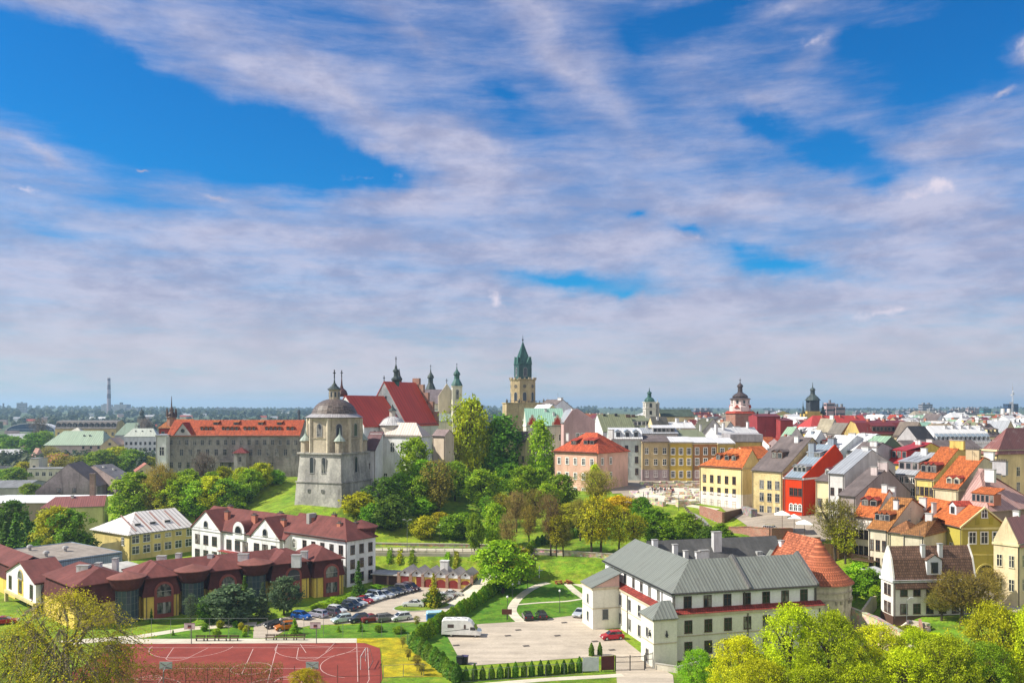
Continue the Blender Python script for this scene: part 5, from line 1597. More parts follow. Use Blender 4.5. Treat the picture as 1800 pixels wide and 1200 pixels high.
# ---- twin towered cathedral
def cathedral():
 c = house('cathedral', 'pale cathedral with taupe roof and two slender towers under dark ornate helms', None, 733, 792, 400, 709, 15, 10, D=16, roof='x', rise=6.6, wall=stucco(.60, .56, .50), rm=felt(.16, .13, .14), cat='church', wins=[('R', 5, (17.5,), 1.4, 3, 'arch')], cornice=CREAM)
 W, D, e = DIM[c]
 b = MB()
 b.box(-2, -7, -2, W + 2, -.01, e - 8)
 part('aisle_wall', b, stucco(.58, .53, .46), c)
 put('aisle_roof', roof_mesh([(0, 0), (7, 5)], 7, W + 4, 'x', 0, 0, .4, .2, .2, seam(.22, .27, .24, rust=.3), e - 8), c, (-2, -7.2, 0))
 for u, y, vb, vt in ((757, 22, 686, 641), (803, -4, 678, 638)):
  Y = 400 + y
  loc = Vector(((u - UC) / F * Y - c.location.x, y, 0))
  loc.rotate(Matrix.Rotation(-R(10), 3, 'Z'))
  zb, zt_ = H - (vb - VH) * Y / F - 15, H - (vt - VH) * Y / F - 15
  s = 2.25
  b = MB()
  b.box(-s, -s, 0, s, s, zb - .4)
  b.box(-s - .3, -s - .3, zb - .4, s + .3, s + .3, zb)
  b.box(-s - .2, -s - .2, zb - 9.2, s + .2, s + .2, zb - 8.8)
  t = part('tower', b, stucco(.64, .58, .50), c, loc)
  for k, an in enumerate((0, 90, 180, 270)):
   a = R(an)
   window(t, (s * math.cos(a), s * math.sin(a), zb - 6), a + R(90), 1.2, 4.2, 'arch')
  hh = zt_ - zb
  b = MB()
  b.lathe([(2.8, zb - .1), (2.6, zb + .06 * hh), (2.2, zb + .14 * hh), (1.5, zb + .26 * hh), (1.25, zb + .30 * hh), (1.25, zb + .46 * hh), (1.8, zb + .49 * hh), (1.5, zb + .57 * hh), (.7, zb + .66 * hh), (.35, zb + .72 * hh), (.12, zb + .86 * hh)], 8, 0, 0, 22.5)
  part('helm', b, GREENC if u == 803 else DKM, c, loc)
  put('cross', cross_mesh(.15 * hh), c, loc + Vector((0, 0, zb + .85 * hh)))
 loc = Vector(((784 - UC) / F * 398 - c.location.x, -2, 0))
 b = MB()
 b.extr([(-4, 0), (4, 0), (4, e + 3.5), (0, e + 9.4), (-4, e + 3.5)], -.6, .6)
 part('facade_gable', b, stucco(.62, .52, .42), c, loc)
 put('cross', cross_mesh(2.4), c, loc + Vector((0, 0, e + 9.3)))
cathedral()
# ---- tall tower with green spire
def green_spire_tower():
 Y = 480.0
 m = Y / F
 def z(v):
  return H - (v - VH) * m - 15
 t = thing('spire_tower', 'tallest cream stone tower with green copper spire and battlements', 'tower', ((919 - UC) * m, Y, 15), R(8))
 ST = old_wall((.46, .36, .21), (.33, .25, .145))
 b = MB()
 b.box(-10.4, -9, -2, 10.4, 9, z(709))
 b.box(-10.8, -9.4, z(709), 10.8, 9.4, z(707.4))
 part('base', b, ST, t)
 b = MB()
 for k in range(-10, 11, 2):
  b.box(k - .18, -9.3, z(707.4), k + .18, -9, z(704.5))
 b.box(-10.6, -9.25, z(704.5), 10.6, -9.05, z(704.0))
 for x in (-10.3, 10.3, -3.4, 3.4):
  b.lathe([(.55, z(707.4)), (.55, z(704)), (.05, z(700.5))], 6, x, -9.1)
 part('balustrade', b, plain(.10, .09, .08), t)
 b = MB()
 r = 7.25
 b.lathe([(r, z(709)), (r, z(669)), (r + .5, z(668)), (r + .5, z(666.5))], 8, rot=22.5)
 sh = part('shaft', b, ST, t)
 b = MB()
 for k in range(8):
  for q in (-.34, 0, .34):
   a = R(45 * k) + q
   x, y = (r + .15) * math.cos(a), (r + .15) * math.sin(a)
   b.lathe([(.55, z(666.6)), (.55, z(663.8))], 4, x, y, math.degrees(a) + 45)
 part('battlement', b, old_wall((.42, .34, .24), (.3, .24, .17)), t)
 ap = r * math.cos(R(22.5))
 for k in range(8):
  a = R(45 * k)
  window(sh, (ap * math.cos(a), ap * math.sin(a), z(704)), a + R(90), 1.9, 4.6, 'arch')
  c = MB()
  n = 12
  pts = [(1.0 * math.cos(2 * math.pi * q / n), 1.0 * math.sin(2 * math.pi * q / n)) for q in range(n)]
  c.extr(pts, -.15, .1)
  put('roundel', c.mesh('roundel', plain(.12, .10, .08)), sh, (ap * math.cos(a), ap * math.sin(a), z(679)), a + R(90))
 s = 3.85
 b = MB()
 b.box(-s, -s, z(668), s, s, z(640.5))
 bel = part('belfry', b, TEALC, t, (0, 0, 0), R(12))
 for a in (0, 90, 180, 270):
  window(bel, (s * math.cos(R(a)), s * math.sin(R(a)), z(661)), R(a + 90), 2.0, 4.6, 'arch')
 b = MB()
 b.lathe([((s + .35) * 1.414, z(641)), (s * 1.414 * .98, z(639.5)), (s * .62, z(618)), (.25, z(601)), (.12, z(596))], 4, rot=45)
 for a in range(4):
  m_ = Matrix.Rotation(R(90 * a), 3, 'Z')
  for sx in (-1, 1):
   pts = [Vector((sx * s * .55 - 1.5, -s - .3, z(640))), Vector((sx * s * .55 + 1.5, -s - .3, z(640))), Vector((sx * s * .72, -s - .1, z(626.5))), Vector((sx * s * .3, -1.2, z(632)))]
   pts = [m_ @ p for p in pts]
   b.face([pts[0], pts[1], pts[2]])
   b.face([pts[1], pts[3], pts[2]])
   b.face([pts[0], pts[2], pts[3]])
 part('spire', b, GREENC, t, (0, 0, 0), R(12))
 b = MB()
 b.lathe([(.15, z(600)), (.5, z(597)), (.15, z(595)), (.08, z(589))], 8)
 part('finial', b, IRON, t)
green_spire_tower()
# ---- brick gate tower with white octagon and dark onion helm
def brick_gate_tower():
 Y = 420.0
 m = Y / F
 z = lambda v: H - (v - VH) * m - 15
 t = thing('gate_tower', 'brick gate tower with white upper storeys, clock and dark onion helm', 'tower', ((1301 - UC) * m, Y, 15), R(12))
 s = 5.1
 b = MB()
 b.box(-s, -s, -2, s, s, z(726))
 part('base', b, BRICK, t)
 b = MB()
 b.lathe([((s + .55) * 1.414, z(726.4)), (s * 1.414 * .9, z(722))], 4, rot=45)
 part('skirt_roof', b, RED_T, t)
 b = MB()
 b.lathe([(5.1, z(723)), (5.1, z(714.5)), (4.6, z(713)), (4.6, z(702)), (5.1, z(701.5)), (5.1, z(701))], 8, rot=22.5)
 oc = part('octagon', b, stucco(.66, .52, .50), t)
 ap = 4.6 * math.cos(R(22.5))
 for k in range(8):
  a = R(45 * k)
  window(oc, (ap * math.cos(a), ap * math.sin(a), z(709)), a + R(90), 1.0, 1.5, 'small')
  if k % 2 == 0:
   c = MB()
   c.lathe([(1.0, 0), (1.0, .12)], 14)
   me = c.mesh('clock_face', plain(.05, .045, .045))
   o = put('clock_face', me, oc, (ap * math.cos(a), ap * math.sin(a), z(714.6)))
   o.rotation_euler = (R(90), 0, a + R(90))
  g = MB()
  g.extr([(-1.3, 0), (1.3, 0), (0, 1.5)], -.5, .35)
  put('gablet', g.mesh('gablet', RED_T), oc, (4.75 * math.cos(a), 4.75 * math.sin(a), z(716.5)), a + R(90)) if k % 2 else None
 b = MB()
 b.lathe([(5.4, z(701.2)), (4.4, z(699.6)), (3.6, z(698.8)), (3.8, z(696.5)), (3.0, z(693.5)), (1.6, z(690.5)), (1.15, z(688.5)), (1.1, z(680.5)), (1.5, z(680)), (1.4, z(677)), (.8, z(674.8)), (.3, z(673)), (.1, z(669))], 12)
 part('helm', b, patina((.045, .032, .032), (.075, .055, .058)), t)
 b = MB()
 b.lathe([(.1, z(670)), (.35, z(668)), (.1, z(666.5)), (.06, z(664))], 6)
 b.box(-.7, -.05, z(667.4), .7, .05, z(667))
 part('finial', b, IRON, t)
brick_gate_tower()
# ---- dark square tower behind the red roof
def dark_square_tower():
 Y = 520.0
 m = Y / F
 z = lambda v: H - (v - VH) * m - 16
 t = thing('square_tower', 'dark grey square tower with bell shaped helm between two thin spires', 'tower', ((1428.5 - UC) * m, Y, 16), R(6))
 s = 2.95
 b = MB()
 b.box(-s, -s, 0, s, s, z(703))
 part('shaft', b, patina((.035, .04, .05), (.06, .068, .08)), t)
 b = MB()
 b.lathe([((s + .4) * 1.414, z(703.4)), (s * 1.414, z(701.5)), (s * 1.12, z(698)), (s * .62, z(694.5)), (s * .46, z(692)), (s * .44, z(686)), (s * .60, z(685.4)), (s * .42, z(682.6)), (.3, z(681)), (.1, z(672))], 8, rot=22.5)
 part('helm', b, DKM, t)
 b = MB()
 b.box(-6.6, -3.4, 0, 4.6, 3.4, z(727))
 b.box(-5, -3.5, z(727), 3.2, 3.5, z(722.5))
 part('attic', b, OCHRE, t)
 for x, vt, vb, r in ((-6.1, 704, 727, 1.1), (6.6, 706, 727, 1.75)):
  b = MB()
  zb, h = z(vb), z(vt) - z(vb)
  b.lathe([(r, 0), (r, zb), (r * 1.2, zb + .5), (r * .7, zb + .2 * h), (r * .4, zb + .3 * h), (r * .45, zb + .5 * h), (r * .2, zb + .62 * h), (.06, zb + h)], 8, x, 0)
  part('spire', b, DKM, t)
dark_square_tower()
# ---- church with green dome on a white tower
def green_dome_church():
 Y = 430.0
 m = Y / F
 z = lambda v: H - (v - VH) * m - 15
 c = house('domed_tower_church', 'church with white tower, dark green dome and long dark green roof', None, 1163, 1221, 430, 732, 15, 6, D=14, roof='x', rise=3.4, wall=CREAM, rm=felt(.055, .075, .06), cat='church', wins=[('R', 4, (14,), 1.2, 2.6, 'arch')])
 x = (1141 - UC) * m - c.location.x
 s = 2.65
 b = MB()
 b.box(x - s, -s, -1, x + s, s, z(706.6))
 b.box(x - s - .3, -s - .3, z(718), x + s + .3, s + .3, z(717))
 b.box(x - s - .3, -s - .3, z(707), x + s + .3, s + .3, z(706))
 tw = part('tower', b, stucco(.62, .58, .54), c)
 for a in (0, 90, 180, 270):
  window(tw, (x + s * math.cos(R(a)), s * math.sin(R(a)), z(715.5)), R(a + 90), 1.2, 2.0, 'arch')
  window(tw, (x + s * math.cos(R(a)), s * math.sin(R(a)), z(728)), R(a + 90), 1.2, 1.8, 'small')
 b = MB()
 b.lathe([(2.75, z(706.2)), (2.6, z(703)), (1.9, z(699.5)), (1.05, z(698)), (.95, z(692)), (1.35, z(691.5)), (1.0, z(689)), (.3, z(687.5)), (.08, z(681))], 12, x, 0)
 part('dome', b, GREENC, c)
 x2 = (1157.5 - UC) * m - c.location.x
 b = MB()
 b.lathe([(1.0, 8), (1.0, z(711)), (1.25, z(710.5)), (.9, z(707)), (.25, z(705)), (.06, z(701))], 8, x2, 2)
 part('small_turret', b, stucco(.40, .40, .38), c)
green_dome_church()
# ---- monastery wing with orange roof along the hill
def monastery():
 n = house('monastery', 'long grey monastery wing with orange tiled roof and rows of dormers on the hill', None, 294, 527, 292, 765, 15, 1.0, D=14, roof='x', rise=5.0, wall=old_wall((.31, .285, .275), (.18, .162, .155)), rm=tile(.42, .085, .034), over=.5, cat='building',
    wins=[('R', 17, (12.2,), 1.0, 1.7, 'grey'), ('R', 15, (8.6,), 1.1, 2.1, 'grey', (.01, .99)), ('R', 13, (4.4,), 1.0, 1.9, 'grey', (.0, .82)), ('R', 8, (1.4,), 1.0, 1.4, 'small', (.0, .52))], cornice=GREYW)
 W, D, e = DIM[n]
 for g in range(5):
  for k in range(3 + (g % 2)):
   dormer(n, 11 + g * 7.4 + k * 1.5, 2.2, 5 / 7, e + 1.75, 1.05, .65, 'R', W, D, BROWNF, OR_T2, 'round', 'small', 1) if 11 + g * 7.4 + k * 1.5 < W - 2 else None
 for x in (15, 22, 30.5, 37):
  dormer(n, x, 4.6, 5 / 7, e + 3.5, 1.8, .9, 'R', W, D, BROWNF, OR_T2, 'shed', 'small', 1)
 b = MB()
 b.extr([(-2.9, 0), (2.9, 0), (0, 4.0)], -.35, 3.0)
 pd = part('pediment', b, GREYW, n, (5.4, 0, e + .1))
 r_ = MB()
 for sx in (-1, 1):
  p = [(sx * 3.2, -.25), (0, 4.05), (0, 4.35), (sx * 3.2, .1)]
  r_.extr(p if sx < 0 else p[::-1], -.5, 6)
 part('pediment_roof', r_, RED_T, pd)
 b = MB()
 b.lathe([(.65, 0), (.65, .1)], 12)
 o = part('oculus', b, DARK, pd, (0, -.36, 1.5))
 o.rotation_euler = (R(90), 0, 0)
 b = MB()                                          # square bay with its own little roof, and a balcony
 b.box(0, -3.2, -4, 4.2, 0, 9.6)
 ba = part('bay', b, old_wall((.40, .38, .37), (.26, .24, .23)), n, (23.6, 0, 0))
 window(ba, (2.1, -3.2, 6.6), 0, .9, 1.7, 'grey')
 window(ba, (2.1, -3.2, 2.0), 0, .9, 1.9, 'grey')
 b = MB()
 b.lathe([(3.6, 9.6), (.1, 11.4)], 4, 2.1, -1.5, 45)
 part('bay_roof', b, MAROON, ba)
 b = MB()
 b.box(18.0, -1.6, 6.3, 23.6, 0, 6.6)
 for k in range(12):
  b.box(18.05 + k * .48, -1.58, 6.6, 18.12 + k * .48, -1.5, 7.6)
 b.box(18.0, -1.6, 7.6, 23.6, -1.48, 7.7)
 part('balcony', b, plain(.13, .12, .12), n)
 # white corner block at the left end, red attic behind
 w = house('white_corner_block', 'bright white classical corner block at the left end of the grey monastery', None, 274, 292, 290, 765, 14.5, 1, D=10, roof='x', prof=[(0, 0), (.5, .2), (1, 0)], wall=WHITEW, rm=GRY_M, cat='building', wins=[('R', 1, (9.2, 3.0), 1.5, 2.9, 'white')], cornice=WHITEW)
 r = house('red_attic_house', 'red walled building with orange hipped roof behind the white corner block', 270, 279, 352, 312, 752, 15, 12, roof='x', rise=3.0, hip=(3, 3), wall=stucco(.30, .05, .045), rm=tile(.42, .15, .05), cat='building', wins=[('R', 5, (14.4,), 1.0, 1.8, 'small')])
 t = thing('crown_spire', 'dark crown shaped turret with tall needle above the orange monastery roof', 'spire', ((301.5 - UC) / F * 315, 315, 30), 0)
 lathe_part('drum', [(1.7, 0), (1.7, 6.2), (2.1, 6.5)], 8, BRICK, t)
 b = MB()
 b.lathe([(2.2, 6.4), (1.3, 7.6), (.8, 8.4), (.7, 9.4), (.25, 10.4), (.08, 14.2)], 8)
 for k in range(6):
  a = R(60 * k)
  b.lathe([(.3, 6.5), (.34, 8.0), (.05, 9.8)], 5, 1.75 * math.cos(a), 1.75 * math.sin(a))
 part('crown', b, patina((.05, .03, .03), (.09, .06, .06)), t)
monastery()
# ---- left middle distance
def left_town():
 house('white_tenement', 'white three storey block with pale green roof and many small windows', 207, 218, 276, 560, 767, 5, 10, roof='x', rise=5, hip=(4, 4), wall=WHITEW, rm=seam(.46, .48, .42, rust=.2), cat='building', chim=[(.3, .3, 1, .8, .8, DARK), (.5, .3, 1, .8, .8, DARK), (.75, .3, 1, .8, .8, DARK)], wins=[('R', 7, (10.5, 6.6, 2.4), 1.3, 1.9, 'small'), ('L', 4, (10.5, 6.6, 2.4), 1.3, 1.9, 'small')])
 g = house('long_hall', 'long pinkish building with wide pale green roof left of the white block', None, 79, 180, 560, 781, 4, 2, D=22, roof='x', rise=8.5, hip=(7, 4), wall=stucco(.56, .45, .40), rm=seam(.30, .38, .28, rust=.35, pitch=1.4), over=.8, cat='building', chim=[(.6, .3, 1.4, 1, 1, DARK), (.7, .3, 1.4, 1, 1, DARK)], wins=[('R', 8, (2.4,), 1.8, 3, 'small'), ('R', 3, (9,), 1.4, 1.6, 'small', (.6, 1))])
 house('gabled_wing', 'yellowish gabled wing at the right end of the long pale green roof', None, 178, 208, 552, 782, 4, 4, D=16, roof='y', rise=4.4, wall=stucco(.58, .46, .28), rm=seam(.36, .24, .17, rust=.4), cat='building', wins=[('R', 1, (11.6,), 1.6, 1.6, 'small')])
 d = house('yellow_block', 'big yellow block with grey mansard attic and black dormer openings', None, 97, 204, 720, 752, 5, 2, D=24, roof='x', prof=[(0, 0), (.12, 5.4), (.5, 6.2), (1, 0)], wall=stucco(.56, .43, .20), rm=felt(.16, .145, .14), cat='building', dorm=[((k + .5) / 11, .015, 3.0, 2.6, 'gable', DARK, felt(.14, .12, .12)) for k in range(11)], wins=[('R', 9, (11.5,), 1.7, 2.6, 'small')])
 house('yellow_annex', 'yellow annex with white pyramid roof in front of the yellow block', None, 112, 146, 640, 764, 5, 4, D=14, roof='x', rise=5, hip=(6.5, 6.5), wall=stucco(.58, .45, .20), rm=seam(.50, .47, .40), cat='building', wins=[('R', 3, (8,), 1.5, 2.0, 'small')])
 house('green_roof_hall', 'pale building with dull green hipped roof beside the dark church tower', None, 202, 240, 660, 764, 6, 6, D=16, roof='x', rise=9, hip=(6, 1), wall=GREYW, rm=seam(.22, .29, .22, rust=.3), cat='building')
 house('gabled_villa', 'small yellow villa with red roof and round attic window', 63, 92, 150, 470, 812, 3, 55, roof='y', rise=3.6, prof=None, wall=stucco(.58, .46, .22), rm=tile(.33, .10, .055), cat='building', wins=[('L', 3, (4.6, 1), 1.2, 2.2, 'white')])
 house('modern_block', 'low white flat roofed block with strip windows', None, 48, 118, 410, 824, 1, 3, D=12, roof='x', prof=[(0, 0), (.5, .2), (1, 0)], wall=stucco(.60, .56, .46), rm=felt(.2, .2, .2), cat='building', wins=[('R', 6, (6.2,), 1.6, 1.8, 'white'), ('R', 2, (2.2,), 1.5, 1.8, 'white')])
 house('modern_block', 'narrow taller white block on the left of the strip windows', None, 52, 68, 418, 806, 1, 3, D=9, roof='x', prof=[(0, 0), (.5, .2), (1, 0)], wall=stucco(.62, .58, .48), rm=felt(.2, .2, .2), cat='building', wins=[('R', 1, (9, 5), 1.2, 1.6, 'small')])
 fac = house('grey_workshop', 'grey brown gabled workshop with tall brick chimney stack', None, 62, 171, 330, 884, 0, 12, D=20, roof='y', prof=[(0, 0), (.52, 10.2), (1, 1.5)], wall=old_wall((.30, .25, .25), (.21, .17, .17)), rm=felt(.13, .10, .10), cat='building', ze=1.0 + 6.6, wins=[('R', 5, (2.2,), 1.4, 1.9, 'white', (.1, .85)), ('R', 2, (6.9,), 1.3, 1.7, 'brown', (.25, .75))])
 st = thing('chimney_stack', 'square brown brick chimney stack in front of the grey gable', 'chimney', ((163 - UC) / F * 318, 318, 0), R(10))
 b = MB()
 b.box(-.85, -.85, -1, .85, .85, 15.0)
 part('shaft', b, brick(.17, .08, .06), st)
 b = MB()
 b.box(-1.0, -1.0, 15.0, 1.0, 1.0, 15.5)
 part('cap', b, brick(.12, .06, .05), st)
 house('taupe_house', 'taupe tenement with dark roof and pale skylights behind the brick chimney stack', 128, 204, 236, 345, 842, 0, 55, roof='x', prof=[(0, 0), (.5, 5), (1, 0)], wall=old_wall((.32, .25, .24), (.22, .17, .165)), rm=felt(.105, .10, .115), cat='building', wins=[('R', 3, (9, 5, 1.4), 1.0, 1.9, 'brown')], chim=[(.3, .4, 1, 1, 1.4, CHW), (.6, .3, 1, 1, 1.4, CHW)])
 house('low_villa', 'pale green house with rusty red roof half hidden by a round tree', 58, 72, 183, 262, 893, 0, 20, roof='x', rise=2.6, hip=(3, 0), wall=stucco(.56, .54, .28), rm=seam(.24, .09, .075, rust=.4), cat='building', wins=[('L', 3, (6, 2), 1, 1.6, 'white'), ('R', 4, (6,), 1, 1.5, 'brown', (.05, .4))], chim=[(.45, .45, 1, 1.0, 1.6, CHW)])
 house('white_shed', 'long flat white roofed hall behind the pale green house', None, -60, 160, 300, 884, 0, 2, D=26, roof='x', prof=[(0, 0), (.5, .8), (1, 0)], wall=stucco(.30, .23, .19), rm=plain(.72, .72, .74), cat='hall', ze=6.4)
 house('pink_roof_cottage', 'small cottage with pinkish tiled roof below the white corner block', None, 240, 276, 420, 828, 5, 30, D=10, roof='y', rise=3.5, wall=stucco(.50, .40, .28), rm=tile(.42, .16, .12), cat='building', wins=[('R', 2, (2.4,), 1.0, 1.5, 'small')])
 house('red_shed', 'low shed with reddish roof at the left edge', None, -30, 19, 330, 882, 0, 8, D=8, roof='x', rise=1.6, wall=BROWNW, rm=tile(.40, .10, .07), cat='shed')
 house('grey_shed', 'low grey roofed shed at the left edge beyond the white hall', None, -50, 42, 370, 868, 0, 5, D=26, roof='x', rise=2.2, wall=GREYW, rm=felt(.18, .18, .19), cat='shed', ze=5)
 house('dark_cottage', 'cottage with dark grey roof among trees at the left edge', None, -18, 25, 430, 822, 0, 15, D=12, roof='x', rise=4.0, wall=GREYW, rm=SLATE, cat='building', ze=6)
 house('pink_barn', 'pinkish barn end left of the long pale green roof', None, 62, 78, 520, 803, 2, 40, D=12, roof='y', rise=5, wall=stucco(.55, .38, .34), rm=tile(.45, .25, .2), cat='building')
 house('white_roof_cottage', 'cottage with bright white roof among the valley trees', None, 32, 52, 760, 775, 3, 20, D=10, roof='x', rise=3.5, wall=PINKW, rm=WHT_M, cat='building', ze=9)
 # dark church tower beside bare trees
 Y = 680.0
 m = Y / F
 z = lambda v: H - (v - VH) * m - 6
 t = thing('church_tower', 'slim dark church tower with black onion helm among bare branches', 'tower', ((249 - UC) * m, Y, 6), 0)
 b = MB()
 b.box(-3, -3, -2, 3, 3, z(745))
 b.box(-2.5, -2.5, z(745), 2.5, 2.5, z(735))
 part('shaft', b, old_wall((.30, .27, .24), (.2, .18, .16)), t)
 lathe_part('helm', [(3.2, z(735.5)), (2.9, z(732)), (1.6, z(730)), (1.4, z(727)), (2.2, z(726)), (1.5, z(722.5)), (.5, z(721)), (.1, z(716))], 10, DKM, t)
 # blue arched hall
 Y = 1150.0
 m = Y / F
 a = thing('arched_hall', 'hall with dark blue glazed arch front under a pale rim, far left', 'hall', ((54 - UC) * m, Y, H - 42 * m), R(6))
 n = 20
 rw, rh = 31.0, 10.5
 arc = [(rw * math.cos(math.pi * k / n), rh * math.sin(math.pi * k / n)) for k in range(n + 1)]
 b = MB()
 b.extr(arc + [(-rw, -8), (rw, -8)], 0, 18)
 part('blue_front', b, plain(.012, .040, .110, rough=.3), a)
 b = MB()
 for k in range(n):
  p, q = arc[k], arc[k + 1]
  b.extr([p, (p[0] * 1.03, p[1] * 1.07 + .25), (q[0] * 1.03, q[1] * 1.07 + .25), q], -1, 19)
 part('rim', b, plain(.6, .6, .62), a)
 b = MB()
 b.box(-28, -.3, 2.6, 28, -.02, 3.1)
 part('rail', b, plain(.4, .45, .55), a)
left_town()
# ---- horizon: power station, far blocks, masts
def horizon():
 Y = 2500.0
 m = Y / F
 p = thing('power_station_chimney', 'tall red and white banded power station chimney on the horizon', 'chimney', ((191.5 - UC) * m, Y, 14), 0)
 z = lambda v: H - (v - VH) * m - 14
 b = MB()
 vs = [714, 700, 692, 684, 676, 669, 664.5]
 for k in range(6):
  r0, r1 = 5.6 - .28 * k, 5.6 - .28 * (k + 1)
  b.lathe([(r0, z(vs[k])), (r1, z(vs[k + 1]))], 14, m=k % 2)
 b.lathe([(6.4, -20), (5.6, z(714))], 14, m=0)
 part('shaft', b, [plain(.26, .21, .24), plain(.06, .025, .035)], p)
 b = MB()
 b.lathe([(4.3, z(666)), (4.3, z(664.2))], 14)
 part('rim', b, plain(.16, .10, .11), p)
 s = thing('power_station', 'grey blue power station halls at the foot of the banded chimney', 'power station', ((200 - UC) * m, Y + 30, 14), 0)
 BW = stucco(.30, .32, .36)
 b = MB()
 for u0, u1, v in ((169, 182, 711), (180, 192, 714), (192, 214, 710.5), (212, 235, 717)):
  b.box((u0 - 200) * m, 0, -15, (u1 - 200) * m - .01, 30, z(v))
 part('hall', b, BW, s)
 b = MB()
 b.box((201 - 200) * m, 4, z(710.5), (204.5 - 200) * m, 14, z(706.8))
 b.box((172 - 200) * m, 4, z(711), (175 - 200) * m, 14, z(709.5))
 part('roof_plant', b, plain(.14, .15, .18), s)
 def block(name, look, u0, u1, v, Y, mt, zb=14, pl='', roofbits=1, wins=True):
  m = Y / F
  w = (u1 - u0) * m
  hh = H - (v - 3 - VH) * m - zb
  o = put(name, None, None, (((u0 + u1) / 2 - UC) * m, Y, zb), R(14))
  later(o, look, pl, 'tower block', 'far blocks on the skyline')
  b = MB()
  b.box(-w / 2, 0, -6, w / 2, w * .5, hh)
  part('wall', b, mt, o)
  b = MB()
  for k in range(roofbits):
   x = (k + .5) / max(roofbits, 1) * w - w / 2
   b.box(x - w * .09, w * .1, hh, x + w * .09, w * .3, hh + 3.2)
  if roofbits:
   part('roof_plant', b, plain(.2, .2, .22), o)
  if wins:
   b = MB()
   nf = max(2, int(hh / 6))
   for k in range(nf):
    zz = hh - 3 - k * 5.4
    if zz < 4:
     break
    b.box(-w / 2 + .6, -.25, zz, w / 2 - .6, -.02, zz + 1.9)
    b.box(-w / 2 - .25, .6, zz, -w / 2 - .02, w * .5 - .6, zz + 1.9)
   part('window_band', b, GLASS, o)
 PK, GB, BL, TE, WH = stucco(.42, .32, .32), stucco(.28, .27, .30), stucco(.10, .15, .24), stucco(.06, .20, .24), stucco(.52, .50, .49)
 r = 'on the right skyline'
 for a in ((1620, 1641, 713, GB), (1598, 1614, 723, GB), (1633, 1647, 722, WH), (1644, 1656, 725, PK), (1655, 1668, 727, WH), (1673, 1685, 722.5, PK), (1684, 1698, 721, WH), (1701, 1714, 720, PK), (1712, 1727, 721, PK), (1551, 1569, 726, BL), (1578, 1597, 725, GB), (1503, 1522, 727, GB), (1527, 1541, 728, WH)):
  block('tower_block', {id(PK): 'pinkish slab block', id(GB): 'grey tower block', id(BL): 'dark blue flat block', id(WH): 'pale tower block'}[id(a[3])], a[0], a[1], a[2], 1750 + (a[0] * 7) % 300, a[3], pl=r, roofbits=2)
 rb = random.Random(4)
 for k in range(22):
  u = 1225 + k * 26 + rb.uniform(-8, 8)
  if 1275 < u < 1325 or 1415 < u < 1495:
   continue
  mt = rb.choice((PK, GB, BL, WH))
  block('tower_block', {id(PK): 'pinkish slab block', id(GB): 'grey tower block', id(BL): 'dark blue flat block', id(WH): 'pale tower block'}[id(mt)], u, u + rb.uniform(8, 22), rb.uniform(724, 730), rb.uniform(1300, 2200), mt, pl=r if u > 1500 else 'on the skyline behind the towers', roofbits=1)
 block('glass_block', 'teal glass office block', 1727, 1744, 721, 1500, TE, pl=r, roofbits=0)
 block('glass_tower', 'dark blue glass tower beside the lattice mast', 1770, 1792, 712.5, 1400, stucco(.03, .06, .13), pl='at the right edge', roofbits=1)
 block('glass_block', 'blue grey office block', 1221, 1252, 724, 1250, BL, pl='left of the brick gate tower', roofbits=3)
 block('glass_block', 'faint blue office slab', 1266, 1280, 731, 1500, BL, pl='left of the brick gate tower', roofbits=1)
 block('pink_block', 'pinkish concrete block', 1452, 1469, 711, 900, stucco(.46, .30, .30), pl='right of the dark square tower', roofbits=1)
 block('pink_block', 'lower pinkish concrete block', 1468, 1487, 718, 900, stucco(.40, .27, .27), pl='right of the dark square tower', roofbits=2)
 for a in ((378, 386, 719), (388, 397, 719.5), (399, 412, 720), (413, 426, 720.5)):
  block('tower_block', 'hazy grey tower block', a[0], a[1], a[2], 3100, GB, zb=18, pl='on the horizon left of the domed chapel', roofbits=1)
 block('tower_block', 'hazy pale slab block', 430, 446, 721.5, 2900, WH, zb=16, pl='on the horizon left of the domed chapel', roofbits=1)
 block('tower_block', 'hazy squat block', 30, 45, 711, 2800, GB, zb=16, pl='on the horizon at the far left', roofbits=1)
 t = thing('far_chimney', 'thin dark factory chimney on the horizon at the far left edge', 'chimney', ((6 - UC) * 2600 / F, 2600, 15))
 lathe_part('shaft', [(2.6, -5), (2.2, 36)], 10, plain(.10, .09, .10), t)
 lathe_part('rim', [(2.7, 36), (2.7, 38)], 10, plain(.10, .09, .10), t)
 # lattice mast with dishes and its white twin-pylon base building
 Y = 900.0
 m = Y / F
 z = lambda v: H - (v - VH) * m - 16
 t = thing('lattice_mast', 'tall thin grey transmission mast with dishes above a white pylon', 'mast', ((1780 - UC) * m, Y, 16))
 b = MB()
 for k in range(3):
  a = R(120 * k)
  b.tube([(1.5 * math.cos(a), 1.5 * math.sin(a), 6), (.5 * math.cos(a), .5 * math.sin(a), z(688))], [.2, .14], 4)
 for k in range(16):
  q = k / 16
  zz = 6 + (z(688) - 6) * q
  rr = 1.5 - q
  b.lathe([(rr, zz), (rr, zz + .2)], 3)
  a0, a1 = R(120 * (k % 3)), R(120 * (k % 3 + 1))
  b.tube([(rr * math.cos(a0), rr * math.sin(a0), zz), (rr * math.cos(a1), rr * math.sin(a1), zz + 2.4)], .09, 4)
 part('lattice', b, plain(.48, .48, .52, rough=.5), t)
 lathe_part('antenna', [(.35, z(690)), (.35, z(679)), (.12, z(678.8)), (.10, z(672.5))], 6, plain(.30, .30, .33), t)
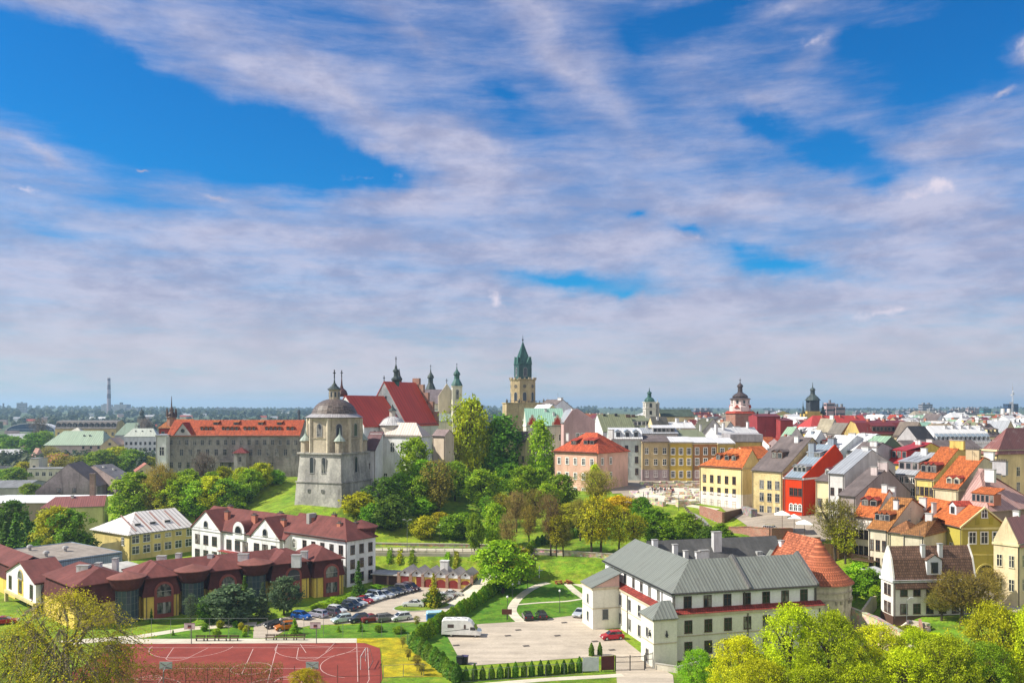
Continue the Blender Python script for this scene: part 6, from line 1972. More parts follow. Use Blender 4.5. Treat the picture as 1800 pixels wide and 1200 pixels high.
 for k, (zz, a) in enumerate(((z(692), 0), (z(694), 150), (z(688), 260))):
  b = MB()
  b.lathe([(.9, 0), (.7, .35)], 10)
  o = part('dish', b, plain(.5, .5, .5), t, (1.1 * math.cos(R(a)), 1.1 * math.sin(R(a)), zz))
  o.rotation_euler = (R(90), 0, R(a))
 h = thing('pylon_building', 'white tapering twin pylon building at the foot of the lattice mast', 'building', ((1776 - UC) * m, Y + 6, 16))
 b = MB()
 for x0, x1 in ((-5, -1), (1.6, 5.4)):
  i = (x0 + x1) / 2
  p = [(x0, 0, 0), (x1, 0, 0), (x1, 5, 0), (x0, 5, 0)]
  q = [(i - .7, 0, z(718)), (i + .7, 0, z(718)), (i + .7, 5, z(718)), (i - .7, 5, z(718))]
  b.face(q)
  for k in range(4):
   b.face([p[k], p[(k + 1) % 4], q[(k + 1) % 4], q[k]])
 part('pylon', b, stucco(.66, .62, .60), h)
 b = MB()
 b.box(-8, 1, 0, 10, 8, z(728))
 part('hall', b, stucco(.34, .14, .12), h)
 # cranes over the far hill
 for u, vt in ((497, 719.5), (517, 722)):
  Y = 2200.0
  m = Y / F
  c = put('tower_crane', None, None, ((u - UC) * m, Y, 20))
  later(c, 'thin pale construction crane', 'above the hills left of the domed chapel', 'crane', 'far construction cranes')
  b = MB()
  zz = H - (vt - VH) * m - 20
  b.box(-.5, -.5, -15, .5, .5, zz)
  part('tower', b, plain(.45, .45, .48), c)
  b = MB()
  b.box(-18, -.5, zz - 2, 7, .5, zz - 1)
  part('jib', b, plain(.45, .45, .48), c)
 Y = 700.0
 m = Y / F
 t = thing('chimney_stack', 'slim dark chimney right of the monastery, against the hazy hills', 'chimney', ((525.5 - UC) * m, Y, 15))
 lathe_part('shaft', [(1.0, 0), (.9, H - (720 - VH) * m - 15)], 8, plain(.07, .065, .07), t)
 lathe_part('collar', [(1.3, H - (728 - VH) * m - 15), (1.3, H - (723 - VH) * m - 15)], 8, plain(.05, .05, .055), t)
horizon()
# ================================================================== the school, its yard and the garages
SRED = felt(0.135, 0.042, 0.036)
SDRK = felt(0.085, 0.024, 0.022)
SYEL = stucco(0.70, 0.52, 0.14)
SWHT = stucco(0.70, 0.70, 0.73)
def school_white():
 a = house('school_wing', 'white three storey school wing with maroon roof, at the right end of the school', 502, 610, 660, 190, 948, 0, 53, roof='y', rise=3.8, hip=(5.5, 0), wall=SWHT, rm=SRED, over=.5, cat='school building',
    wins=[('R', 3, (7.2, 4.0, .9), 1.15, 1.9, 'brown', (.03, .97)), ('L', 2, (7.2,), 1.0, 2.0, 'archwhite', (.80, 1.0)), ('L', 5, (7.2, 4.0), 1.2, 1.9, 'brown', (.02, .75))],
    chim=[(.3, .25, 1.0, 1.0, 1.6, CHB, 2), (.55, .45, 1.4, 1.0, 1.6, CHB, 2), (.35, .72, 1.2, 1.0, 1.6, CHB), (.75, .2, 1.2, 1, 1.4, CHB, 2)])
 W, D, e = DIM[a]
 b = MB()
 b.lathe([(2.9, -1), (2.9, e - 2.6), (2.9, e - .4), (3.7, e + 1.6)], 18, W - .4, 4.2)
 part('stair_turret', b, SDRK, a)
 b = MB()
 b.lathe([(3.85, e + 1.55), (3.85, e + 1.75), (0.05, e + 3.3)], 18, W - .4, 4.2)
 part('turret_roof', b, SRED, a)
 b = MB()
 b.box(1.0, 2.0, 0, 3.2, 3.0, 2.4)
 sky = part('skylight', b, GREYF, a, (1.0, D * .62, e + 2.0))
 c = house('school_wing', 'white school wing with two pointed gables, round arched dormer and maroon roof', 340, 502, None, 200.6, 0, 0, 53, W=12, ze=9.0, roof='y', rise=4.6, hip=(0, 0), wall=SWHT, rm=SRED, over=.45, cat='school building',
    chim=[(.25, .12, 2.2, 1.2, 2.0, CHB, 3), (.25, .42, 2.6, 1.2, 2.2, CHB, 3), (.25, .72, 2.6, 1.2, 2.0, CHB, 3), (.62, .3, 1.6, 1.2, 2, CHB, 3), (.6, .85, 1.8, 1.2, 2, CHB, 2)])
 W, D, e = DIM[c]
 X0, Y0 = c.location.x, c.location.y
 dx, dy = -math.sin(R(53)), math.cos(R(53))
 tt = lambda u: solve_t(X0, Y0, dx, dy, u)
 for u0, u1 in ((495, 445), (391, 341)):
  t0, t1 = tt(u0), tt(u1)
  w, tc = t1 - t0, (t0 + t1) / 2
  g = MB()
  g.extr([(-w / 2, -2), (w / 2, -2), (w / 2, e), (0, e + 4.4), (-w / 2, e)], -.6, -.004)
  go = part('gable', g, SWHT, c, (0, tc, 0), R(-90))
  r = MB()
  for sx in (-1, 1):
   p = [(sx * (w / 2 + .35), e - .3), (0, e + 4.45), (0, e + 4.75), (sx * (w / 2 + .35), e + .05)]
   r.extr(p if sx < 0 else p[::-1], -.85, 6.0)
  part('gable_roof', r, SRED, go)
  for z in (5.0, 1.2):
   for q in (-.3, 0, .3):
    window(c, (-.6, tc + q * w, z), R(-90), 1.9, 2.2, 'brown')
  window(c, (-.6, tc, e + .4), R(-90), 1.5, 1.5, 'arch')
  s = MB()
  s.box(-w / 2 - .05, -.72, e - .75, w / 2 + .05, -.6, e - .55)
  part('string_course', s, GREYF, go)
 t0, t1 = tt(445), tt(391)
 for q in (.25, .5, .78):
  window(c, (0, t0 + (t1 - t0) * q, 4.6), R(-90), 1.9, 2.3, 'brown')
  window(c, (0, t0 + (t1 - t0) * q, .8), R(-90), 1.5, 2.4, 'brown')
 tc = tt(422)
 b = MB()
 n = 14
 rr = 2.3
 arc = [(rr * math.cos(math.pi * k / n), e + .5 + rr * math.sin(math.pi * k / n)) for k in range(n + 1)]
 b.extr([(-rr, e - 1.5), (rr, e - 1.5)] + arc, -.5, -.004)
 rd = part('round_dormer', b, SWHT, c, (0, tc, 0), R(-90))
 window(c, (-.5, tc, e + .0), R(-90), 2.4, 1.7, 'arch')
 b = MB()
 for k in range(n):
  p, q = arc[k], arc[k + 1]
  o = lambda z_, f=1.08: (z_[0] * f, e + .5 + (z_[1] - e - .5) * f)
  b.extr([p, o(p), o(q), q], -.4, 6.0)
 part('dormer_roof', b, SRED, rd)
 b = MB()
 w = t1 - t0
 b.extr([(-w / 2, 4.0), (w / 2, 4.0), (w / 2, 4.15), (-w / 2, 4.15)], -1.6, -.01)
 cp = part('porch_roof', b, felt(.26, .05, .045), c, (0, (t0 + t1) / 2, 0), R(-90))
 b = MB()
 for q in (-.45, -.15, .15, .45):
  b.box(q * w - .12, -1.5, -.5, q * w + .12, -1.26, 4.0)
 part('porch_posts', b, GREYF, cp)
 # yellow wing with the white ribbed roof
 y = house('school_wing', 'yellow school wing with white ribbed metal roof and many white framed windows', 163, 227, 340, 223, 939, 0, 54, roof='x', rise=4.4, hip=(7, 0), wall=stucco(.58, .47, .20), rm=seam(.62, .58, .56, pitch=1.15, rust=.35, line=.8, rc=(.42, .24, .19)), over=.6, cat='school building',
    wins=[('R', 6, (1.6,), 1.9, 1.9, 'white', (.01, 1)), ('R', 2, (4.4,), 1.9, 1.9, 'white', (.01, .34)), ('R', 3, (5.0,), 1.7, 1.0, 'white', (.34, .84)), ('R', 1, (4.4,), 1.7, 1.9, 'white', (.86, 1)), ('L', 1, (3.8,), 1.2, 2.0, 'white', (.08, .25))])
 W, D, e = DIM[y]
 b = MB()
 b.face([(0, 4.4, 4.6), (0, 8.8, 1.6), (-4.6, 8.8, 1.6), (-4.6, 4.4, 4.6)])
 b.face([(0, 4.2, 4.7), (-4.8, 4.2, 4.7), (-4.8, 4.2, -1), (0, 4.2, -1)])
 b.face([(-4.8, 4.2, -1), (-4.8, 4.2, 4.7), (-4.8, 9, 1.5), (-4.8, 9, -1)])
 b.face([(0, 4.2, 4.7), (0, 9, 1.5), (-4.8, 9, 1.5), (-4.8, 4.2, 4.7)])
 part('stair_annex', b, stucco(.56, .48, .30), y)
 for q in (.22, .45, .68):
  b = MB()
  b.box(-.9, 0, 0, .9, 1.3, .9)
  b.box(-.75, -.04, .12, .75, 0, .75, 1)
  part('roof_hatch', b, [seam(.45, .42, .42), DARK], y, (W * q, 3.0, e + 1.35))
 for q in (.12, .34, .56, .8):
  b = MB()
  s = 4.4 / (D / 2)
  b.face([(-.25, .6, .6 * s + .32), (.25, .6, .6 * s + .32), (.25, 8.2, 8.2 * s + .32), (-.25, 8.2, 8.2 * s + .32)])
  part('roof_ladder', b, seam(.40, .22, .18), y, (W * q, 0, e))
school_white()
def school_red():
 root = thing('school_building', 'low long school building with maroon mansard roof, round stair drums and yellow walls', 'school building', (-60, 170, 0))
 off = Vector((60, -170, 0))
 ya = math.atan2(24, 34.1)
 A = Vector((-70.3, 160, 0))
 ca, sa = math.cos(ya), math.sin(ya)
 tx = lambda u: solve_t(A.x, A.y, ca, sa, u)
 def mod(x0, x1, y0, depth, org, rz, e=4.3, m=7.6, top=9.7, ridge_hip=4.0, arch=True, yellow=True):
  L = x1 - x0
  loc = Vector(org) + Vector((math.cos(rz) * x0 - math.sin(rz) * y0, math.sin(rz) * x0 + math.cos(rz) * y0, 0)) + off
  b = MB()
  b.box(.35, .35, -1, L - .35, depth, e)
  part('wall', b, SYEL, root, loc, rz)
  b = MB()
  i = .75
  p = [(0, 0, e - .1), (L, 0, e - .1), (L, depth, e - .1), (0, depth, e - .1)]
  q = [(i, i, m), (L - i, i, m), (L - i, depth - i, m), (i, depth - i, m)]
  b.face(p[::-1])
  b.face(q)
  for k in range(4):
   b.face([p[k], p[(k + 1) % 4], q[(k + 1) % 4], q[k]])
  part('mansard', b, SDRK, root, loc, rz)
  hp = min(ridge_hip, (L - 1.0) / 2)
  if depth > L:
   hp = min(ridge_hip, depth / 2 - .5)
   rm_ = roof_mesh([(0, 0), (L / 2, top - m), (L, 0)], L, depth, 'y', hp, hp, 0, 0, .18, SRED, m)
  else:
   rm_ = roof_mesh([(0, 0), (depth / 2, top - m), (depth, 0)], depth, L, 'x', hp, hp, 0, 0, .18, SRED, m)
  put('roof', rm_, root, loc, rz)
  if arch:
   c = L * .56
   def at(x, y, z):
    return Vector((loc.x + math.cos(rz) * x - math.sin(rz) * y, loc.y + math.sin(rz) * x + math.cos(rz) * y, z))
   n = 12
   b = MB()
   rr = 1.75
   arc = [(rr * math.cos(math.pi * k / n), 5.1 + rr * math.sin(math.pi * k / n)) for k in range(n + 1)]
   b.extr([(-rr, -.8), (rr, -.8)] + arc, -.25, 1.4)
   bay = part('window_bay', b, stucco(.23, .07, .06), root, at(c, .25, 0), rz)
   b = MB()
   r2 = 1.3
   arc = [(r2 * math.cos(math.pi * k / n), 5.1 + r2 * math.sin(math.pi * k / n)) for k in range(n + 1)]
   b.extr([(-r2, 4.0), (r2, 4.0)] + arc, -.30, -.2)
   b.box(-1.25, -.30, .8, 1.25, -.2, 2.9)
   part('pane', b, GLASS, bay)
   b = MB()
   b.box(-.22, -.36, .8, .22, -.29, 2.9)
   b.box(-1.3, -.36, 5.0, 1.3, -.31, 5.1)
   part('frame', b, GREYF, bay)
   b = MB()
   for x in (L * .12, L * .9):
    b.box(x - .06, .22, 0, x + .06, .34, e - .1)
   part('downpipe', b, GUTTER, root, loc, rz)
 def drum(org, rz, x, y, r=2.0):
  loc = Vector(org) + Vector((math.cos(rz) * x - math.sin(rz) * y, math.sin(rz) * x + math.cos(rz) * y, 0)) + off
  b = MB()
  b.lathe([(r, -.5), (r, 6.2)], 16)
  g = part('stair_glazing', b, mat('stair_glass', lambda t: (t.color((.05, .07, .085)), t.b.inputs['Roughness'].__setattr__('default_value', .08))), root, loc)
  b = MB()
  for k in range(16):
   a = R(22.5 * k)
   b.box(r * math.cos(a) - .05, r * math.sin(a) - .05, -.5, r * math.cos(a) + .05, r * math.sin(a) + .05, 6.2)
  for z in (1.0, 2.3, 3.6, 4.9, 6.1):
   b.lathe([(r + .05, z), (r + .05, z + .09)], 16)
  part('mullions', b, plain(.10, .12, .12), g)
  b = MB()
  b.lathe([(r + .12, 6.1), (r + .5, 6.4), (r + .9, 7.2), (r + 1.35, 8.4)], 20)
  part('drum', b, SDRK, root, loc)
  b = MB()
  b.lathe([(r + 1.5, 8.35), (r + 1.5, 8.5), (.05, 9.5)], 20)
  part('drum_roof', b, felt(.20, .075, .06), root, loc)
 spans = [(250, 318), (366, 428), (476, 547), (548, 604)]
 for k, (u0, u1) in enumerate(spans):
  mod(tx(u0), tx(u1), -1.0 if k == 3 else 0, 13, A, ya, top=9.6 if k < 3 else 9.9)
 mod(tx(238), tx(560), 2.4, 11, A, ya, arch=False, e=4.2, m=7.5, top=9.5)
 for u in (341, 451):
  drum(A, ya, tx(u), .9)
 drum(A, ya, tx(224), .6)
 # left corner block with the white entrance gable
 y2 = R(46)
 C = Vector(((128 - UC) / F * 153, 153, 0))
 tl = lambda u: solve_t(C.x, C.y, -math.sin(y2), math.cos(y2), u)
 tr = solve_t(C.x, C.y, math.cos(y2), math.sin(y2), 205)
 D1, D2, D3 = tl(72), tl(20), tl(-45)
 mod(0, tr + 4, 0, D1, C, y2, arch=False, ridge_hip=3.5, top=9.9)
 loc = C + off
 def at(x, y, z=0):
  return Vector((loc.x + math.cos(y2) * x - math.sin(y2) * y, loc.y + math.sin(y2) * x + math.cos(y2) * y, z))
 mod(.4, 8, D2, D3 - D2, C, y2, arch=False, ridge_hip=0, m=6.4, top=8.4, e=3.6)
 w = D2 - D1
 b = MB()
 b.extr([(-w / 2, 2.4), (w / 2, 2.4), (w / 2, 6.3), (0, 9.1), (-w / 2, 6.3)], -.9, .0)
 g = part('entrance_gable', b, SWHT, root, at(0, (D1 + D2) / 2), y2 - R(90))
 b = MB()
 for sx in (-1, 1):
  p = [(sx * (w / 2 + .3), 5.95), (0, 9.15), (0, 9.42), (sx * (w / 2 + .3), 6.3)]
  b.extr(p if sx < 0 else p[::-1], -1.2, 5.5)
 part('gable_roof', b, SRED, g)
 b = MB()
 n = 12
 arc = [(1.7 * math.cos(math.pi * k / n), 6.0 + 1.7 * math.sin(math.pi * k / n)) for k in range(n + 1)]
 b.extr([(-1.7, 2.5), (1.7, 2.5)] + arc, -.96, -.9)
 part('yellow_field', b, SYEL, g)
 window(g, (0, -.96, 5.9), 0, 2.5, 1.5, 'arch')
 window(g, (0, -.96, 3.2), 0, 1.7, 2.2, 'brown')
 for x in (-.36, .36):
  window(g, (x * w, -.9, 3.0), 0, 1.6, 2.5, 'brown')
 b = MB()
 b.box(-w / 2, -1.4, 1.9, w / 2, 6, 2.4)
 for x in (-w / 2 + .3, w / 2 - .3):
  b.box(x - .3, -1.3, -.5, x + .3, -.7, 1.9)
 part('entrance_slab', b, stucco(.55, .46, .24), root, at(0, (D1 + D2) / 2), y2 - R(90))
 # chimneys standing on the long roof
 for (u, v, z0, w_, d_, h_) in ((147, 1004, 8.2, 2.6, 1.2, 3.4), (173, 998, 8.0, 1.2, 1.2, 3.2), (203, 986, 8.4, 1.1, 1.1, 2.6), (284, 978, 8.6, 2.0, 1.1, 1.9), (314, 975, 8.8, 1.2, 1.1, 2.2), (370, 976, 8.8, 1.2, 1.0, 2.0), (428, 974, 8.8, 2.4, 1.1, 1.8), (521, 975, 8.4, 2.2, 1.1, 1.7), (535, 970, 8.4, 1.6, 1.2, 2.0)):
  p = P(u, v + 8, z0) + off
  chimney(root, p.x, p.y, z0 - 1.6, z0 + h_ * .62, w_ * .85, d_, CHW, 0)
school_red()
def flat_hall():
 h = house('sports_hall', 'flat roofed hall with blue metal fascia and roof vents between school wings', None, 80, 213, 186, 990, 0, 53, D=24, roof='x', prof=[(0, 0), (.5, .15), (1, 0)], wall=stucco(.40, .36, .30), rm=felt(.26, .22, .19), over=.1, verge=.1, cat='hall', ze=6.0)
 W, D, e = DIM[h]
 b = MB()
 b.box(-.18, -.18, e - 1.9, W + .18, -.004, e + .35)
 b.box(-.18, -.004, e - 1.9, -.004, D + .2, e + .35)
 b.box(-.18, D + .004, e - .3, W + .2, D + .3, e + .35)
 b.box(W + .004, -.1, e - .8, W + .2, D, e + .35)
 part('fascia', b, seam(.23, .29, .38, pitch=.5, rust=.05), h)
 for x, y in ((W * .2, D * .3), (W * .55, D * .45), (W * .3, D * .8)):
  b = MB()
  b.lathe([(.35, 0), (.35, .7), (.75, .8), (.6, 1.2), (.1, 1.4)], 10)
  part('roof_vent', b, plain(.35, .34, .34, metal=.4), h, (x, y, e + .3))
 k = house('link_block', 'low flat roofed link block with gravel roof behind the maroon roofs', None, 150, 262, 176, 1001, 0, 45, D=12, roof='x', prof=[(0, 0), (.5, .1), (1, 0)], wall=stucco(.36, .34, .32), rm=felt(.42, .40, .37), over=.15, cat='annex', ze=5.0)
flat_hall()
def garages():
 p0, p1 = P(701, 1029.5), P(829, 1036)
 d = p1 - p0
 L = d.length
 rz = math.atan2(d.y, d.x)
 g = thing('garage_row', 'row of six brick piered garages with white gablets and dark red arched doors', 'garages', (p0.x, p0.y, 0), rz)
 n, e = 6, 2.9
 b = MB()
 b.box(0, .12, -.5, L, 6, e)
 part('wall', b, SYEL, g)
 b = MB()
 for k in range(n + 1):
  x = k * L / n
  b.box(x - .33, -.12, -.5, x + .33, .4, e + .15)
 part('brick_piers', b, brick(.36, .17, .12), g)
 for k in range(n):
  x0, x1 = k * L / n + .33, (k + 1) * L / n - .33
  c, w = (x0 + x1) / 2, x1 - x0
  b = MB()
  b.extr([(-w / 2, 2.35), (w / 2, 2.35), (w / 2, e), (0, e + .95), (-w / 2, e)], -.06, .12)
  gb = part('gablet', b, SWHT, g, (c, 0, 0))
  b = MB()
  b.lathe([(.24, 0), (.24, .06)], 12)
  o = part('oculus', b, BROWNF, gb, (0, -.07, e + .25))
  o.rotation_euler = (R(90), 0, 0)
  b = MB()
  for sx in (-1, 1):
   p = [(sx * (L / n / 2), e - .12), (0, e + 1.0), (0, e + 1.14), (sx * (L / n / 2), e + .04)]
   b.extr(p if sx < 0 else p[::-1], -.35, 5.8)
  part('roof', b, felt(.34, .30, .28), g, (c, 0, 0))
  b = MB()
  if k < 2:
   q = .42 * w if k == 0 else .30 * w
   b.box(-q + (.25 * w if k else 0), .02, -.2, q + (.2 * w if k else 0), .10, 2.3)
  else:
   r = w * .47
   m = 10
   arc = [(r * math.cos(math.pi * j / m), 1.25 + .62 * r * math.sin(math.pi * j / m)) for j in range(m + 1)]
   b.extr([(-r, -.2 if k < 5 else 1.0), (r, -.2 if k < 5 else 1.0)] + arc, .02, .10)
  part('door', b, plain(.20, .028, .024, rough=.6), g, (c, 0, 0))
 b = MB()
 b.box(8.9, 2.4, e + .2, 10.7, 3.6, e + 2.6)
 b.box(8.8, 2.3, e + 2.6, 10.8, 3.7, e + 2.75)
 part('chimney', b, CHW, g)
 b = MB()
 b.box(-6.6, .8, -.5, -.5, 5.4, 2.2)
 s = thing('bin_shelter', 'open flat roofed bin shelter left of the brick garages', 'shelter', (p0.x, p0.y, 0), rz)
 part('wall', b, stucco(.24, .15, .13), s)
 b = MB()
 b.box(-6.9, .2, 2.2, -.36, 5.8, 2.4)
 part('roof', b, felt(.36, .35, .34), s)
 b = MB()
 b.box(-5.9, .74, 0, -3.2, .80, 2.0)
 b.box(-2.7, .74, 0, -.9, .80, 2.0)
 part('door', b, plain(.06, .03, .03), s)
 # grey retaining wall behind the yard
 w = thing('retaining_wall', 'grey retaining wall at the foot of the green bank', 'wall', (0, 0, 0))
 q0, q1 = P(664, 1000, 2.2), P(700, 1003, 2.2)
 b = MB()
 b.tube([(q0.x - 2, q0.y + 2, 1.0), (q1.x, q1.y + 1, 1.0)], [.9, .9], 4)
 part('wall', b, stucco(.34, .31, .31), w)
garages()
# ================================================================== the white convent with its round tower
def convent():
 yaw = 14.6
 WHT = stucco(.72, .72, .74, dirt=.12)
 CRM = stucco(.70, .675, .60, dirt=.18)
 ZN = seam(.180, .190, .168, rust=.6, pitch=.62, rc=(.13, .12, .105))
 ZD = seam(.125, .118, .112, rust=.4, pitch=.62, rc=(.19, .175, .16))
 h = house('convent', 'large white convent with grey ribbed metal roofs, cream lower storeys and red tiled ledges', 1064, 1183, 1434, 136, 1042, 0, yaw, roof='x', rise=4.0, wall=WHT, rm=ZN, cat='building', D=11, over=.5, verge=.1, hip=(5.6, 0),
    wins=[('R', 7, (8.0,), 1.25, 1.75, 'brown', (.03, .98))])
 W, D, e = DIM[h]

 LD = solve_t(h.location.x, h.location.y, -math.sin(R(yaw)), math.cos(R(yaw)), 1064)
 # the left range runs back from the near corner
 b = MB()
 b.box(0.003, 10.9, 0, 10.9, LD, e)
 part('wall', b, WHT, h)
 put('roof', roof_mesh([(0, 0), (5.5, 4.0), (11, 0)], 11, LD - 5.4, 'y', 0, 1.6, .5, .1, .2, ZN, e), h, (0, 5.4, 0.004))
 for k in range(7):
  window(h, (0, 5.5 + k * (LD - 8) / 6.3 if k < 4 else 6.5 + k * (LD - 8) / 6.6, 8.1), R(-90), 1.0, 1.65, 'bare')
 # darker sheets on the long range
 # lower storeys
 lo = -1.15
 z1 = 7.35
 b = MB()
 b.box(lo, lo, -1, W + .6, -.004, z1)
 b.box(lo, -.004, -1, -.004, LD + .5, z1)
 part('lower_wall', b, CRM, h)
 b = MB()
 t = .30
 b.face([(lo - t, lo - t, z1 - .05), (W + .9, lo - t, z1 - .05), (W + .9, 0, z1 + .52), (0, 0, z1 + .52)])
 b.face([(lo - t, lo - t, z1 - .05), (0, 0, z1 + .52), (0, LD + .5, z1 + .52), (lo - t, LD + .5, z1 - .05)])
 b.face([(lo - t, lo - t, z1 - .06), (lo - t, LD + .5, z1 - .06), (0, LD + .5, z1 - .06), (0, 0, z1 - .06), (W + .9, 0, z1 - .06), (W + .9, lo - t, z1 - .06)])
 part('tiled_ledge', b, tile(.26, .042, .030), h)
 b = MB()
 for z in (z1 - .5, 3.75):
  q = .10 if z < 5 else .22
  hh = .14 if z < 5 else .42
  b.box(lo - q, lo - q, z, W + .6, lo - .002, z + hh)
  b.box(lo - q, lo - .002, z, lo - .002, LD + .5, z + hh)
 part('string_course', b, stucco(.52, .45, .33), h)
 for z in (4.35, .95):
  for k in range(7):
   window(h, (2.1 + k * (W - 3) / 6.6, lo, z), 0, 1.2, 1.85, 'brown')
  for k in range(5):
   window(h, (lo, 6.5 + k * (LD - 13) / 4, z), R(-90), 1.0, 1.8, 'bare')
 # corner pavilions with small hipped roofs
 def pav(px_, py_, w, d, zt2=7.7, shed=False):
  b = MB()
  b.box(px_, py_, -1, px_ + w, py_ + d, zt2)
  p = part('pavilion', b, CRM, h)
  if shed:
   g = MB()
   g.extr([(px_, zt2), (px_ + w, zt2), (px_ + w, zt2 + 2.1)], py_, py_ + d)
   part('gable', g, PINKW, p)
   put('pavilion_roof', roof_mesh([(0, 0), (w, 2.15)], w, d, 'y', 0, 0, .35, .3, .16, ZN, zt2), p, (px_, py_, 0))
  else:
   put('pavilion_roof', roof_mesh([(0, 0), (d / 2, 1.9), (d, 0)], d, w, 'x', w * .62, 0, .35, .1, .16, ZN, zt2), p, (px_, py_, 0))
  s = MB()
  s.box(px_ - .1, py_ - .1, 3.7, px_ + w, py_ - .002, 3.85)
  s.box(px_ - .1, py_ - .002, 3.7, px_ - .002, py_ + d, 3.85)
  s.box(px_ - .2, py_ - .2, zt2 - .45, px_ + w, py_ - .002, zt2 - .06)
  s.box(px_ - .2, py_ - .002, zt2 - .45, px_ - .002, py_ + d, zt2 - .06)
  part('string_course', s, stucco(.52, .45, .33), p)
  return p
 p1 = pav(-5.1, -4.0, 3.9, 4.9)
 window(p1, (-5.1, -1.6, 4.4), R(-90), .7, 1.3, 'bare')
 window(p1, (-5.1, -1.6, .4), R(-90), .9, 2.0, 'bare')
 loc2 = Vector(((1042 - UC) / F * 153.8 - h.location.x, 153.8 - h.location.y, 0))
 loc2.rotate(Matrix.Rotation(-R(yaw), 3, 'Z'))
 p2 = pav(loc2.x, loc2.y, -1.16 - loc2.x, 5.6, 7.6, True)
 window(p2, (loc2.x + 2.4, loc2.y, 1.8), 0, 1.0, 1.7, 'bare')
 window(p2, (loc2.x, loc2.y + 2.6, 4.4), R(-90), .8, 1.5, 'bare')
 window(p2, (loc2.x, loc2.y + 2.6, 1.2), R(-90), .8, 1.5, 'bare')
 # wall lamps / bracket signs on the pavilion fronts
 for (x, y, rz) in ((-3.0, -4.0, 0), (-5.1, -2.9, R(-90))):
  b = MB()
  b.box(-.22, -.28, 5.0, .22, -.05, 5.12)
  b.lathe([(.22, 4.75), (.10, 5.0), (.16, 5.15), (.05, 5.7)], 8, 0, -.2)
  b.box(-.04, -.24, 5.6, .04, 0, 5.7)
  part('wall_lamp', b, DARK, h, (x, y, 0), rz)
 # parapet walls across the long roof
 for x in (13.2, W - .15):
  b = MB()
  w = .45
  b.extr([(-.55, e - .25), (D / 2, e + 4.05), (D + .55, e - .25), (D + .55, e + .35), (D / 2, e + 4.75), (-.55, e + .35)], 0, w)
  o = part('fire_wall', b, seam(.15, .145, .14), h, (x + w, 0, 0), R(90))
 b = MB()
 for x, y in ((-.12, -.12), (12.6, -.12), (W - .1, -.12)):
  b.box(x - .07, y - .16, 7.5, x + .07, y - .02, e)
  b.box(x - .07, lo - .16, 0, x + .07, lo - .02, 7.2)
 for y in (4, 16, 25):
  b.box(-.16, y - .07, 7.5, -.02, y + .07, e)
  b.box(lo - .16, y - .07, 0, lo - .02, y + .07, 7.2)
 part('downpipe', b, GUTTER, h)
 b = MB()
 b.box(-.62, -.62, e - .10, W + .2, -.42, e + .06)
 b.box(-.62, -.42, e - .10, -.42, LD + .4, e + .06)
 part('gutter', b, DARK, h)
 # rear range with the dark roof
 b = MB()
 y0, y1 = 21.0, 33.0
 b.box(7.5, y0, -1, W + 9, y1, 8.6)
 part('wall', b, WHT, h)
 put('roof', roof_mesh([(0, 0), (6, 5.6), (12, 0)], 12, W + 1.5, 'x', 0, 0, .4, .2, .2, felt(.085, .083, .082), 8.6), h, (7.5, y0, 0))
 b = MB()
 b.box(W + 2.6, y0 - 8.0, -1, W + 8.6, y0, 8.4)
 part('wall', b, WHT, h)
 put('roof', roof_mesh([(0, 0), (3, 3.8), (6, 0)], 6, 10, 'y', 0, 0, .3, .2, .2, ZN, 8.4), h, (W + 2.6, y0 - 8, 0))
 for (x, y, z, w_, d_, hh) in ((8.5, 26, 13, 1.0, .8, 2.6), (12, 24.5, 11.8, .9, .8, 3.0), (17, 22.5, 10.2, 1.9, .8, 3.6), (15.6, 22.3, 10, .8, .8, 3.6), (21, 25, 12.2, 1.7, 1.0, 4.6), (26, 22, 9.6, 2.0, .9, 2.4), (20, 6.8, 13.6, 1.2, .8, 1.6), (W + 5.0, y0 - 3, 11.4, 1.0, 1.0, 4.4), (W + 5.2, y0 - 6.4, 11, 1.4, 1.0, 2.2), (13.5, 23.0, 10.6, .8, .8, 3.2)):
  chimney(h, x, y, z - 1.4, z + hh - 1.4 + .6, w_, d_, CHW)
 b = MB()
 b.box(-.6, -.4, 0, .6, .4, 1.0)
 part('roof_hatch', b, seam(.4, .4, .4), h, (29.5, y0 + 2.8, 11.0))
 # round end tower with its tiled half cone
 t = thing('round_tower', 'round cream bastion with steep orange tiled half cone roof at the end of the convent', 'tower', (54.8, 152.2, 0), R(yaw + 90))
 r = 5.35
 ST = old_wall((.60, .54, .42), (.46, .41, .32))
 z0 = 9.5
 b = MB()
 pts = [(r * math.cos(R(a)), r * math.sin(R(a))) for a in range(90, 271, 9)]
 b.prism(pts + [(10, -r), (10, r)], -2, z0)
 part('wall', b, ST, t)
 b = MB()
 for z, q in ((7.8, .16), (6.6, .14), (z0 - .5, .3)):
  ring_ = [((r + q) * math.cos(R(a)), (r + q) * math.sin(R(a))) for a in range(90, 271, 9)]
  b.prism(ring_ + [(0, -r), (0, r)], z, z + .28)
 part('string_course', b, old_wall((.52, .46, .36), (.38, .33, .26)), t)
 b = MB()
 for a in (118, 150, 182, 214, 246):
  x, y = (r + .02) * math.cos(R(a)), (r + .02) * math.sin(R(a))
  for q in (-.5, .5):
   x2, y2 = x - math.sin(R(a)) * q, y + math.cos(R(a)) * q
   b.box(x2 - .14, y2 - .14, 6.0, x2 + .14, y2 + .14, 6.6)
 part('corbel', b, old_wall((.36, .31, .24), (.28, .24, .19)), t)
 R2 = r + .55
 zt2 = z0 + 7.3
 b = MB()
 base = [(R2 * math.cos(R(a)), R2 * math.sin(R(a)), z0 - .25) for a in range(90, 271, 6)]
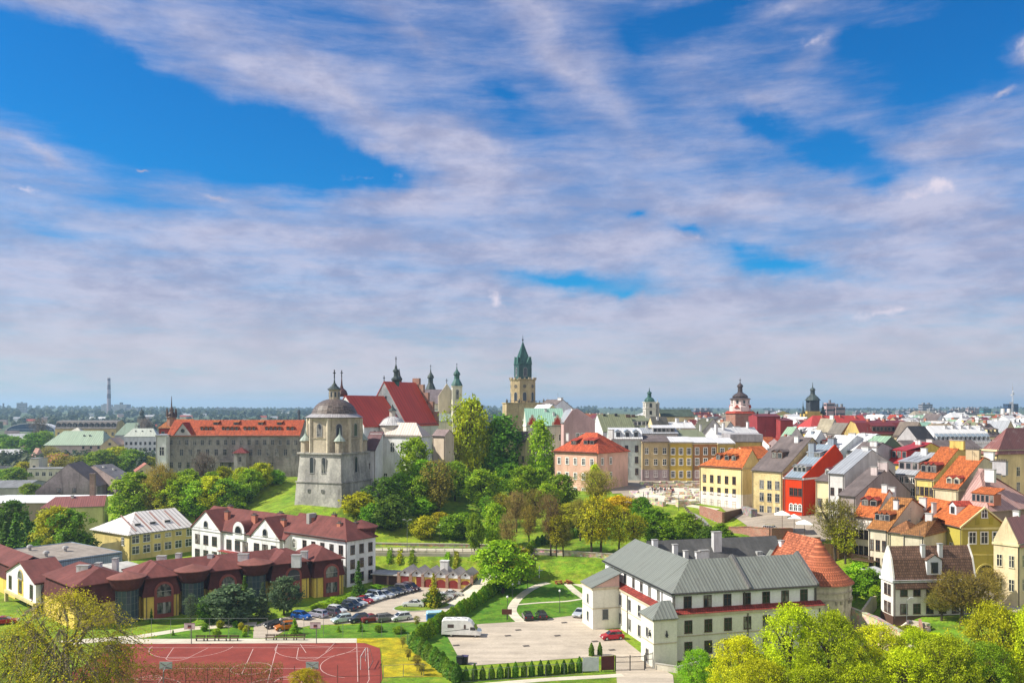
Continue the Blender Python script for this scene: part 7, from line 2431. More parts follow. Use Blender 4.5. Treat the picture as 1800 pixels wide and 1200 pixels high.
 for p, q in zip(base[:-1], base[1:]):
  mid = lambda s, f: (s[0] * f, s[1] * f, z0 - .25 + (zt2 - z0) * (1 - f) - .55 * math.sin(math.pi * (1 - f)))
  fs = [1, .75, .5, .25]
  for f0, f1 in zip(fs[:-1], fs[1:]):
   b.face([mid(p, f0), mid(q, f0), mid(q, f1), mid(p, f1)])
  b.face([mid(p, .25), mid(q, .25), (0, 0, zt2)])
 for s in (1, -1):
  fs = [1, .75, .5, .25, 0]
  for f0, f1 in zip(fs[:-1], fs[1:]):
   z_ = lambda f: z0 - .25 + (zt2 - z0) * (1 - f) - .55 * math.sin(math.pi * (1 - f))
   q = [(0, s * R2 * f0, z_(f0)), (10, s * R2 * f0, z_(f0)), (10, s * R2 * f1, z_(f1)), (0, s * R2 * f1, z_(f1))]
   b.face(q if s < 0 else q[::-1])
 b.face([(p[0], p[1], p[2]) for p in base] + [(10, -R2, z0 - .25), (10, R2, z0 - .25)])
 b.face([(10, R2, z0 - .25), (10, -R2, z0 - .25), (10, 0, zt2)])
 part('roof', b, tile(.42, .125, .060, var=.5), t)
convent()
# ================================================================== trees
BK = bark(.060, .045, .032)
BK2 = bark(.17, .14, .09)
def quads_mesh(name, cen, size, nrm, clump, mt, stretch=1.0, axis_=None, rng=None):
 # one leaf or leaf spray per quad: centre, half size, facing
 n = len(cen)
 nrm = nrm / np.maximum(np.linalg.norm(nrm, axis=1, keepdims=True), 1e-6)
 ref = axis_ if axis_ is not None else rng.normal(size=(n, 3))
 u = np.cross(nrm, ref)
 u /= np.maximum(np.linalg.norm(u, axis=1, keepdims=True), 1e-6)
 w = np.cross(nrm, u)
 s = size[:, None]
 a, b = u * s, w * s * stretch
 v = np.stack([cen - a - b * .6, cen + a * .25 - b, cen + a + b * .6, cen - a * .25 + b], 1).reshape(-1, 3)
 me = bpy.data.meshes.new(name)
 me.vertices.add(n * 4)
 me.vertices.foreach_set('co', v.astype(np.float32).ravel())
 me.loops.add(n * 4)
 me.loops.foreach_set('vertex_index', np.arange(n * 4, dtype=np.int32))
 me.polygons.add(n)
 me.polygons.foreach_set('loop_start', np.arange(0, n * 4, 4, dtype=np.int32))
 me.polygons.foreach_set('loop_total', np.full(n, 4, np.int32))
 at = me.attributes.new('clump', 'FLOAT', 'FACE')
 at.data.foreach_set('value', clump.astype(np.float32))
 me.materials.append(mt)
 me.update()
 me.validate()
 return me
def crown_points(rng, n, Rr, z0, z1, shape):
 out = []
 ph = rng.random(2) * 6.28
 while len(out) < n:
  t = rng.random()
  a = rng.random() * 2 * math.pi
  if shape == 'oval':
   env = math.sin(math.pi * min(1, max(0.02, t * .94 + .05))) ** .55
  elif shape == 'vase':
   env = (.35 + .75 * t) * (1 - max(0, t - .72) / .28 * .75)
  elif shape == 'cone':
   env = (1 - t) ** .85 + .03
  else:
   env = math.sqrt(max(0, 1 - (2 * t - 1) ** 2))
  r = Rr * env * (.35 + .65 * math.sqrt(rng.random()))
  lump = 1 + .26 * math.sin(3 * a + 6 * t + ph[0]) + .20 * math.sin(5 * a - 9 * t + ph[1])
  r *= lump
  out.append((r * math.cos(a), r * math.sin(a), z0 + (z1 - z0) * t))
 return np.array(out)
PROTO = {}
def tree_proto(kind, variant, fm, bm):
 key = (kind, variant, fm.name, bm.name)
 if key in PROTO:
  return PROTO[key]
 rng = np.random.default_rng(sum(map(ord, kind)) * 7 + variant * 101)
 cfg = {'leafy': dict(Rr=3.6, z0=1.6, z1=9.9, shape='oval', n=150, lv=40, sig=.44, leaf=.185, limbs=11),
   'sparse': dict(Rr=3.7, z0=2.9, z1=9.9, shape='vase', n=190, lv=12, sig=.40, leaf=.14, limbs=13),
   'bare': dict(Rr=3.4, z0=3.6, z1=9.9, shape='vase', n=170, lv=6, sig=.5, leaf=.11, limbs=14),
   'bigsparse': dict(Rr=4.4, z0=1.8, z1=9.9, shape='oval', n=950, lv=17, sig=.30, leaf=.050, limbs=26),
   'bigyellow': dict(Rr=4.2, z0=1.4, z1=9.9, shape='oval', n=460, lv=46, sig=.30, leaf=.075, limbs=18),
   'bush': dict(Rr=3.8, z0=.2, z1=9.6, shape='ball', n=140, lv=40, sig=.60, leaf=.26, limbs=7),
   'birch': dict(Rr=2.2, z0=1.2, z1=9.9, shape='oval', n=110, lv=46, sig=.42, leaf=.16, limbs=9)}.get(kind)
 b = MB()
 if cfg:
  H_ = 10.0
  top = Vector((rng.normal() * .25, rng.normal() * .25, H_ * .72))
  if kind != 'bush':
   b.tube([(0, 0, -1.0), (0, 0, .4), (top.x * .3, top.y * .3, 3), (top.x * .6, top.y * .6, 5.2), tuple(top)], [.34, .25, .20, .14, .05], 7)
  pts = crown_points(rng, cfg['n'], cfg['Rr'], cfg['z0'], cfg['z1'], cfg['shape'])
  nl = cfg['limbs']
  limb = []
  for k in range(nl):
   p = pts[int(rng.integers(len(pts)))]
   a = 2 * math.pi * (k + rng.random() * .7) / nl
   hz = .18 + .62 * (k / nl)
   if kind == 'bush':
    base, hz = Vector((0, 0, .0)), 0
   else:
    base = Vector((top.x * hz, top.y * hz, H_ * .72 * hz + 1.0))
   rr = cfg['Rr'] * (.75 if cfg['shape'] != 'vase' else .60)
   end = Vector((rr * math.cos(a), rr * math.sin(a), min(9.2, base.z + (2.0 if kind != 'bush' else 6) + 3.6 * rng.random())))
   m1 = base.lerp(end, .4) + Vector((0, 0, .5 * rng.random() - .1))
   m2 = base.lerp(end, .75) + Vector((rng.normal() * .2, rng.normal() * .2, .2))
   q = .6 if kind in ('bigsparse', 'bigyellow') else 1.0
   b.tube([base, m1, m2, end], [.13 * q, .09 * q, .06 * q, .02 * q], 5)
   limb += [m1, m2, end, base.lerp(m1, .6), m2.lerp(end, .5)]
  L = np.array([tuple(q) for q in limb])
  for p in pts[:: (1 if kind in ('bare', 'sparse', 'bigsparse') else 3)]:
   q = L[np.argmin(((L - p) ** 2).sum(1))]
   mid = (p + q) / 2 + rng.normal(size=3) * .12
   f = .55 if kind.startswith('big') else .8
   b.tube([q, mid, p], [.045 * f, .03 * f, .01], 3)
  n = cfg['lv']
  cen = np.repeat(pts, n, axis=0)
  sg = np.array([cfg['sig'], cfg['sig'], cfg['sig'] * (.75 if kind != 'birch' else 1.3)])
  cen = cen + rng.normal(size=cen.shape) * sg
  if kind == 'birch':
   cen[:, 2] -= np.abs(rng.normal(size=len(cen))) * .5
  cen[:, 2] = np.maximum(cen[:, 2], .15)
  cl = np.repeat(rng.random(len(pts)), n)
  size = cfg['leaf'] * (.6 + .8 * rng.random(len(cen)))
  out = cen - np.array([0, 0, (cfg['z0'] + cfg['z1']) * .42])
  out = out / np.maximum(np.linalg.norm(out, axis=1, keepdims=True), 1e-6)
  nrm = rng.normal(size=cen.shape) * .8 + out * .6 + np.array([0, 0, .5])
  if kind == 'bare':                           # mostly fine twigs: long narrow slivers, with a few buds
   k = 11
   tc = np.repeat(pts, k, axis=0) + rng.normal(size=(len(pts) * k, 3)) * np.array([.55, .55, .5])
   d = tc - np.array([0, 0, 2.5])
   d = d / np.maximum(np.linalg.norm(d, axis=1, keepdims=True), 1e-6) + rng.normal(size=tc.shape) * .45
   cen = np.concatenate([cen, tc])
   size = np.concatenate([size, np.full(len(tc), .035)])
   nrm = np.concatenate([nrm, rng.normal(size=tc.shape)])
   cl = np.concatenate([cl, np.repeat(rng.random(len(pts)), k)])
   me = quads_mesh('crown', cen, size, nrm, cl, fm, 1.0, None, rng)
   # stretch the slivers along their twig direction
   co = np.empty(len(me.vertices) * 3, np.float32)
   me.vertices.foreach_get('co', co)
   co = co.reshape(-1, 4, 3)
   m = len(cen) - len(tc)
   dd = d / np.linalg.norm(d, axis=1, keepdims=True)
   co[m:, 1] += (dd * .45)
   co[m:, 2] += (dd * .45)
   co[m:, 0] -= (dd * .40)
   co[m:, 3] -= (dd * .40)
   me.vertices.foreach_set('co', co.ravel())
   me.update()
  else:
   me = quads_mesh('crown', cen, size, nrm, cl, fm, 1.0, None, rng)
  tm = b.mesh('trunk', bm)
 elif kind == 'spruce':
  b.tube([(0, 0, -.5), (0, 0, 5), (0, 0, 9.8)], [.22, .13, .02], 6)
  c, s, nr, cl = [], [], [], []
  for k in range(26):
   t = (k + .3) / 26
   z = .5 + 9.3 * t
   rr = 2.35 * (1 - t) ** .9 * (1 + .22 * rng.normal())
   nb = int(5 + 11 * (1 - t))
   for j in range(nb):
    a = rng.random() * 6.283
    cv = rng.random()
    for q in range(9):
     f = (q + .5 + rng.random() * .5) / 9
     c.append((rr * f * math.cos(a) + rng.normal() * .10, rr * f * math.sin(a) + rng.normal() * .10, z - rr * f * .32 + rng.normal() * .10 + (.16 if f > .8 else 0)))
     s.append(.15 + .10 * rng.random())
     nr.append((rng.normal() * .6 + math.cos(a) * .3, rng.normal() * .6 + math.sin(a) * .3, .8))
     cl.append(cv)
  me = quads_mesh('crown', np.array(c), np.array(s), np.array(nr), np.array(cl), fm, 1.0, None, rng)
  tm = b.mesh('trunk', bm)
 else:                                            # thuja: a tight pointed column
  b.tube([(0, 0, -.5), (0, 0, 4), (0, 0, 9.2)], [.5, .4, .05], 5)
  n = 900
  t = rng.random(n) ** .9
  a = rng.random(n) * 6.283
  rr = 2.6 * np.minimum(1, (1 - t) * 2.2) ** .75 * (.72 + .34 * rng.random(n)) + .05
  c = np.stack([rr * np.cos(a), rr * np.sin(a), .1 + 9.8 * t], 1)
  nr = np.stack([np.cos(a), np.sin(a), .5 + 0 * a], 1) + rng.normal(size=(n, 3)) * .5
  me = quads_mesh('crown', c, .34 + .26 * rng.random(n), nr, np.round(rng.random(n) * 5) / 5, fm, 2.0, np.tile([0, 0, 1.0], (n, 1)) + rng.normal(size=(n, 3)) * .3, rng)
  tm = b.mesh('trunk', bm)
 PROTO[key] = (tm, me)
 return PROTO[key]
REFW = {'leafy': 7.6, 'sparse': 7.8, 'bare': 7.4, 'bigsparse': 9.2, 'bigyellow': 9.0, 'bush': 8.2, 'birch': 5.0, 'spruce': 4.6, 'thuja': 5.6}
FOL = {
 'bright green': leaf((.190, .360, .010), (.320, .470, .014)),
 'vivid yellow green': leaf((.390, .460, .005), (.560, .600, .008)),
 'mid green': leaf((.145, .305, .010), (.250, .410, .012)),
 'dark green': leaf((.075, .175, .014), (.140, .260, .018)),
 'blue grey green': leaf((.080, .125, .060), (.140, .195, .085)),
 'golden olive': leaf((.310, .315, .010), (.450, .430, .012)),
 'yellow': leaf((.460, .370, .006), (.600, .470, .008)),
 'olive brown': leaf((.250, .215, .034), (.350, .290, .040)),
 'rusty brown': leaf((.240, .180, .055), (.330, .250, .070)),
 'grey brown': leaf((.170, .140, .110), (.240, .195, .150)),
 'willow green': leaf((.080, .220, .020), (.150, .310, .024)),
}
def add_tree(kind, colour, base, h, w, rnd, look, place, group=None, name=None, label=None, cat=None):
 v = rnd.randrange(3)
 tm, cm = tree_proto(kind, v, FOL[colour], BK2 if kind in ('birch', 'bigsparse') else BK)
 nm = name or {'bush': 'bush', 'spruce': 'conifer', 'thuja': 'hedge_conifer', 'birch': 'birch_tree'}.get(kind, 'tree')
 root = put(nm, None, None, base, rnd.random() * 6.28)
 root.scale = (w / REFW[kind], w / REFW[kind], h / 10.0)
 put('trunk', tm, root)
 put('crown', cm, root)
 cat = cat or ('bush' if kind == 'bush' else 'tree')
 if label:
  tag(root, label, cat, group)
 else:
  later(root, look, place, cat, group)
 return root
TP = [(625, 885, 'on the bank right of the domed chapel'), (740, 860, 'below the white side chapel'), (825, 790, 'left of the tall spired tower'), (905, 850, 'left of the pink house'), (1035, 880, 'in front of the pink house'),
  (760, 930, 'on the grass bank above the road'), (1000, 940, 'above the garden wall'), (1160, 920, 'behind the convent roof'), (250, 880, 'behind the white ribbed roof'), (400, 860, 'below the monastery wall'),
  (200, 810, 'beside the long pale green roof'), (40, 820, 'in the valley at the left edge'), (80, 930, 'beside the pale green house'), (430, 1060, 'in front of the school'), (600, 1110, 'on the lawn behind the court'), (380, 1105, 'on the lawn below the school'), (740, 1150, 'on the yellow lawn by the court'),
  (1480, 940, 'right of the round tower roof'), (1680, 1050, 'by the white mansard house'), (1300, 1150, 'in the foreground below the convent'), (1520, 1150, 'in the foreground by the stone wall'), (1730, 1140, 'in the foreground at the right corner'), (110, 1130, 'in the foreground at the left corner'), (880, 990, 'beside the ramp'), (530, 1190, 'at the bottom of the court')]
def nearest_place(u, v):
 return min(TP, key=lambda p: (p[0] - u) ** 2 + ((p[1] - v) * 1.4) ** 2)[2]
LOOKK = {'leafy': 'leafy tree', 'sparse': 'thinly leaved tree', 'bare': 'nearly bare tree', 'bigsparse': 'large open branched tree', 'bigyellow': 'large freshly leaved tree', 'bush': 'rounded bush', 'birch': 'slender drooping birch', 'spruce': 'pointed conifer', 'thuja': 'columnar conifer'}
TREES = [  # kind, colour, u, v of the foot, v of the top, width in photo pixels
 ('bush', 'vivid yellow green', 632, 905, 866, 62), ('leafy', 'dark green', 676, 905, 840, 64), ('leafy', 'bright green', 730, 872, 772, 66), ('leafy', 'mid green', 706, 895, 832, 56), ('leafy', 'mid green', 735, 900, 838, 54),
 ('leafy', 'bright green', 745, 880, 808, 60), ('sparse', 'olive brown', 772, 905, 810, 84), ('leafy', 'golden olive', 768, 900, 840, 50), ('leafy', 'mid green', 800, 880, 812, 60), ('bush', 'dark green', 690, 930, 872, 66), ('bush', 'mid green', 742, 905, 872, 50), ('bush', 'mid green', 655, 925, 885, 50),
 ('sparse', 'vivid yellow green', 824, 852, 700, 92), ('leafy', 'vivid yellow green', 828, 850, 704, 60), ('sparse', 'golden olive', 800, 855, 770, 60), ('birch', 'willow green', 884, 850, 734, 74), ('birch', 'bright green', 950, 855, 742, 44), ('birch', 'mid green', 966, 850, 800, 34), ('leafy', 'mid green', 868, 850, 742, 44),
 ('leafy', 'bright green', 848, 898, 826, 76), ('leafy', 'mid green', 898, 870, 815, 62), ('leafy', 'bright green', 925, 885, 820, 62), ('leafy', 'mid green', 948, 880, 822, 50), ('leafy', 'mid green', 985, 890, 835, 62), ('leafy', 'bright green', 962, 905, 850, 52), ('bare', 'olive brown', 1050, 895, 828, 84), ('birch', 'vivid yellow green', 1046, 880, 818, 30),
 ('bare', 'rusty brown', 908, 935, 866, 46), ('bare', 'olive brown', 930, 962, 892, 44), ('sparse', 'mid green', 858, 925, 872, 46), ('bush', 'bright green', 815, 935, 902, 44), ('sparse', 'golden olive', 880, 925, 868, 54), ('bush', 'golden olive', 905, 905, 872, 60),
 ('leafy', 'bright green', 834, 972, 902, 36), ('leafy', 'bright green', 868, 964, 886, 46), ('bush', 'golden olive', 745, 945, 908, 46), ('bush', 'bright green', 795, 945, 905, 58), ('bush', 'dark green', 808, 948, 918, 32), ('bush', 'golden olive', 775, 925, 900, 36),
 ('bare', 'rusty brown', 968, 976, 874, 56), ('sparse', 'golden olive', 978, 978, 905, 48), ('bare', 'olive brown', 990, 978, 918, 44), ('sparse', 'golden olive', 1040, 978, 880, 76), ('sparse', 'yellow', 1056, 976, 872, 80), ('sparse', 'golden olive', 1088, 975, 890, 66), ('bare', 'olive brown', 1020, 950, 880, 50), ('bush', 'yellow', 1088, 905, 872, 62),
 ('sparse', 'golden olive', 1115, 968, 905, 56), ('leafy', 'mid green', 1150, 950, 894, 74), ('leafy', 'mid green', 1128, 925, 874, 44), ('bush', 'mid green', 1168, 955, 915, 60), ('leafy', 'mid green', 1204, 952, 902, 62), ('bush', 'mid green', 1268, 952, 920, 34), ('bush', 'dark green', 1245, 955, 925, 40), ('bush', 'golden olive', 1005, 925, 885, 70), ('bare', 'olive brown', 940, 925, 862, 60),
 ('leafy', 'bright green', 884, 1042, 952, 92), ('leafy', 'golden olive', 905, 1020, 958, 58), ('bare', 'rusty brown', 893, 985, 905, 44),
 # below the monastery and the left slope
 ('leafy', 'bright green', 237, 912, 832, 74), ('leafy', 'bright green', 225, 925, 868, 54), ('bare', 'olive brown', 282, 915, 820, 62), ('bare', 'olive brown', 268, 920, 845, 44), ('leafy', 'bright green', 322, 908, 838, 66), ('leafy', 'bright green', 345, 912, 846, 60), ('leafy', 'vivid yellow green', 372, 905, 838, 58), ('leafy', 'golden olive', 300, 918, 862, 52),
 ('leafy', 'mid green', 398, 900, 842, 58), ('bare', 'grey brown', 357, 868, 798, 48), ('bush', 'dark green', 425, 885, 850, 40), ('leafy', 'bright green', 440, 875, 824, 44), ('leafy', 'vivid yellow green', 458, 860, 814, 38), ('leafy', 'vivid yellow green', 392, 862, 820, 36), ('bush', 'mid green', 410, 905, 872, 44), ('sparse', 'golden olive', 470, 850, 815, 30), ('bush', 'mid green', 255, 925, 890, 44),
 ('leafy', 'bright green', 178, 840, 792, 56), ('leafy', 'vivid yellow green', 205, 835, 786, 52), ('leafy', 'bright green', 232, 838, 790, 48), ('leafy', 'golden olive', 258, 836, 802, 36), ('sparse', 'golden olive', 104, 848, 796, 62), ('sparse', 'golden olive', 140, 840, 800, 44), ('leafy', 'mid green', 160, 838, 802, 40), ('bare', 'grey brown', 256, 800, 738, 30),
 ('bush', 'bright green', 312, 862, 832, 40), ('bush', 'mid green', 345, 862, 828, 36), ('bush', 'golden olive', 388, 862, 826, 38), ('bush', 'vivid yellow green', 450, 856, 822, 34), ('bush', 'mid green', 486, 850, 826, 30), ('bush', 'mid green', 285, 866, 832, 36),
 ('leafy', 'bright green', 332, 885, 826, 44), ('leafy', 'mid green', 374, 888, 830, 42), ('sparse', 'golden olive', 300, 890, 830, 40), ('leafy', 'vivid yellow green', 425, 870, 822, 36), ('bush', 'mid green', 414, 866, 834, 36),
 # far left
 ('leafy', 'mid green', 60, 815, 762, 44), ('leafy', 'mid green', 80, 800, 758, 40), ('bare', 'grey brown', 70, 785, 738, 36), ('leafy', 'mid green', 22, 810, 768, 46), ('leafy', 'dark green', 8, 800, 764, 40), ('leafy', 'bright green', 25, 858, 822, 50), ('leafy', 'golden olive', 44, 850, 812, 40), ('leafy', 'bright green', 4, 855, 825, 40), ('leafy', 'mid green', 100, 815, 775, 30), ('bare', 'olive brown', 85, 820, 786, 40), ('leafy', 'bright green', 52, 888, 850, 38),
 ('leafy', 'dark green', 20, 965, 880, 58), ('spruce', 'dark green', 48, 985, 905, 40), ('spruce', 'dark green', 28, 985, 900, 46), ('spruce', 'dark green', 10, 985, 915, 40), ('leafy', 'golden olive', 95, 985, 893, 70), ('leafy', 'mid green', 122, 985, 898, 74), ('bush', 'dark green', 140, 985, 940, 50), ('bush', 'mid green', 75, 985, 945, 50),
 # round the school
 ('bush', 'blue grey green', 406, 1092, 1030, 84), ('bush', 'dark green', 370, 1092, 1045, 40), ('leafy', 'blue grey green', 499, 1080, 1014, 52), ('spruce', 'golden olive', 499, 1052, 1000, 28), ('spruce', 'dark green', 630, 1052, 984, 26), ('spruce', 'blue grey green', 462, 1090, 1022, 30), ('spruce', 'dark green', 430, 1090, 1010, 32), ('sparse', 'blue grey green', 335, 1098, 1045, 30), ('spruce', 'dark green', 266, 1095, 1068, 10),
 ('bush', 'bright green', 562, 1072, 1060, 30), ('bush', 'bright green', 592, 1062, 1049, 32), ('bush', 'mid green', 622, 1050, 1040, 28), ('bush', 'mid green', 645, 1044, 1034, 26), ('bush', 'bright green', 608, 1054, 1046, 20), ('bush', 'mid green', 660, 1036, 1027, 22),
 ('spruce', 'golden olive', 762, 1068, 1006, 26), ('bush', 'dark green', 764, 1066, 1036, 34), ('spruce', 'mid green', 518, 1114, 1086, 22),
 ('spruce', 'mid green', 595, 1110, 1099, 11), ('spruce', 'mid green', 634, 1109, 1092, 14), ('bush', 'mid green', 666, 1110, 1098, 14), ('bush', 'mid green', 701, 1112, 1100, 20), ('sparse', 'golden olive', 733, 1102, 1082, 16),
 ('bush', 'bright green', 360, 1108, 1096, 13), ('bush', 'golden olive', 387, 1103, 1090, 12), ('bush', 'bright green', 381, 1118, 1104, 14), ('bush', 'mid green', 414, 1102, 1090, 10), ('bush', 'golden olive', 424, 1106, 1094, 10), ('bush', 'golden olive', 434, 1108, 1098, 10), ('bush', 'mid green', 430, 1118, 1110, 10), ('spruce', 'mid green', 304, 1116, 1106, 8), ('bush', 'golden olive', 431, 1112, 1102, 9),
 ('sparse', 'olive brown', 708, 1138, 1118, 14), ('sparse', 'olive brown', 718, 1160, 1140, 16), ('sparse', 'olive brown', 733, 1178, 1150, 20), ('sparse', 'olive brown', 741, 1186, 1164, 22), ('sparse', 'olive brown', 764, 1104, 1086, 18),
 # right of the convent
 ('bare', 'olive brown', 1468, 985, 882, 86), ('sparse', 'golden olive', 1486, 990, 915, 56), ('bush', 'bright green', 1508, 1042, 990, 54), ('bush', 'mid green', 1530, 1050, 1000, 40), ('bush', 'bright green', 1540, 1062, 1030, 24), ('bare', 'olive brown', 1690, 1098, 1008, 104), ('bare', 'olive brown', 1722, 1095, 1018, 84), ('bare', 'olive brown', 1655, 1090, 1040, 60), ('bare', 'olive brown', 1738, 1060, 1000, 50),
 # foreground
 ('bigsparse', 'golden olive', 122, 1290, 1040, 225), ('bigsparse', 'golden olive', 35, 1290, 1095, 130), ('bigsparse', 'golden olive', 190, 1270, 1125, 100),
 ('bigyellow', 'yellow', 538, 1230, 1176, 66), ('bigyellow', 'bright green', 1226, 1225, 1142, 74), ('bigyellow', 'vivid yellow green', 1300, 1250, 1118, 110), ('bigyellow', 'vivid yellow green', 1390, 1265, 1066, 130), ('bigyellow', 'vivid yellow green', 1460, 1280, 1076, 130), ('bigyellow', 'vivid yellow green', 1545, 1260, 1100, 120), ('bigyellow', 'vivid yellow green', 1340, 1290, 1160, 120),
 ('bigyellow', 'vivid yellow green', 1590, 1290, 1140, 120), ('bigyellow', 'vivid yellow green', 1610, 1250, 1105, 110), ('bigyellow', 'vivid yellow green', 1668, 1290, 1120, 130), ('bigyellow', 'vivid yellow green', 1748, 1265, 1062, 130), ('bigyellow', 'bright green', 1730, 1290, 1130, 110), ('bigyellow', 'vivid yellow green', 1815, 1280, 1068, 110), ('bigyellow', 'vivid yellow green', 1430, 1300, 1170, 130), ('bigyellow', 'vivid yellow green', 1510, 1300, 1165, 120), ('bush', 'vivid yellow green', 1640, 1155, 1115, 70), ('bush', 'golden olive', 1600, 1130, 1100, 50)]
def plant_all():
 rnd = random.Random(5)
 for kind, colour, u, vb, vt, wpx in TREES:
  if vb > 1120 and u < 1100 and kind.startswith('big'):
   Y = (H * F) / (vb - VH)
   base = Vector(((u - UC) / F * Y, Y, gz((u - UC) / F * Y, Y)))
  else:
   base = hit(u, vb, 75)
  h = (vb - vt) * base.y / F
  w = wpx * base.y / F
  if 600 < u < 1290 and 760 < vt < 950:
   w *= .88
  if kind.startswith('big'):
   w = max(w, h * .55)
  pl = nearest_place(u, (vb + vt) / 2)
  add_tree(kind, colour, base, h, w, rnd, {'vivid yellow green': 'lime green', 'blue grey green': 'greyish green'}.get(colour, colour) + ' ' + LOOKK[kind], pl)
plant_all()
# ---- hedges of columnar conifers, each plant its own
def hedge(points, step, h, look, colour, w=1.35, sd=1):
 rnd = random.Random(sd)
 line = [Vector((p[0], p[1], 0)) for p in points]
 acc, last = 0.0, None
 for a, b in zip(line[:-1], line[1:]):
  n = max(1, int((b - a).length / step))
  for k in range(n):
   p = a.lerp(b, (k + .5) / n)
   zz = max(0, gz(p.x, p.y))
   add_tree('thuja', colour, (p.x + rnd.uniform(-.08, .08), p.y + rnd.uniform(-.08, .08), zz), h * rnd.uniform(.86, 1.12), w * rnd.uniform(.9, 1.1), rnd, None, None, group=look[1], label=look[0])
HP = [P(*p) for p in ((806, 1200), (726, 1137))]
HQ = [P(*p) for p in ((728, 1134), (786, 1096), (848, 1056), (905, 1018), (938, 998))]
hedge(HP, 1.0, 2.5, ('dark conifer in the clipped hedge between yellow lawn and courtyard', 'conifers of the hedge by the yellow lawn'), 'dark green', 1.7, 1)
hedge(HQ, 1.0, 2.6, ('dark conifer in the long clipped hedge beside the ramp', 'conifers of the hedge along the ramp'), 'mid green', 1.7, 2)
hedge([P(942, 995), P(1000, 989), P(1062, 986)], 1.15, 2.4, ('dark conifer in the hedge along the garden end wall', 'conifers of the garden end hedge'), 'dark green', 1.6, 3)
hedge([P(812, 1196), P(900, 1190), P(985, 1183), P(1026, 1180)], 1.22, 2.1, ('young pointed conifer in the front row behind the wire fence', 'conifers of the front fence row'), 'dark green', .95, 4)
hedge([P(1032, 1152.5), P(1062, 1150.5)], 1.1, 1.9, ('young pointed conifer between brown panel and courtyard', 'conifers behind the brown panel'), 'dark green', .8, 5)
for (u, v0, v1, c) in ((683, 970, 992, 'bright green'), (701, 970, 994, 'golden olive'), (722, 970, 996, 'bright green'), (784, 975, 1000, 'bright green'), (800, 974, 1003, 'golden olive')):
 a, b = hit(u, v1 - 1, 150), hit(u + 3, v0, 150)  # clipped hedge bands climbing the bank
 rnd = random.Random(u)
 o = put('clipped_hedge', None, None, a)
 mb = MB()
 n = 7
 cen, cl = [], []
 rg = np.random.default_rng(u)
 for k in range(260):
  t = rg.random()
  p = a.lerp(b, t) - a
  zt0 = gz(a.x + p.x, a.y + p.y) - a.z
  cen.append((p.x + rg.uniform(-.5, .5), p.y + rg.uniform(-.2, .2), zt0 + rg.uniform(.1, 1.0)))
  cl.append(rg.random())
 put('crown', quads_mesh('crown', np.array(cen), np.full(260, .24), rg.normal(size=(260, 3)) + np.array([0, 0, .5]), np.array(cl), FOL[c], 1.0, None, rg), o)
 later(o, ('bright green' if c == 'bright green' else 'yellowish brown') + ' clipped hedge band', 'climbing the bank behind the garages', 'hedge', None)
# ---- brown leafless creeper on the front fence
def creeper():
 rg = np.random.default_rng(9)
 n = 9000
 x0, x1 = P(225, 1200).x, P(500, 1200).x
 Y = P(300, 1200).y - .8
 c = np.stack([rg.uniform(x0, x1, n), Y + rg.normal(size=n) * .18, 3.1 * rg.random(n) ** .8 * (1 + .08 * np.sin(rg.uniform(0, 60, n)))], 1)
 me = quads_mesh('creeper', c, np.where(rg.random(n) < .7, .022, .04), rg.normal(size=(n, 3)), rg.random(n), FOL['olive brown'], 5.0, None, rg)
 o = put('creeper', me)
 tag(o, 'rust brown leafless creeper hanging on the fence in front of the sports court', 'creeper')
creeper()
# ---- the wooded country beyond, too many trees to count
def far_wood():
 rg = np.random.default_rng(3)
 cen, size, nrm, cl = [], [], [], []
 def crowns(n, y0, y1, kx0, kx1, leaf_, per, hh):
  Y = y0 * (y1 / y0) ** rg.random(n)
  X = (kx0 + (kx1 - kx0) * rg.random(n)) * Y
  dens = np.sin(X / 97 + 1) * np.sin(Y / 141) + .6 * np.sin(X / 43 + Y / 61)
  k = dens > rg.normal(size=n) * .8 - .35
  k &= ~((X / Y > -.612) & (X / Y < -.52) & (Y < 1180) & (Y > 560))
  X, Y = X[k], Y[k]
  Z = zt(X, Y)
  for x, y, z in zip(X, Y, Z):
   r = hh * rg.uniform(.30, .55)
   h = hh * rg.uniform(.7, 1.25)
   d = rg.normal(size=(per, 3))
   d /= np.linalg.norm(d, axis=1, keepdims=True)
   f = rg.uniform(.55, 1.0, (per, 1))
   p = np.array([x, y, z + h * .58]) + d * f * np.array([r, r, h * .44])
   cen.append(p)
   nrm.append(d + np.array([0, -.2, .4]) + rg.normal(size=(per, 3)) * .3)
   size.append(np.full(per, leaf_) * rg.uniform(.7, 1.3, per))
   cl.append(np.full(per, rg.random()))
 crowns(900, 440, 900, -.66, -.16, 1.0, 60, 9.5)
 crowns(1000, 900, 2000, -.68, -.02, 2.4, 26, 11)
 crowns(1700, 2000, 5200, -.70, .10, 6.0, 12, 14)
 crowns(350, 3400, 5200, .10, .72, 6.0, 12, 7)
 crowns(160, 900, 1700, .0, .68, 2.4, 26, 9)
 me = quads_mesh('far_wood', np.concatenate(cen), np.concatenate(size), np.concatenate(nrm), np.concatenate(cl), leaf((.035, .070, .030), (.100, .130, .050)), 1.0, None, rg)
 o = put('far_wood', me)
 o['kind'] = 'stuff'
far_wood()
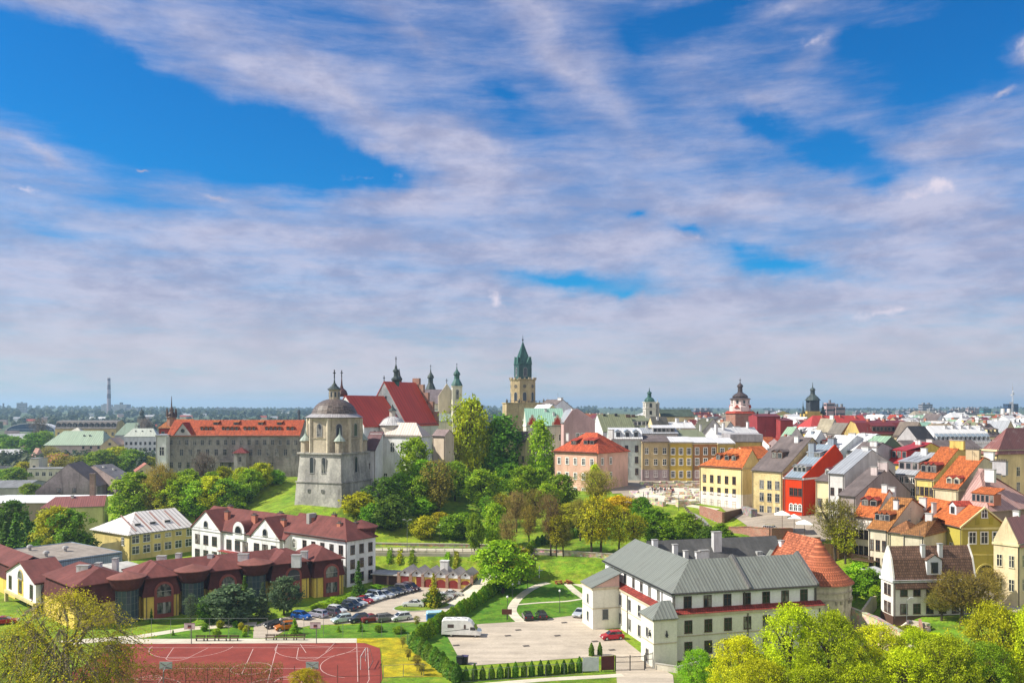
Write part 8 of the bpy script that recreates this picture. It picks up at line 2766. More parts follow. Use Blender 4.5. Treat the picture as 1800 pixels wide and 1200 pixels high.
def valley_cottages():
 rnd = random.Random(21)
 looks = [('white walled cottage with grey roof', WHITEW, GRY_M), ('cottage with red roof', CREAM, RED_T), ('long shed with white roof', GREYW, WHT_M), ('pale block with flat roof', WHITEW, felt(.3, .3, .3)), ('cottage with brown roof', PINKW, TAUPE)]
 for k in range(95):
  Y = rnd.choice((rnd.uniform(560, 900), rnd.uniform(900, 2400)))
  kx = rnd.uniform(-.62, -.20 if Y < 900 else -.12)
  if -.54 < kx < -.40 and Y < 760:
   continue
  X = kx * Y
  z = gz(X, Y)
  l = rnd.choice(looks)
  flat = 'flat' in l[0]
  house('cottage', None, None, UC + kx * F, None, Y, 0, z, rnd.uniform(5, 40), W=rnd.uniform(9, 16) * (2.2 if 'shed' in l[0] else 1), D=rnd.uniform(8, 11), ze=z + rnd.uniform(4, 7), roof='x', rise=.3 if flat else 3.2, wall=l[1], rm=l[2],
    later_=(l[0], 'in the valley left of monastery' if Y < 1100 else 'on the far left hillside'), group='far valley houses')
valley_cottages()
# ================================================================== cars
TYRE = plain(.022, .022, .022, rough=.9)
RIM = plain(.42, .42, .43, rough=.35, metal=.7)
HEADL = plain(.75, .75, .72, rough=.15)
TAILL = plain(.30, .015, .012, rough=.2)
CGLASS = mat('car_glass', lambda t: (t.color((.018, .022, .026)), t.b.inputs['Roughness'].__setattr__('default_value', .05), t.b.inputs['Specular IOR Level'].__setattr__('default_value', .8)))
CARK = {'hatchback': (4.0, 1.50, 1.05, .25, .78, .22), 'saloon': (4.5, 1.44, 1.25, .95, 1.0, .55), 'estate': (4.6, 1.48, 1.2, .18, .95, .2), 'van': (4.4, 1.78, .95, .12, .85, .12)}
CARM = {}
def car_meshes(kind):
 if kind in CARM:
  return CARM[kind]
 L, Ht, hood, trail, wsl, rsl = CARK[kind]
 x1, x0 = L / 2, -L / 2
 side = [(x0 + .06, .24), (x1 - .10, .24), (x1, .40), (x1 - .01, .58), (x1 - .16, .72), (x1 - hood, .93), (x0 + trail + .1, .97), (x0 + .12, .92), (x0, .66), (x0 - .0, .42)]
 b = MB()
 cx, cz = 0, .6
 secs = [(-.87, .94), (-.80, 1.0), (.80, 1.0), (.87, .94)]
 rows = []
 for y, s in secs:
  i = len(b.v)
  b.v += [(cx + (p[0] - cx) * (1 - (1 - s) * .35), y, cz + (p[1] - cz) * s) for p in side]
  rows.append(i)
 n = len(side)
 b.f.append(tuple(rows[0] + k for k in range(n)))
 b.f.append(tuple(rows[-1] + k for k in reversed(range(n))))
 b.m += [0, 0]
 for r0, r1 in zip(rows[:-1], rows[1:]):
  for k in range(n):
   j = (k + 1) % n
   b.f.append((r0 + j, r0 + k, r1 + k, r1 + j))
   b.m.append(0)
 c0, c1 = x0 + trail, x1 - hood + .08
 t0, t1 = c0 + rsl, c1 - wsl
 base = [(c0, -.78, .92), (c1, -.78, .92), (c1, .78, .92), (c0, .78, .92)]
 roof = [(t0, -.60, Ht - .03), (t1, -.60, Ht - .03), (t1, .60, Ht - .03), (t0, .60, Ht - .03)]
 for k in range(4):
  b.face([base[k], base[(k + 1) % 4], roof[(k + 1) % 4], roof[k]])
 mid = [(t0 + .12, -.48, Ht + .02), (t1 - .12, -.48, Ht + .02), (t1 - .12, .48, Ht + .02), (t0 + .12, .48, Ht + .02)]
 for k in range(4):
  b.face([roof[k], roof[(k + 1) % 4], mid[(k + 1) % 4], mid[k]])
 b.face(mid)
 g = MB()
 for k in range(4):
  q = [Vector(base[k]), Vector(base[(k + 1) % 4]), Vector(roof[(k + 1) % 4]), Vector(roof[k])]
  nrm = (q[1] - q[0]).cross(q[3] - q[0]).normalized() * .012
  spans = [(.03, .48), (.51, .96)] if k in (0, 2) else [(.05, .95)]
  for s0, s1 in spans:
   def bl(s, t):
    return (q[0].lerp(q[1], s)).lerp(q[3].lerp(q[2], s), t) + nrm
   g.face([bl(s0, .10), bl(s1, .10), bl(s1, .88), bl(s0, .88)])
 w = MB()
 w.lathe([(.20, -.10), (.31, -.09), (.32, 0), (.31, .09), (.20, .10)], 14)
 r = MB()
 r.lathe([(.20, -.105), (.19, .105)], 10)
 hl, tl = MB(), MB()
 hl.box(x1 - .16, -.16, .56, x1 + .012, .16, .70)
 tl.box(x0 - .012, -.12, .60, x0 + .10, .12, .86)
 bp = MB()
 bp.box(x1 - .02, -.30, .42, x1 + .016, .30, .53)
 wm_ = w.mesh('wheel', TYRE)
 CARM[kind] = (b, g.mesh('windows', CGLASS), wm_, r.mesh('rim', RIM), hl.mesh('headlight', HEADL), tl.mesh('taillight', TAILL), bp.mesh('grille', DARK), L)
 return CARM[kind]
BODYM = {}
def car(kind, rgb, loc, heading, label, group=None):
 b, g, w, r, hl, tl, bp, L = car_meshes(kind)
 key = (kind, rgb)
 if key not in BODYM:
  BODYM[key] = b.mesh('body', paint(*rgb))
 o = thing('parked_car', label, 'car', loc, R(heading), group)
 put('body', BODYM[key], o)
 put('windows', g, o)
 for x in (L / 2 - .78, -L / 2 + .74):
  for y in (-.80, .80):
   wo = put('wheel', w, o, (x, y, .32))
   wo.rotation_euler = (R(90), 0, 0)
   put('rim', r, wo)
 for y in (-.62, .62):
  put('headlight', hl, o, (0, y, 0))
  put('taillight', tl, o, (0, y, 0))
 put('grille', bp, o)
 return o
SILVER, WHT, BLACK, NAVY, GREY, REDC, BLUE = (.46, .47, .49), (.70, .70, .70), (.014, .014, .016), (.022, .03, .05), (.15, .14, .155), (.36, .02, .02), (.015, .10, .38)
ROWG = 'cars parked along the school yard'
for a in (('hatchback', BLUE, 530, 1087, -28, 'bright blue hatchback at the near end of the car row by the school'), ('estate', (.36, .35, .42), 557, 1083.5, 150, 'lavender silver estate car next to the bright blue hatchback'), ('estate', (.09, .08, .10), 579, 1080, 150, 'dark purplish grey estate car, third from the near end of the row'),
   ('hatchback', WHT, 592, 1076.5, -30, 'white hatchback, fourth from the near end of the row'), ('saloon', NAVY, 610, 1072, 150, 'dark navy saloon beside the white hatchback in the row'), ('estate', (.04, .045, .06), 620, 1067.5, -30, 'blackish blue estate car just before the large silver estate'),
   ('estate', SILVER, 627, 1063.5, -30, 'large silver estate car beside the red saloon'), ('saloon', REDC, 639, 1059, -30, 'red saloon in the middle of the car row'), ('saloon', (.50, .56, .60), 650, 1055.5, -30, 'pale bluish silver saloon just beyond the red saloon'), ('van', (.62, .66, .70), 662, 1052, -30, 'pale blue people carrier in the far half of the row'),
   ('saloon', SILVER, 677, 1049, -30, 'silver saloon beyond the pale blue people carrier'), ('estate', (.07, .075, .07), 687, 1046, -30, 'dark green grey estate car in the far half of the row'), ('estate', BLACK, 697, 1043.5, -30, 'black estate car, third from the far end of the row'), ('van', (.13, .12, .14), 710, 1040.5, -30, 'dark grey off road car, second from the far end of the row'), ('van', (.06, .03, .04), 722, 1037.5, -30, 'dark maroon car at the garage end of the row'),
   ('hatchback', (.48, .57, .58), 601, 1093, 212, 'pale teal hatchback at the left end of the lower car row'), ('hatchback', (.03, .036, .06), 630, 1092, 212, 'dark blue hatchback, second in the lower car row'), ('saloon', (.24, .025, .03), 655, 1091.5, 30, 'dark red saloon in the middle of the lower car row'), ('estate', (.19, .175, .175), 681, 1090.5, 30, 'grey estate car beside the dark red saloon in the lower row'), ('hatchback', WHT, 704, 1089.5, 212, 'white hatchback at the right end of the lower car row'),
   ('saloon', (.022, .024, .03), 487, 1102, 208, 'black saloon beside the orange car near the school path'), ('hatchback', (.52, .15, .02), 502, 1106, 208, 'orange hatchback beside a small conifer near the school path'),
   ('saloon', WHT, 727, 1066, 176, 'white saloon standing by the grass island'), ('estate', (.50, .52, .52), 752, 1063, 150, 'silver estate car half hidden by the golden conifer'), ('saloon', (.68, .68, .68), 794, 1048, 6, 'white saloon in front of the right hand garages'), ('hatchback', WHT, 780, 1053, 10, 'white hatchback behind the golden conifer on the island'),
   ('hatchback', BLACK, 927.5, 1087.5, 98, 'black hatchback, left of the two black cars by the garden'), ('hatchback', (.018, .018, .02), 951.5, 1086, 100, 'black hatchback, right of the two black cars by the garden'), ('saloon', (.50, .52, .55), 1019, 1082, 248, 'silver saloon by the corner of the convent'), ('hatchback', (.42, .010, .030), 1076, 1123, 192, 'bright red hatchback parked by the convent wall'),
   ('saloon', WHT, 197, 915, 280, 'white car in the lane beside the pale green house'), ('estate', (.04, .03, .03), 188, 914, 280, 'dark car in the lane beside the pale green house'), ('saloon', (.34, .015, .02), 8, 1096, 20, 'dark red car by the school entrance at the left edge')):
 p = P(a[2], a[3])
 car(a[0], a[1], (p.x, p.y, .05), a[4], a[5], ROWG if 'row' in a[5] else None)
def camper():
 p = P(812, 1117)
 o = thing('motorhome', 'white motorhome with rounded nose and roof hatches in the courtyard', 'motorhome', (p.x, p.y, .05), R(-3))
 b = MB()
 side = [(-3.45, .45), (3.3, .35), (3.45, .6), (3.42, .95), (2.75, 1.20), (2.15, 1.95), (1.75, 2.55), (1.15, 2.95), (.5, 3.05), (-3.1, 3.0), (-3.4, 2.8)]
 secs = [(-1.12, .96), (-1.04, 1.0), (1.04, 1.0), (1.12, .96)]
 rows = []
 for y, s in secs:
  rows.append(len(b.v))
  b.v += [(q[0] * (1 - (1 - s) * .3), y, 1.6 + (q[1] - 1.6) * s) for q in side]
 n = len(side)
 b.f.append(tuple(rows[0] + k for k in range(n)))
 b.f.append(tuple(rows[-1] + k for k in reversed(range(n))))
 b.m += [0, 0]
 for r0, r1 in zip(rows[:-1], rows[1:]):
  for k in range(n):
   j = (k + 1) % n
   b.f.append((r0 + j, r0 + k, r1 + k, r1 + j))
   b.m.append(0)
 part('body', b, plain(.72, .71, .70, rough=.35), o)
 g = MB()
 g.face([(2.20, -.95, 1.95), (2.72, -.98, 1.24), (2.72, .98, 1.24), (2.20, .95, 1.95)])
 g.box(1.55, -1.135, 1.25, 2.35, -1.10, 1.80)
 g.box(1.55, 1.10, 1.25, 2.35, 1.135, 1.80)
 part('cab_window', g, CGLASS, o)
 for x0, x1, z0, z1 in ((-2.4, -1.3, 1.65, 2.25), (.45, .78, 1.5, 2.2)):
  g = MB()
  g.box(x0, -1.14, z0, x1, -1.10, z1)
  part('side_window', g, plain(.10, .07, .07, rough=.2), o)
 g = MB()
 g.face([(-2.9, -1.125, 1.0), (1.3, -1.125, 1.55), (1.4, -1.125, 1.42), (-2.9, -1.125, .94)])
 part('stripe', g, plain(.10, .10, .11), o)
 for x, y, w, d in ((-2.4, 0, .7, .6), (-1.2, .3, .5, .5), (-.6, -.3, .45, .45), (.3, .2, .7, .5), (-1.9, -.5, .4, .4)):
  g = MB()
  g.box(x - w / 2, y - d / 2, 3.0, x + w / 2, y + d / 2, 3.16)
  part('roof_hatch', g, plain(.45, .45, .46), o)
 for x in (2.45, -1.75):
  for y in (-1.0, 1.0):
   w = put('wheel', CARM['hatchback'][2], o, (x, y, .36))
   w.rotation_euler = (R(90), 0, 0)
   put('rim', CARM['hatchback'][3], w)
 for y in (-.78, .78):
  g = MB()
  g.box(3.30, y - .18, .82, 3.46, y + .18, 1.02)
  part('headlight', g, HEADL, o)
  g = MB()
  g.box(2.35, y * 1.55 - .08, 1.3, 2.5, y * 1.55 + .08, 1.65)
  part('mirror', g, DARK, o)
camper()
# ================================================================== sports ground furniture
STEEL = plain(.20, .21, .21, rough=.5, metal=.5)
GREENP = plain(.03, .10, .06, rough=.6)
WOOD = plain(.13, .085, .05, rough=.85)
def hoop(x, y, face, label, back):
 o = thing('basketball_hoop', label, 'basketball hoop', (x, y, .05), R(0 if face < 0 else 180), 'basketball hoops of the court')
 b = MB()
 b.tube([(0, .9, 0), (0, .9, 2.7), (0, .2, 3.2)], .075, 7)
 part('post', b, STEEL, o)
 b = MB()
 b.box(-.9, .06, 2.75, .9, .12, 3.8)
 if not back:
  b.box(-.3, .04, 2.95, .3, .06, 3.42, 1)
  b.box(-.92, .03, 2.73, .92, .05, 2.80, 1)
  b.box(-.92, .03, 3.75, .92, .05, 3.82, 1)
 else:
  b.tube([(-.8, .16, 2.85), (0, .25, 3.1), (.8, .16, 2.85)], .04, 4, 1)
  b.tube([(-.8, .16, 3.7), (0, .25, 3.3), (.8, .16, 3.7)], .04, 4, 1)
 part('backboard', b, [plain(.62, .55, .54) if not back else plain(.36, .42, .42), plain(.10, .05, .06)], o)
 b = MB()
 for k in range(16):
  a0, a1 = 2 * math.pi * k / 16, 2 * math.pi * (k + 1) / 16
  b.tube([(.23 * math.cos(a0), -.22 + .23 * math.sin(a0), 3.05), (.23 * math.cos(a1), -.22 + .23 * math.sin(a1), 3.05)], .02, 4)
 part('rim', b, plain(.45, .12, .04), o)
for u, v, f, l, bk in ((556, 1131, -1, 'basketball hoop on the far side of the court, right one, white board', False), (336, 1132, -1, 'basketball hoop on the far side of the court, left one, pale board', False)):
 p = P(u, v)
 hoop(p.x, p.y - .8, f, l, bk)
for u, l in ((548, 'grey backed basketball hoop on the near side, right one'), (290, 'grey backed basketball hoop on the near side, left one')):
 p = Q(u, 1160, 121.2)
 hoop(p.x, 121.6, 1, l, True)
def goal():
 o = thing('football_goal', 'small white framed football goal at the right end of the court', 'goal', (P(648, 1152).x, 132.5, .05))
 b = MB()
 b.tube([(0, -2.2, 0), (0, -2.2, 2.0), (0, 2.2, 2.0), (0, 2.2, 0)], .06, 6)
 part('frame', b, plain(.62, .60, .58), o)
 b = MB()
 for y in (-2.2, 2.2):
  b.tube([(0, y, 2.0), (.7, y, 1.9), (1.2, y, 0), (0, y, 0)], .035, 5)
 b.tube([(1.2, -2.2, 0.03), (1.2, 2.2, 0.03)], .035, 5)
 b.tube([(.7, -2.2, 1.9), (.7, 2.2, 1.9)], .035, 5)
 part('net_frame', b, STEEL, o)
goal()
def bench(u, v, label):
 p = P(u, v)
 o = thing('park_bench', label, 'bench', (p.x, p.y, .04), 0, 'benches along the court path')
 b = MB()
 for y in (-.16, 0, .16):
  b.box(-.85, y - .06, .42, .85, y + .06, .47)
 part('seat', b, WOOD, o)
 b = MB()
 for z in (.62, .80):
  b.box(-.85, .22, z, .85, .27, z + .13)
 part('backrest', b, WOOD, o)
 for x in (-.65, .65):
  b = MB()
  b.box(x - .04, -.2, 0, x + .04, .24, .42)
  b.box(x - .04, .20, .42, x + .04, .26, .93)
  part('leg', b, DARK, o)
for k, u in enumerate((352, 371, 391, 411)):
 bench(u, 1126, 'dark slatted bench on the path behind the left hoop, %s from the left' % ORD[k])
for k, u in enumerate((474.5, 492.5, 510, 528)):
 bench(u, 1124.5, 'dark slatted bench on the path left of the right hoop, %s from the left' % ORD[k])
def wire_fence(name, label, pts, h, step, mt, rails=(0, 1), mesh_mat=None, zf=None, r=.04, cat='fence', braces=()):
 o = thing(name, label, cat, (0, 0, 0))
 line = [Vector((p[0], p[1], 0)) for p in pts]
 posts, prev = [], None
 for a, b_ in zip(line[:-1], line[1:]):
  n = max(1, round((b_ - a).length / step))
  for k in range(n):
   posts.append(a.lerp(b_, k / n))
 posts.append(line[-1])
 zz = [(zf(p.x, p.y) if zf else gz(p.x, p.y)) for p in posts]
 for p, z in zip(posts, zz):
  b = MB()
  b.tube([(p.x, p.y, z - .2), (p.x, p.y, z + h)], r, 6)
  part('post', b, mt, o)
 b = MB()
 for f in rails:
  for (p, z), (q, w) in zip(zip(posts[:-1], zz[:-1]), zip(posts[1:], zz[1:])):
   hh = max(.06, f * h - .05)
   b.tube([(p.x, p.y, z + hh), (q.x, q.y, w + hh)], r * .6, 4)
 part('rail', b, mt, o)
 if mesh_mat is not None:
  b = MB()
  for (p, z), (q, w) in zip(zip(posts[:-1], zz[:-1]), zip(posts[1:], zz[1:])):
   d = q - p
   n = int(d.length / .16)
   for k in range(n):
    s = p.lerp(q, (k + .5) / n)
    zs = z + (w - z) * (k + .5) / n
    e = d.normalized() * .022
    b.face([(s.x - e.x, s.y - e.y, zs + .05), (s.x + e.x, s.y + e.y, zs + .05), (s.x + e.x, s.y + e.y, zs + h - .06), (s.x - e.x, s.y - e.y, zs + h - .06)])
  part('wire_mesh', b, mesh_mat, o)
 return o
wire_fence('ball_fence', 'tall thin posted ball fence along the far side of the court', [P(232, 1121), P(470, 1119.5)], 3.4, 3.4, STEEL, (1,), r=.035)
wire_fence('ball_fence', 'tall thin posted ball fence between right hoop and the parked cars', [P(500, 1119.5), P(705, 1118.5)], 3.4, 3.3, STEEL, (1,), r=.035)
nf = [(P(230, 1199).x, 120.4), (P(672, 1195).x, 123.4)]
wire_fence('ball_fence', 'rusty posted ball fence along the near side of the court', nf, 3.0, 3.1, plain(.13, .06, .045), (.45, 0), r=.05)
wire_fence('low_fence', 'low grey rail fence on the dandelion lawn right of the court', [P(674, 1191), P(709, 1189), P(745, 1188)], 1.9, 2.8, STEEL, (1, 0), r=.04)
wire_fence('green_fence', 'green wire fence running beside the clipped hedge', [P(716, 1133), P(801, 1194)], 2.0, 2.4, GREENP, (1, .5, 0), GREENP, r=.045)
wire_fence('wire_fence', 'grey wire fence in front of the young conifers', [P(803, 1199), P(860, 1195), P(1024, 1184)], 1.8, 3.0, STEEL, (1, 0), r=.04)
def panel(label, u0, u1, v1, h, mt, name='panel'):
 a, b_ = P(u0, v1), P(u1, v1 - 1)
 o = thing(name, label, 'board', (a.x, a.y, 0), math.atan2(b_.y - a.y, b_.x - a.x))
 L = (b_ - a).length
 b = MB()
 b.box(0, -.04, .25, L, .04, h)
 part('board', b, mt, o)
 for x in (.06, L - .06):
  b = MB()
  b.box(x - .05, .045, 0, x + .05, .13, h + .1)
  part('post', b, DARK, o)
panel('big pale grey blank notice board by the courtyard gate', 1024.5, 1052.5, 1182, 2.3, plain(.52, .54, .58), 'notice_board')
panel('dark maroon panel between pale notice board and gate', 1057, 1080, 1180, 2.35, plain(.085, .022, .022))
def gate(name, label, u0, u1, v, h, leaves):
 a, b_ = P(u0, v), P(u1, v - 1.5)
 o = thing(name, label, 'gate', (a.x, a.y, .04), math.atan2(b_.y - a.y, b_.x - a.x))
 L = (b_ - a).length
 for x in [L * k / leaves for k in range(leaves + 1)]:
  b = MB()
  b.box(x - .06, -.06, 0, x + .06, .06, h + .25)
  part('post', b, DARK, o)
 for k in range(leaves):
  x0, x1 = L * k / leaves + .08, L * (k + 1) / leaves - .08
  b = MB()
  for z in (.12, h * .62, h - .05):
   b.box(x0, -.03, z, x1, .03, z + .06)
  n = max(3, int((x1 - x0) / .16))
  for j in range(n + 1):
   x = x0 + (x1 - x0) * j / n
   b.box(x - .012, -.012, .12, x + .012, .012, h)
  b.tube([(x0, 0, h + .12), ((x0 + x1) / 2, 0, h + .02), (x1, 0, h + .12)], .025, 4)
  part('gate_leaf', b, DARK, o)
gate('courtyard_gate', 'black double leaved metal gate into the courtyard', 1082, 1133, 1179, 2.1, 2)
gate('side_gate', 'narrow black metal gate beside the convent corner', 1135, 1148, 1175, 2.2, 1)
def low_wall(name, label, pts, h, t, mt, cap=None, zf=None, cat='wall', base=-1.2):
 o = thing(name, label, cat)
 b, c = MB(), MB()
 for p, q in zip(pts[:-1], pts[1:]):
  p, q = Vector((p[0], p[1], p[2] if len(p) > 2 else gz(p[0], p[1]))), Vector((q[0], q[1], q[2] if len(q) > 2 else gz(q[0], q[1])))
  d = Vector((q.x - p.x, q.y - p.y, 0)).normalized()
  n = Vector((-d.y, d.x, 0)) * t / 2
  def slab(bb, w, z0, z1):
   m = n * w
   A = [(p - m, p.z), (q - m, q.z), (q + m, q.z), (p + m, p.z)]
   lo, hi = [(v.x, v.y, z + z0) for v, z in A], [(v.x, v.y, z + z1) for v, z in A]
   bb.face(lo[::-1])
   bb.face(hi)
   for k in range(4):
    bb.face([lo[k], lo[(k + 1) % 4], hi[(k + 1) % 4], hi[k]])
  slab(b, 1, base, h)
  if cap is not None:
   slab(c, 1.35, h, h + .14)
 part('wall', b, mt, o)
 if cap is not None:
  part('coping', c, cap, o)
 return o
CONC = stucco(.42, .38, .32)
RUB = stone(.40, .33, .24)
low_wall('retaining_wall', 'long low tan retaining wall behind the road under the hill', [(-52, 222.0, 4.3), (-46, 219.6, 4.3), (-30, 218.2, 4.3), (-14, 217, 4.3), (-4, 215.6, 4.3)], 1.0, .5, RUB, CONC)
low_wall('retaining_wall', 'tan garden end wall behind the dark conifer hedge', [(1.5, 211.8, 4.0), (10, 208.6, 4.0), (22, 203.6, 4.0), (32, 198.6, 4.0)], 1.2, .5, RUB, CONC, base=-5)
ro = wire_fence('road_railing', 'concrete posted railing along the near edge of the road', [(-58, 215.7), (-46, 213.6), (-30, 212.2), (-10, 210.8), (-4, 210)], 1.05, 2.2, CONC, (1, .45), zf=lambda x, y: 4.3, r=.09)
low_wall('bank_wall', 'grey concrete edge wall at the foot of the road bank', [(-60, 213.9, 3.1), (-46, 212.3, 3.1), (-30, 211, 3.1), (-10, 209.7, 3.1)], 1.05, .3, CONC, base=-1.5)
rp = [Vector((p[0], p[1], 0)) for p in ramp_pts]
def side_line(s):
 out = []
 for i, p in enumerate(rp):
  d = (rp[min(i + 1, len(rp) - 1)] - rp[max(i - 1, 0)]).normalized()
  out.append((p.x - d.y * s, p.y + d.x * s, ramp_z(p.x, p.y)))
 return out
low_wall('ramp_wall', 'low dark kerb wall on the garage side of the ramp', side_line(3.0)[1:], .45, .35, stone(.20, .16, .11), base=-2)
low_wall('ramp_wall', 'low dark kerb wall on the hedge side of the ramp', side_line(-3.0)[1:], .35, .3, stone(.20, .16, .11), base=-2)
# ================================================================== lamps, signs and small things in the garden
def lamp(u, v, h, label, kind='globe', arms=1, base=None):
 p = base or hit(u, v, 90)
 o = thing('street_lamp', label, 'street lamp', p)
 b = MB()
 b.tube([(0, 0, -.1), (0, 0, h * .3), (0, 0, h)], [.09, .06, .045], 7)
 part('pole', b, plain(.06, .065, .06) if kind != 'tall' else STEEL, o)
 for k in range(arms):
  a = math.pi * k
  b = MB()
  if kind == 'globe':
   b.lathe([(.05, h), (.20, h + .12), (.22, h + .3), (.12, h + .46), (0, h + .5)], 10)
   part('lamp_head', b, plain(.62, .62, .60, rough=.3), o)
  else:
   dx = math.cos(a)
   b.tube([(0, 0, h - .1), (.35 * dx, 0, h + .25), (1.1 * dx, 0, h + .35)], .04, 5)
   b.box(.8 * dx - .35, -.14, h + .28, .8 * dx + .35, .14, h + .42)
   part('lamp_head', b, plain(.42, .42, .42), o)
lamp(927, 1034, 3.0, 'garden lamp beside the hedge near the white cross')
lamp(901, 1050, 2.6, 'garden lamp close to the clipped hedge by the path bend')
lamp(892, 1088, 4.0, 'garden lamp just behind the brown sign')
lamp(984, 1076, 4.0, 'slim garden lamp on the lawn between the two paths')
lamp(718, 966, 7.6, 'tall grey double armed street lamp by the road', 'tall', 2, Vector((P(718, 966, 4.3).x, 211.6, 4.3)))
lamp(773, 952, 4.0, 'thin lamp on the grass bank above the road')
lamp(1153, 962, 4.6, 'curved grey lamp behind the convent ridge', 'tall', 1)
lamp(1193, 897, 4.2, 'thin lamp at the top of the long stair lawn')
lamp(1594, 1108, 5.2, 'black lantern post in front of the white mansard house', 'tall', 1)
lamp(493, 1104, 1.4, 'short white globe lamp by the school path')
def garden():
 p = P(948, 1019)
 o = thing('garden_cross', 'tall pale cross standing on the lawn before the hedge', 'cross', p)
 b = MB()
 b.box(-.7, -.7, 0, .7, .7, .18)
 part('base', b, CONC, o)
 b = MB()
 b.box(-.09, -.09, .18, .09, .09, 3.3)
 b.box(-.75, -.08, 2.2, -.0901, .08, 2.4)
 b.box(.0901, -.08, 2.2, .75, .08, 2.4)
 part('shaft', b, plain(.52, .56, .58), o)
 p = P(891, 1090)
 o = thing('garden_sign', 'brown blank sign board on a post by the courtyard lawn', 'sign', p)
 b = MB()
 b.tube([(0, .07, 0), (0, .07, 2.1)], .05, 6)
 part('post', b, DARK, o)
 b = MB()
 b.box(-.95, -.04, 1.15, .95, .04, 2.15)
 part('board', b, plain(.105, .035, .025), o)
 p = P(990, 1026)
 for k, (dx, dy) in enumerate(((-1.0, 0), (1.2, .3))):
  o = thing('picnic_bench', 'reddish wooden picnic seat on the garden circle, ' + ('left one' if k == 0 else 'right one'), 'bench', (p.x + dx, p.y + dy, .07), R(20 + 100 * k), 'wooden seats of the garden circle')
  b = MB()
  for y in (-.15, .15):
   b.box(-.9, y - .13, .68, .9, y + .13, .74)
  part('table_top', b, plain(.30, .10, .04), o)
  for s in (-1, 1):
   b = MB()
   b.box(-.9, s * .62 - .14, .42, .9, s * .62 + .14, .47)
   part('seat', b, plain(.30, .10, .04), o)
   b = MB()
   b.box(s * .6 - .05, -.7, 0, s * .6 + .05, .7, .42)
   b.box(s * .6 - .05, -.2, .42, s * .6 + .05, .2, .68)
   part('leg', b, plain(.22, .07, .03), o)
 p = P(912, 1026)
 o = thing('meter_box', 'small white cabinet on the lawn by the hedge', 'cabinet', p)
 b = MB()
 b.box(-.3, -.25, 0, .3, .25, 1.1)
 b.box(-.36, -.3, 1.1, .36, .3, 1.2)
 part('cabinet', b, plain(.62, .62, .60), o)
 for k, (u, v) in enumerate(((808.5, 1167), (817, 1166))):
  p = P(u, v)
  o = thing('wheelie_bin', 'black rubbish bin in the courtyard corner, ' + ('left one' if k == 0 else 'right one with purplish lid'), 'bin', (p.x, p.y, .05), R(-10), 'rubbish bins in the courtyard corner')
  b = MB()
  b.extr([(-.42, .1), (.42, .1), (.5, 1.15), (-.5, 1.15)], -.4, .4)
  part('body', b, DARK, o)
  b = MB()
  b.box(-.54, -.46, 1.15, .54, .46, 1.25)
  part('lid', b, plain(.03, .03, .035) if k == 0 else plain(.07, .06, .12), o)
 p = P(764, 1093)
 o = thing('skip_container', 'bright blue container with pale cover behind the hedge corner', 'container', (p.x, p.y + 1, .05), R(12))
 b = MB()
 b.box(-1.6, -.9, .1, 1.6, .9, 1.5)
 for k in range(9):
  b.box(-1.5 + k * .37, -.95, .15, -1.42 + k * .37, -.901, 1.45)
 part('body', b, plain(.02, .16, .42), o)
 b = MB()
 b.extr([(-1.65, 1.5), (1.65, 1.5), (1.4, 1.75), (-1.4, 1.75)], -.95, .95)
 part('cover', b, plain(.30, .48, .60), o)
garden()
def drains():
 b = MB()
 b.box(-.55, -.4, 0, .55, .4, .025)
 for k in range(5):
  b.box(-.5, -.36 + k * .16, .025, .5, -.30 + k * .16, .035)
 me = b.mesh('drain_cover', plain(.10, .085, .075))
 for u, v in ((893, 1117), (911, 1107), (980, 1117), (1046, 1127), (992, 1094), (1076, 1142), (802, 1134), (925, 1135)):
  p = P(u, v)
  later(put('drain_cover', me, None, (p.x, p.y, .05), .3), 'dark drain grate', 'let into the courtyard paving', 'drain cover', 'drain grates of the courtyard')
drains()
# ================================================================== the stair, brick walls, terrace and ruins by the old town
def stair(name, label, a, b_, w, n, mt, curve=0.0):
 o = thing(name, label, 'stairs')
 b = MB()
 a, b_ = Vector(a), Vector(b_)
 d = Vector((b_.x - a.x, b_.y - a.y, 0))
 q = Vector((-d.y, d.x, 0)).normalized() * w / 2
 for k in range(n):
  p0, p1 = a + d * (k / n) + q.normalized() * curve * math.sin(math.pi * k / n), a + d * ((k + 1) / n) + q.normalized() * curve * math.sin(math.pi * (k + 1) / n)
  z = a.z + (b_.z - a.z) * (k + 1) / n
  A = [p0 - q, p1 - q, p1 + q, p0 + q]
  b.face([(v.x, v.y, z) for v in A])
  b.face([(A[0].x, A[0].y, z), (A[3].x, A[3].y, z), (A[3].x, A[3].y, z - .6), (A[0].x, A[0].y, z - .6)])
  for (m0, m1) in ((A[0], A[1]), (A[3], A[2])):
   b.face([(m0.x, m0.y, z), (m1.x, m1.y, z), (m1.x, m1.y, z - 2), (m0.x, m0.y, z - 2)])
 part('steps', b, mt, o)
 for s in (-1, 1):
  c = MB()
  m = n
  for k in range(0, n, 2):
   p0 = a + d * (k / n) + q * (1.06 * s) + q.normalized() * curve * math.sin(math.pi * k / n)
   z = a.z + (b_.z - a.z) * k / n
   c.box(p0.x - .35, p0.y - .35, z - 1.5, p0.x + .35, p0.y + .35, z + .55)
  part('edge_blocks', c, stone(.20, .17, .14) if s > 0 else stone(.42, .36, .28), o)
 return o
sa, sb = Vector((Q(1294, 948, 199).x, 199, 9.3)), Vector((Q(1207, 886, 240).x, 240, 12.9))
stair('long_stair', 'long pale stone stair with dark edge blocks climbing to the old town', sa, sb, 3.2, 44, paving(.36, .35, .36), 1.2)
BRW = brick(.38, .13, .08)
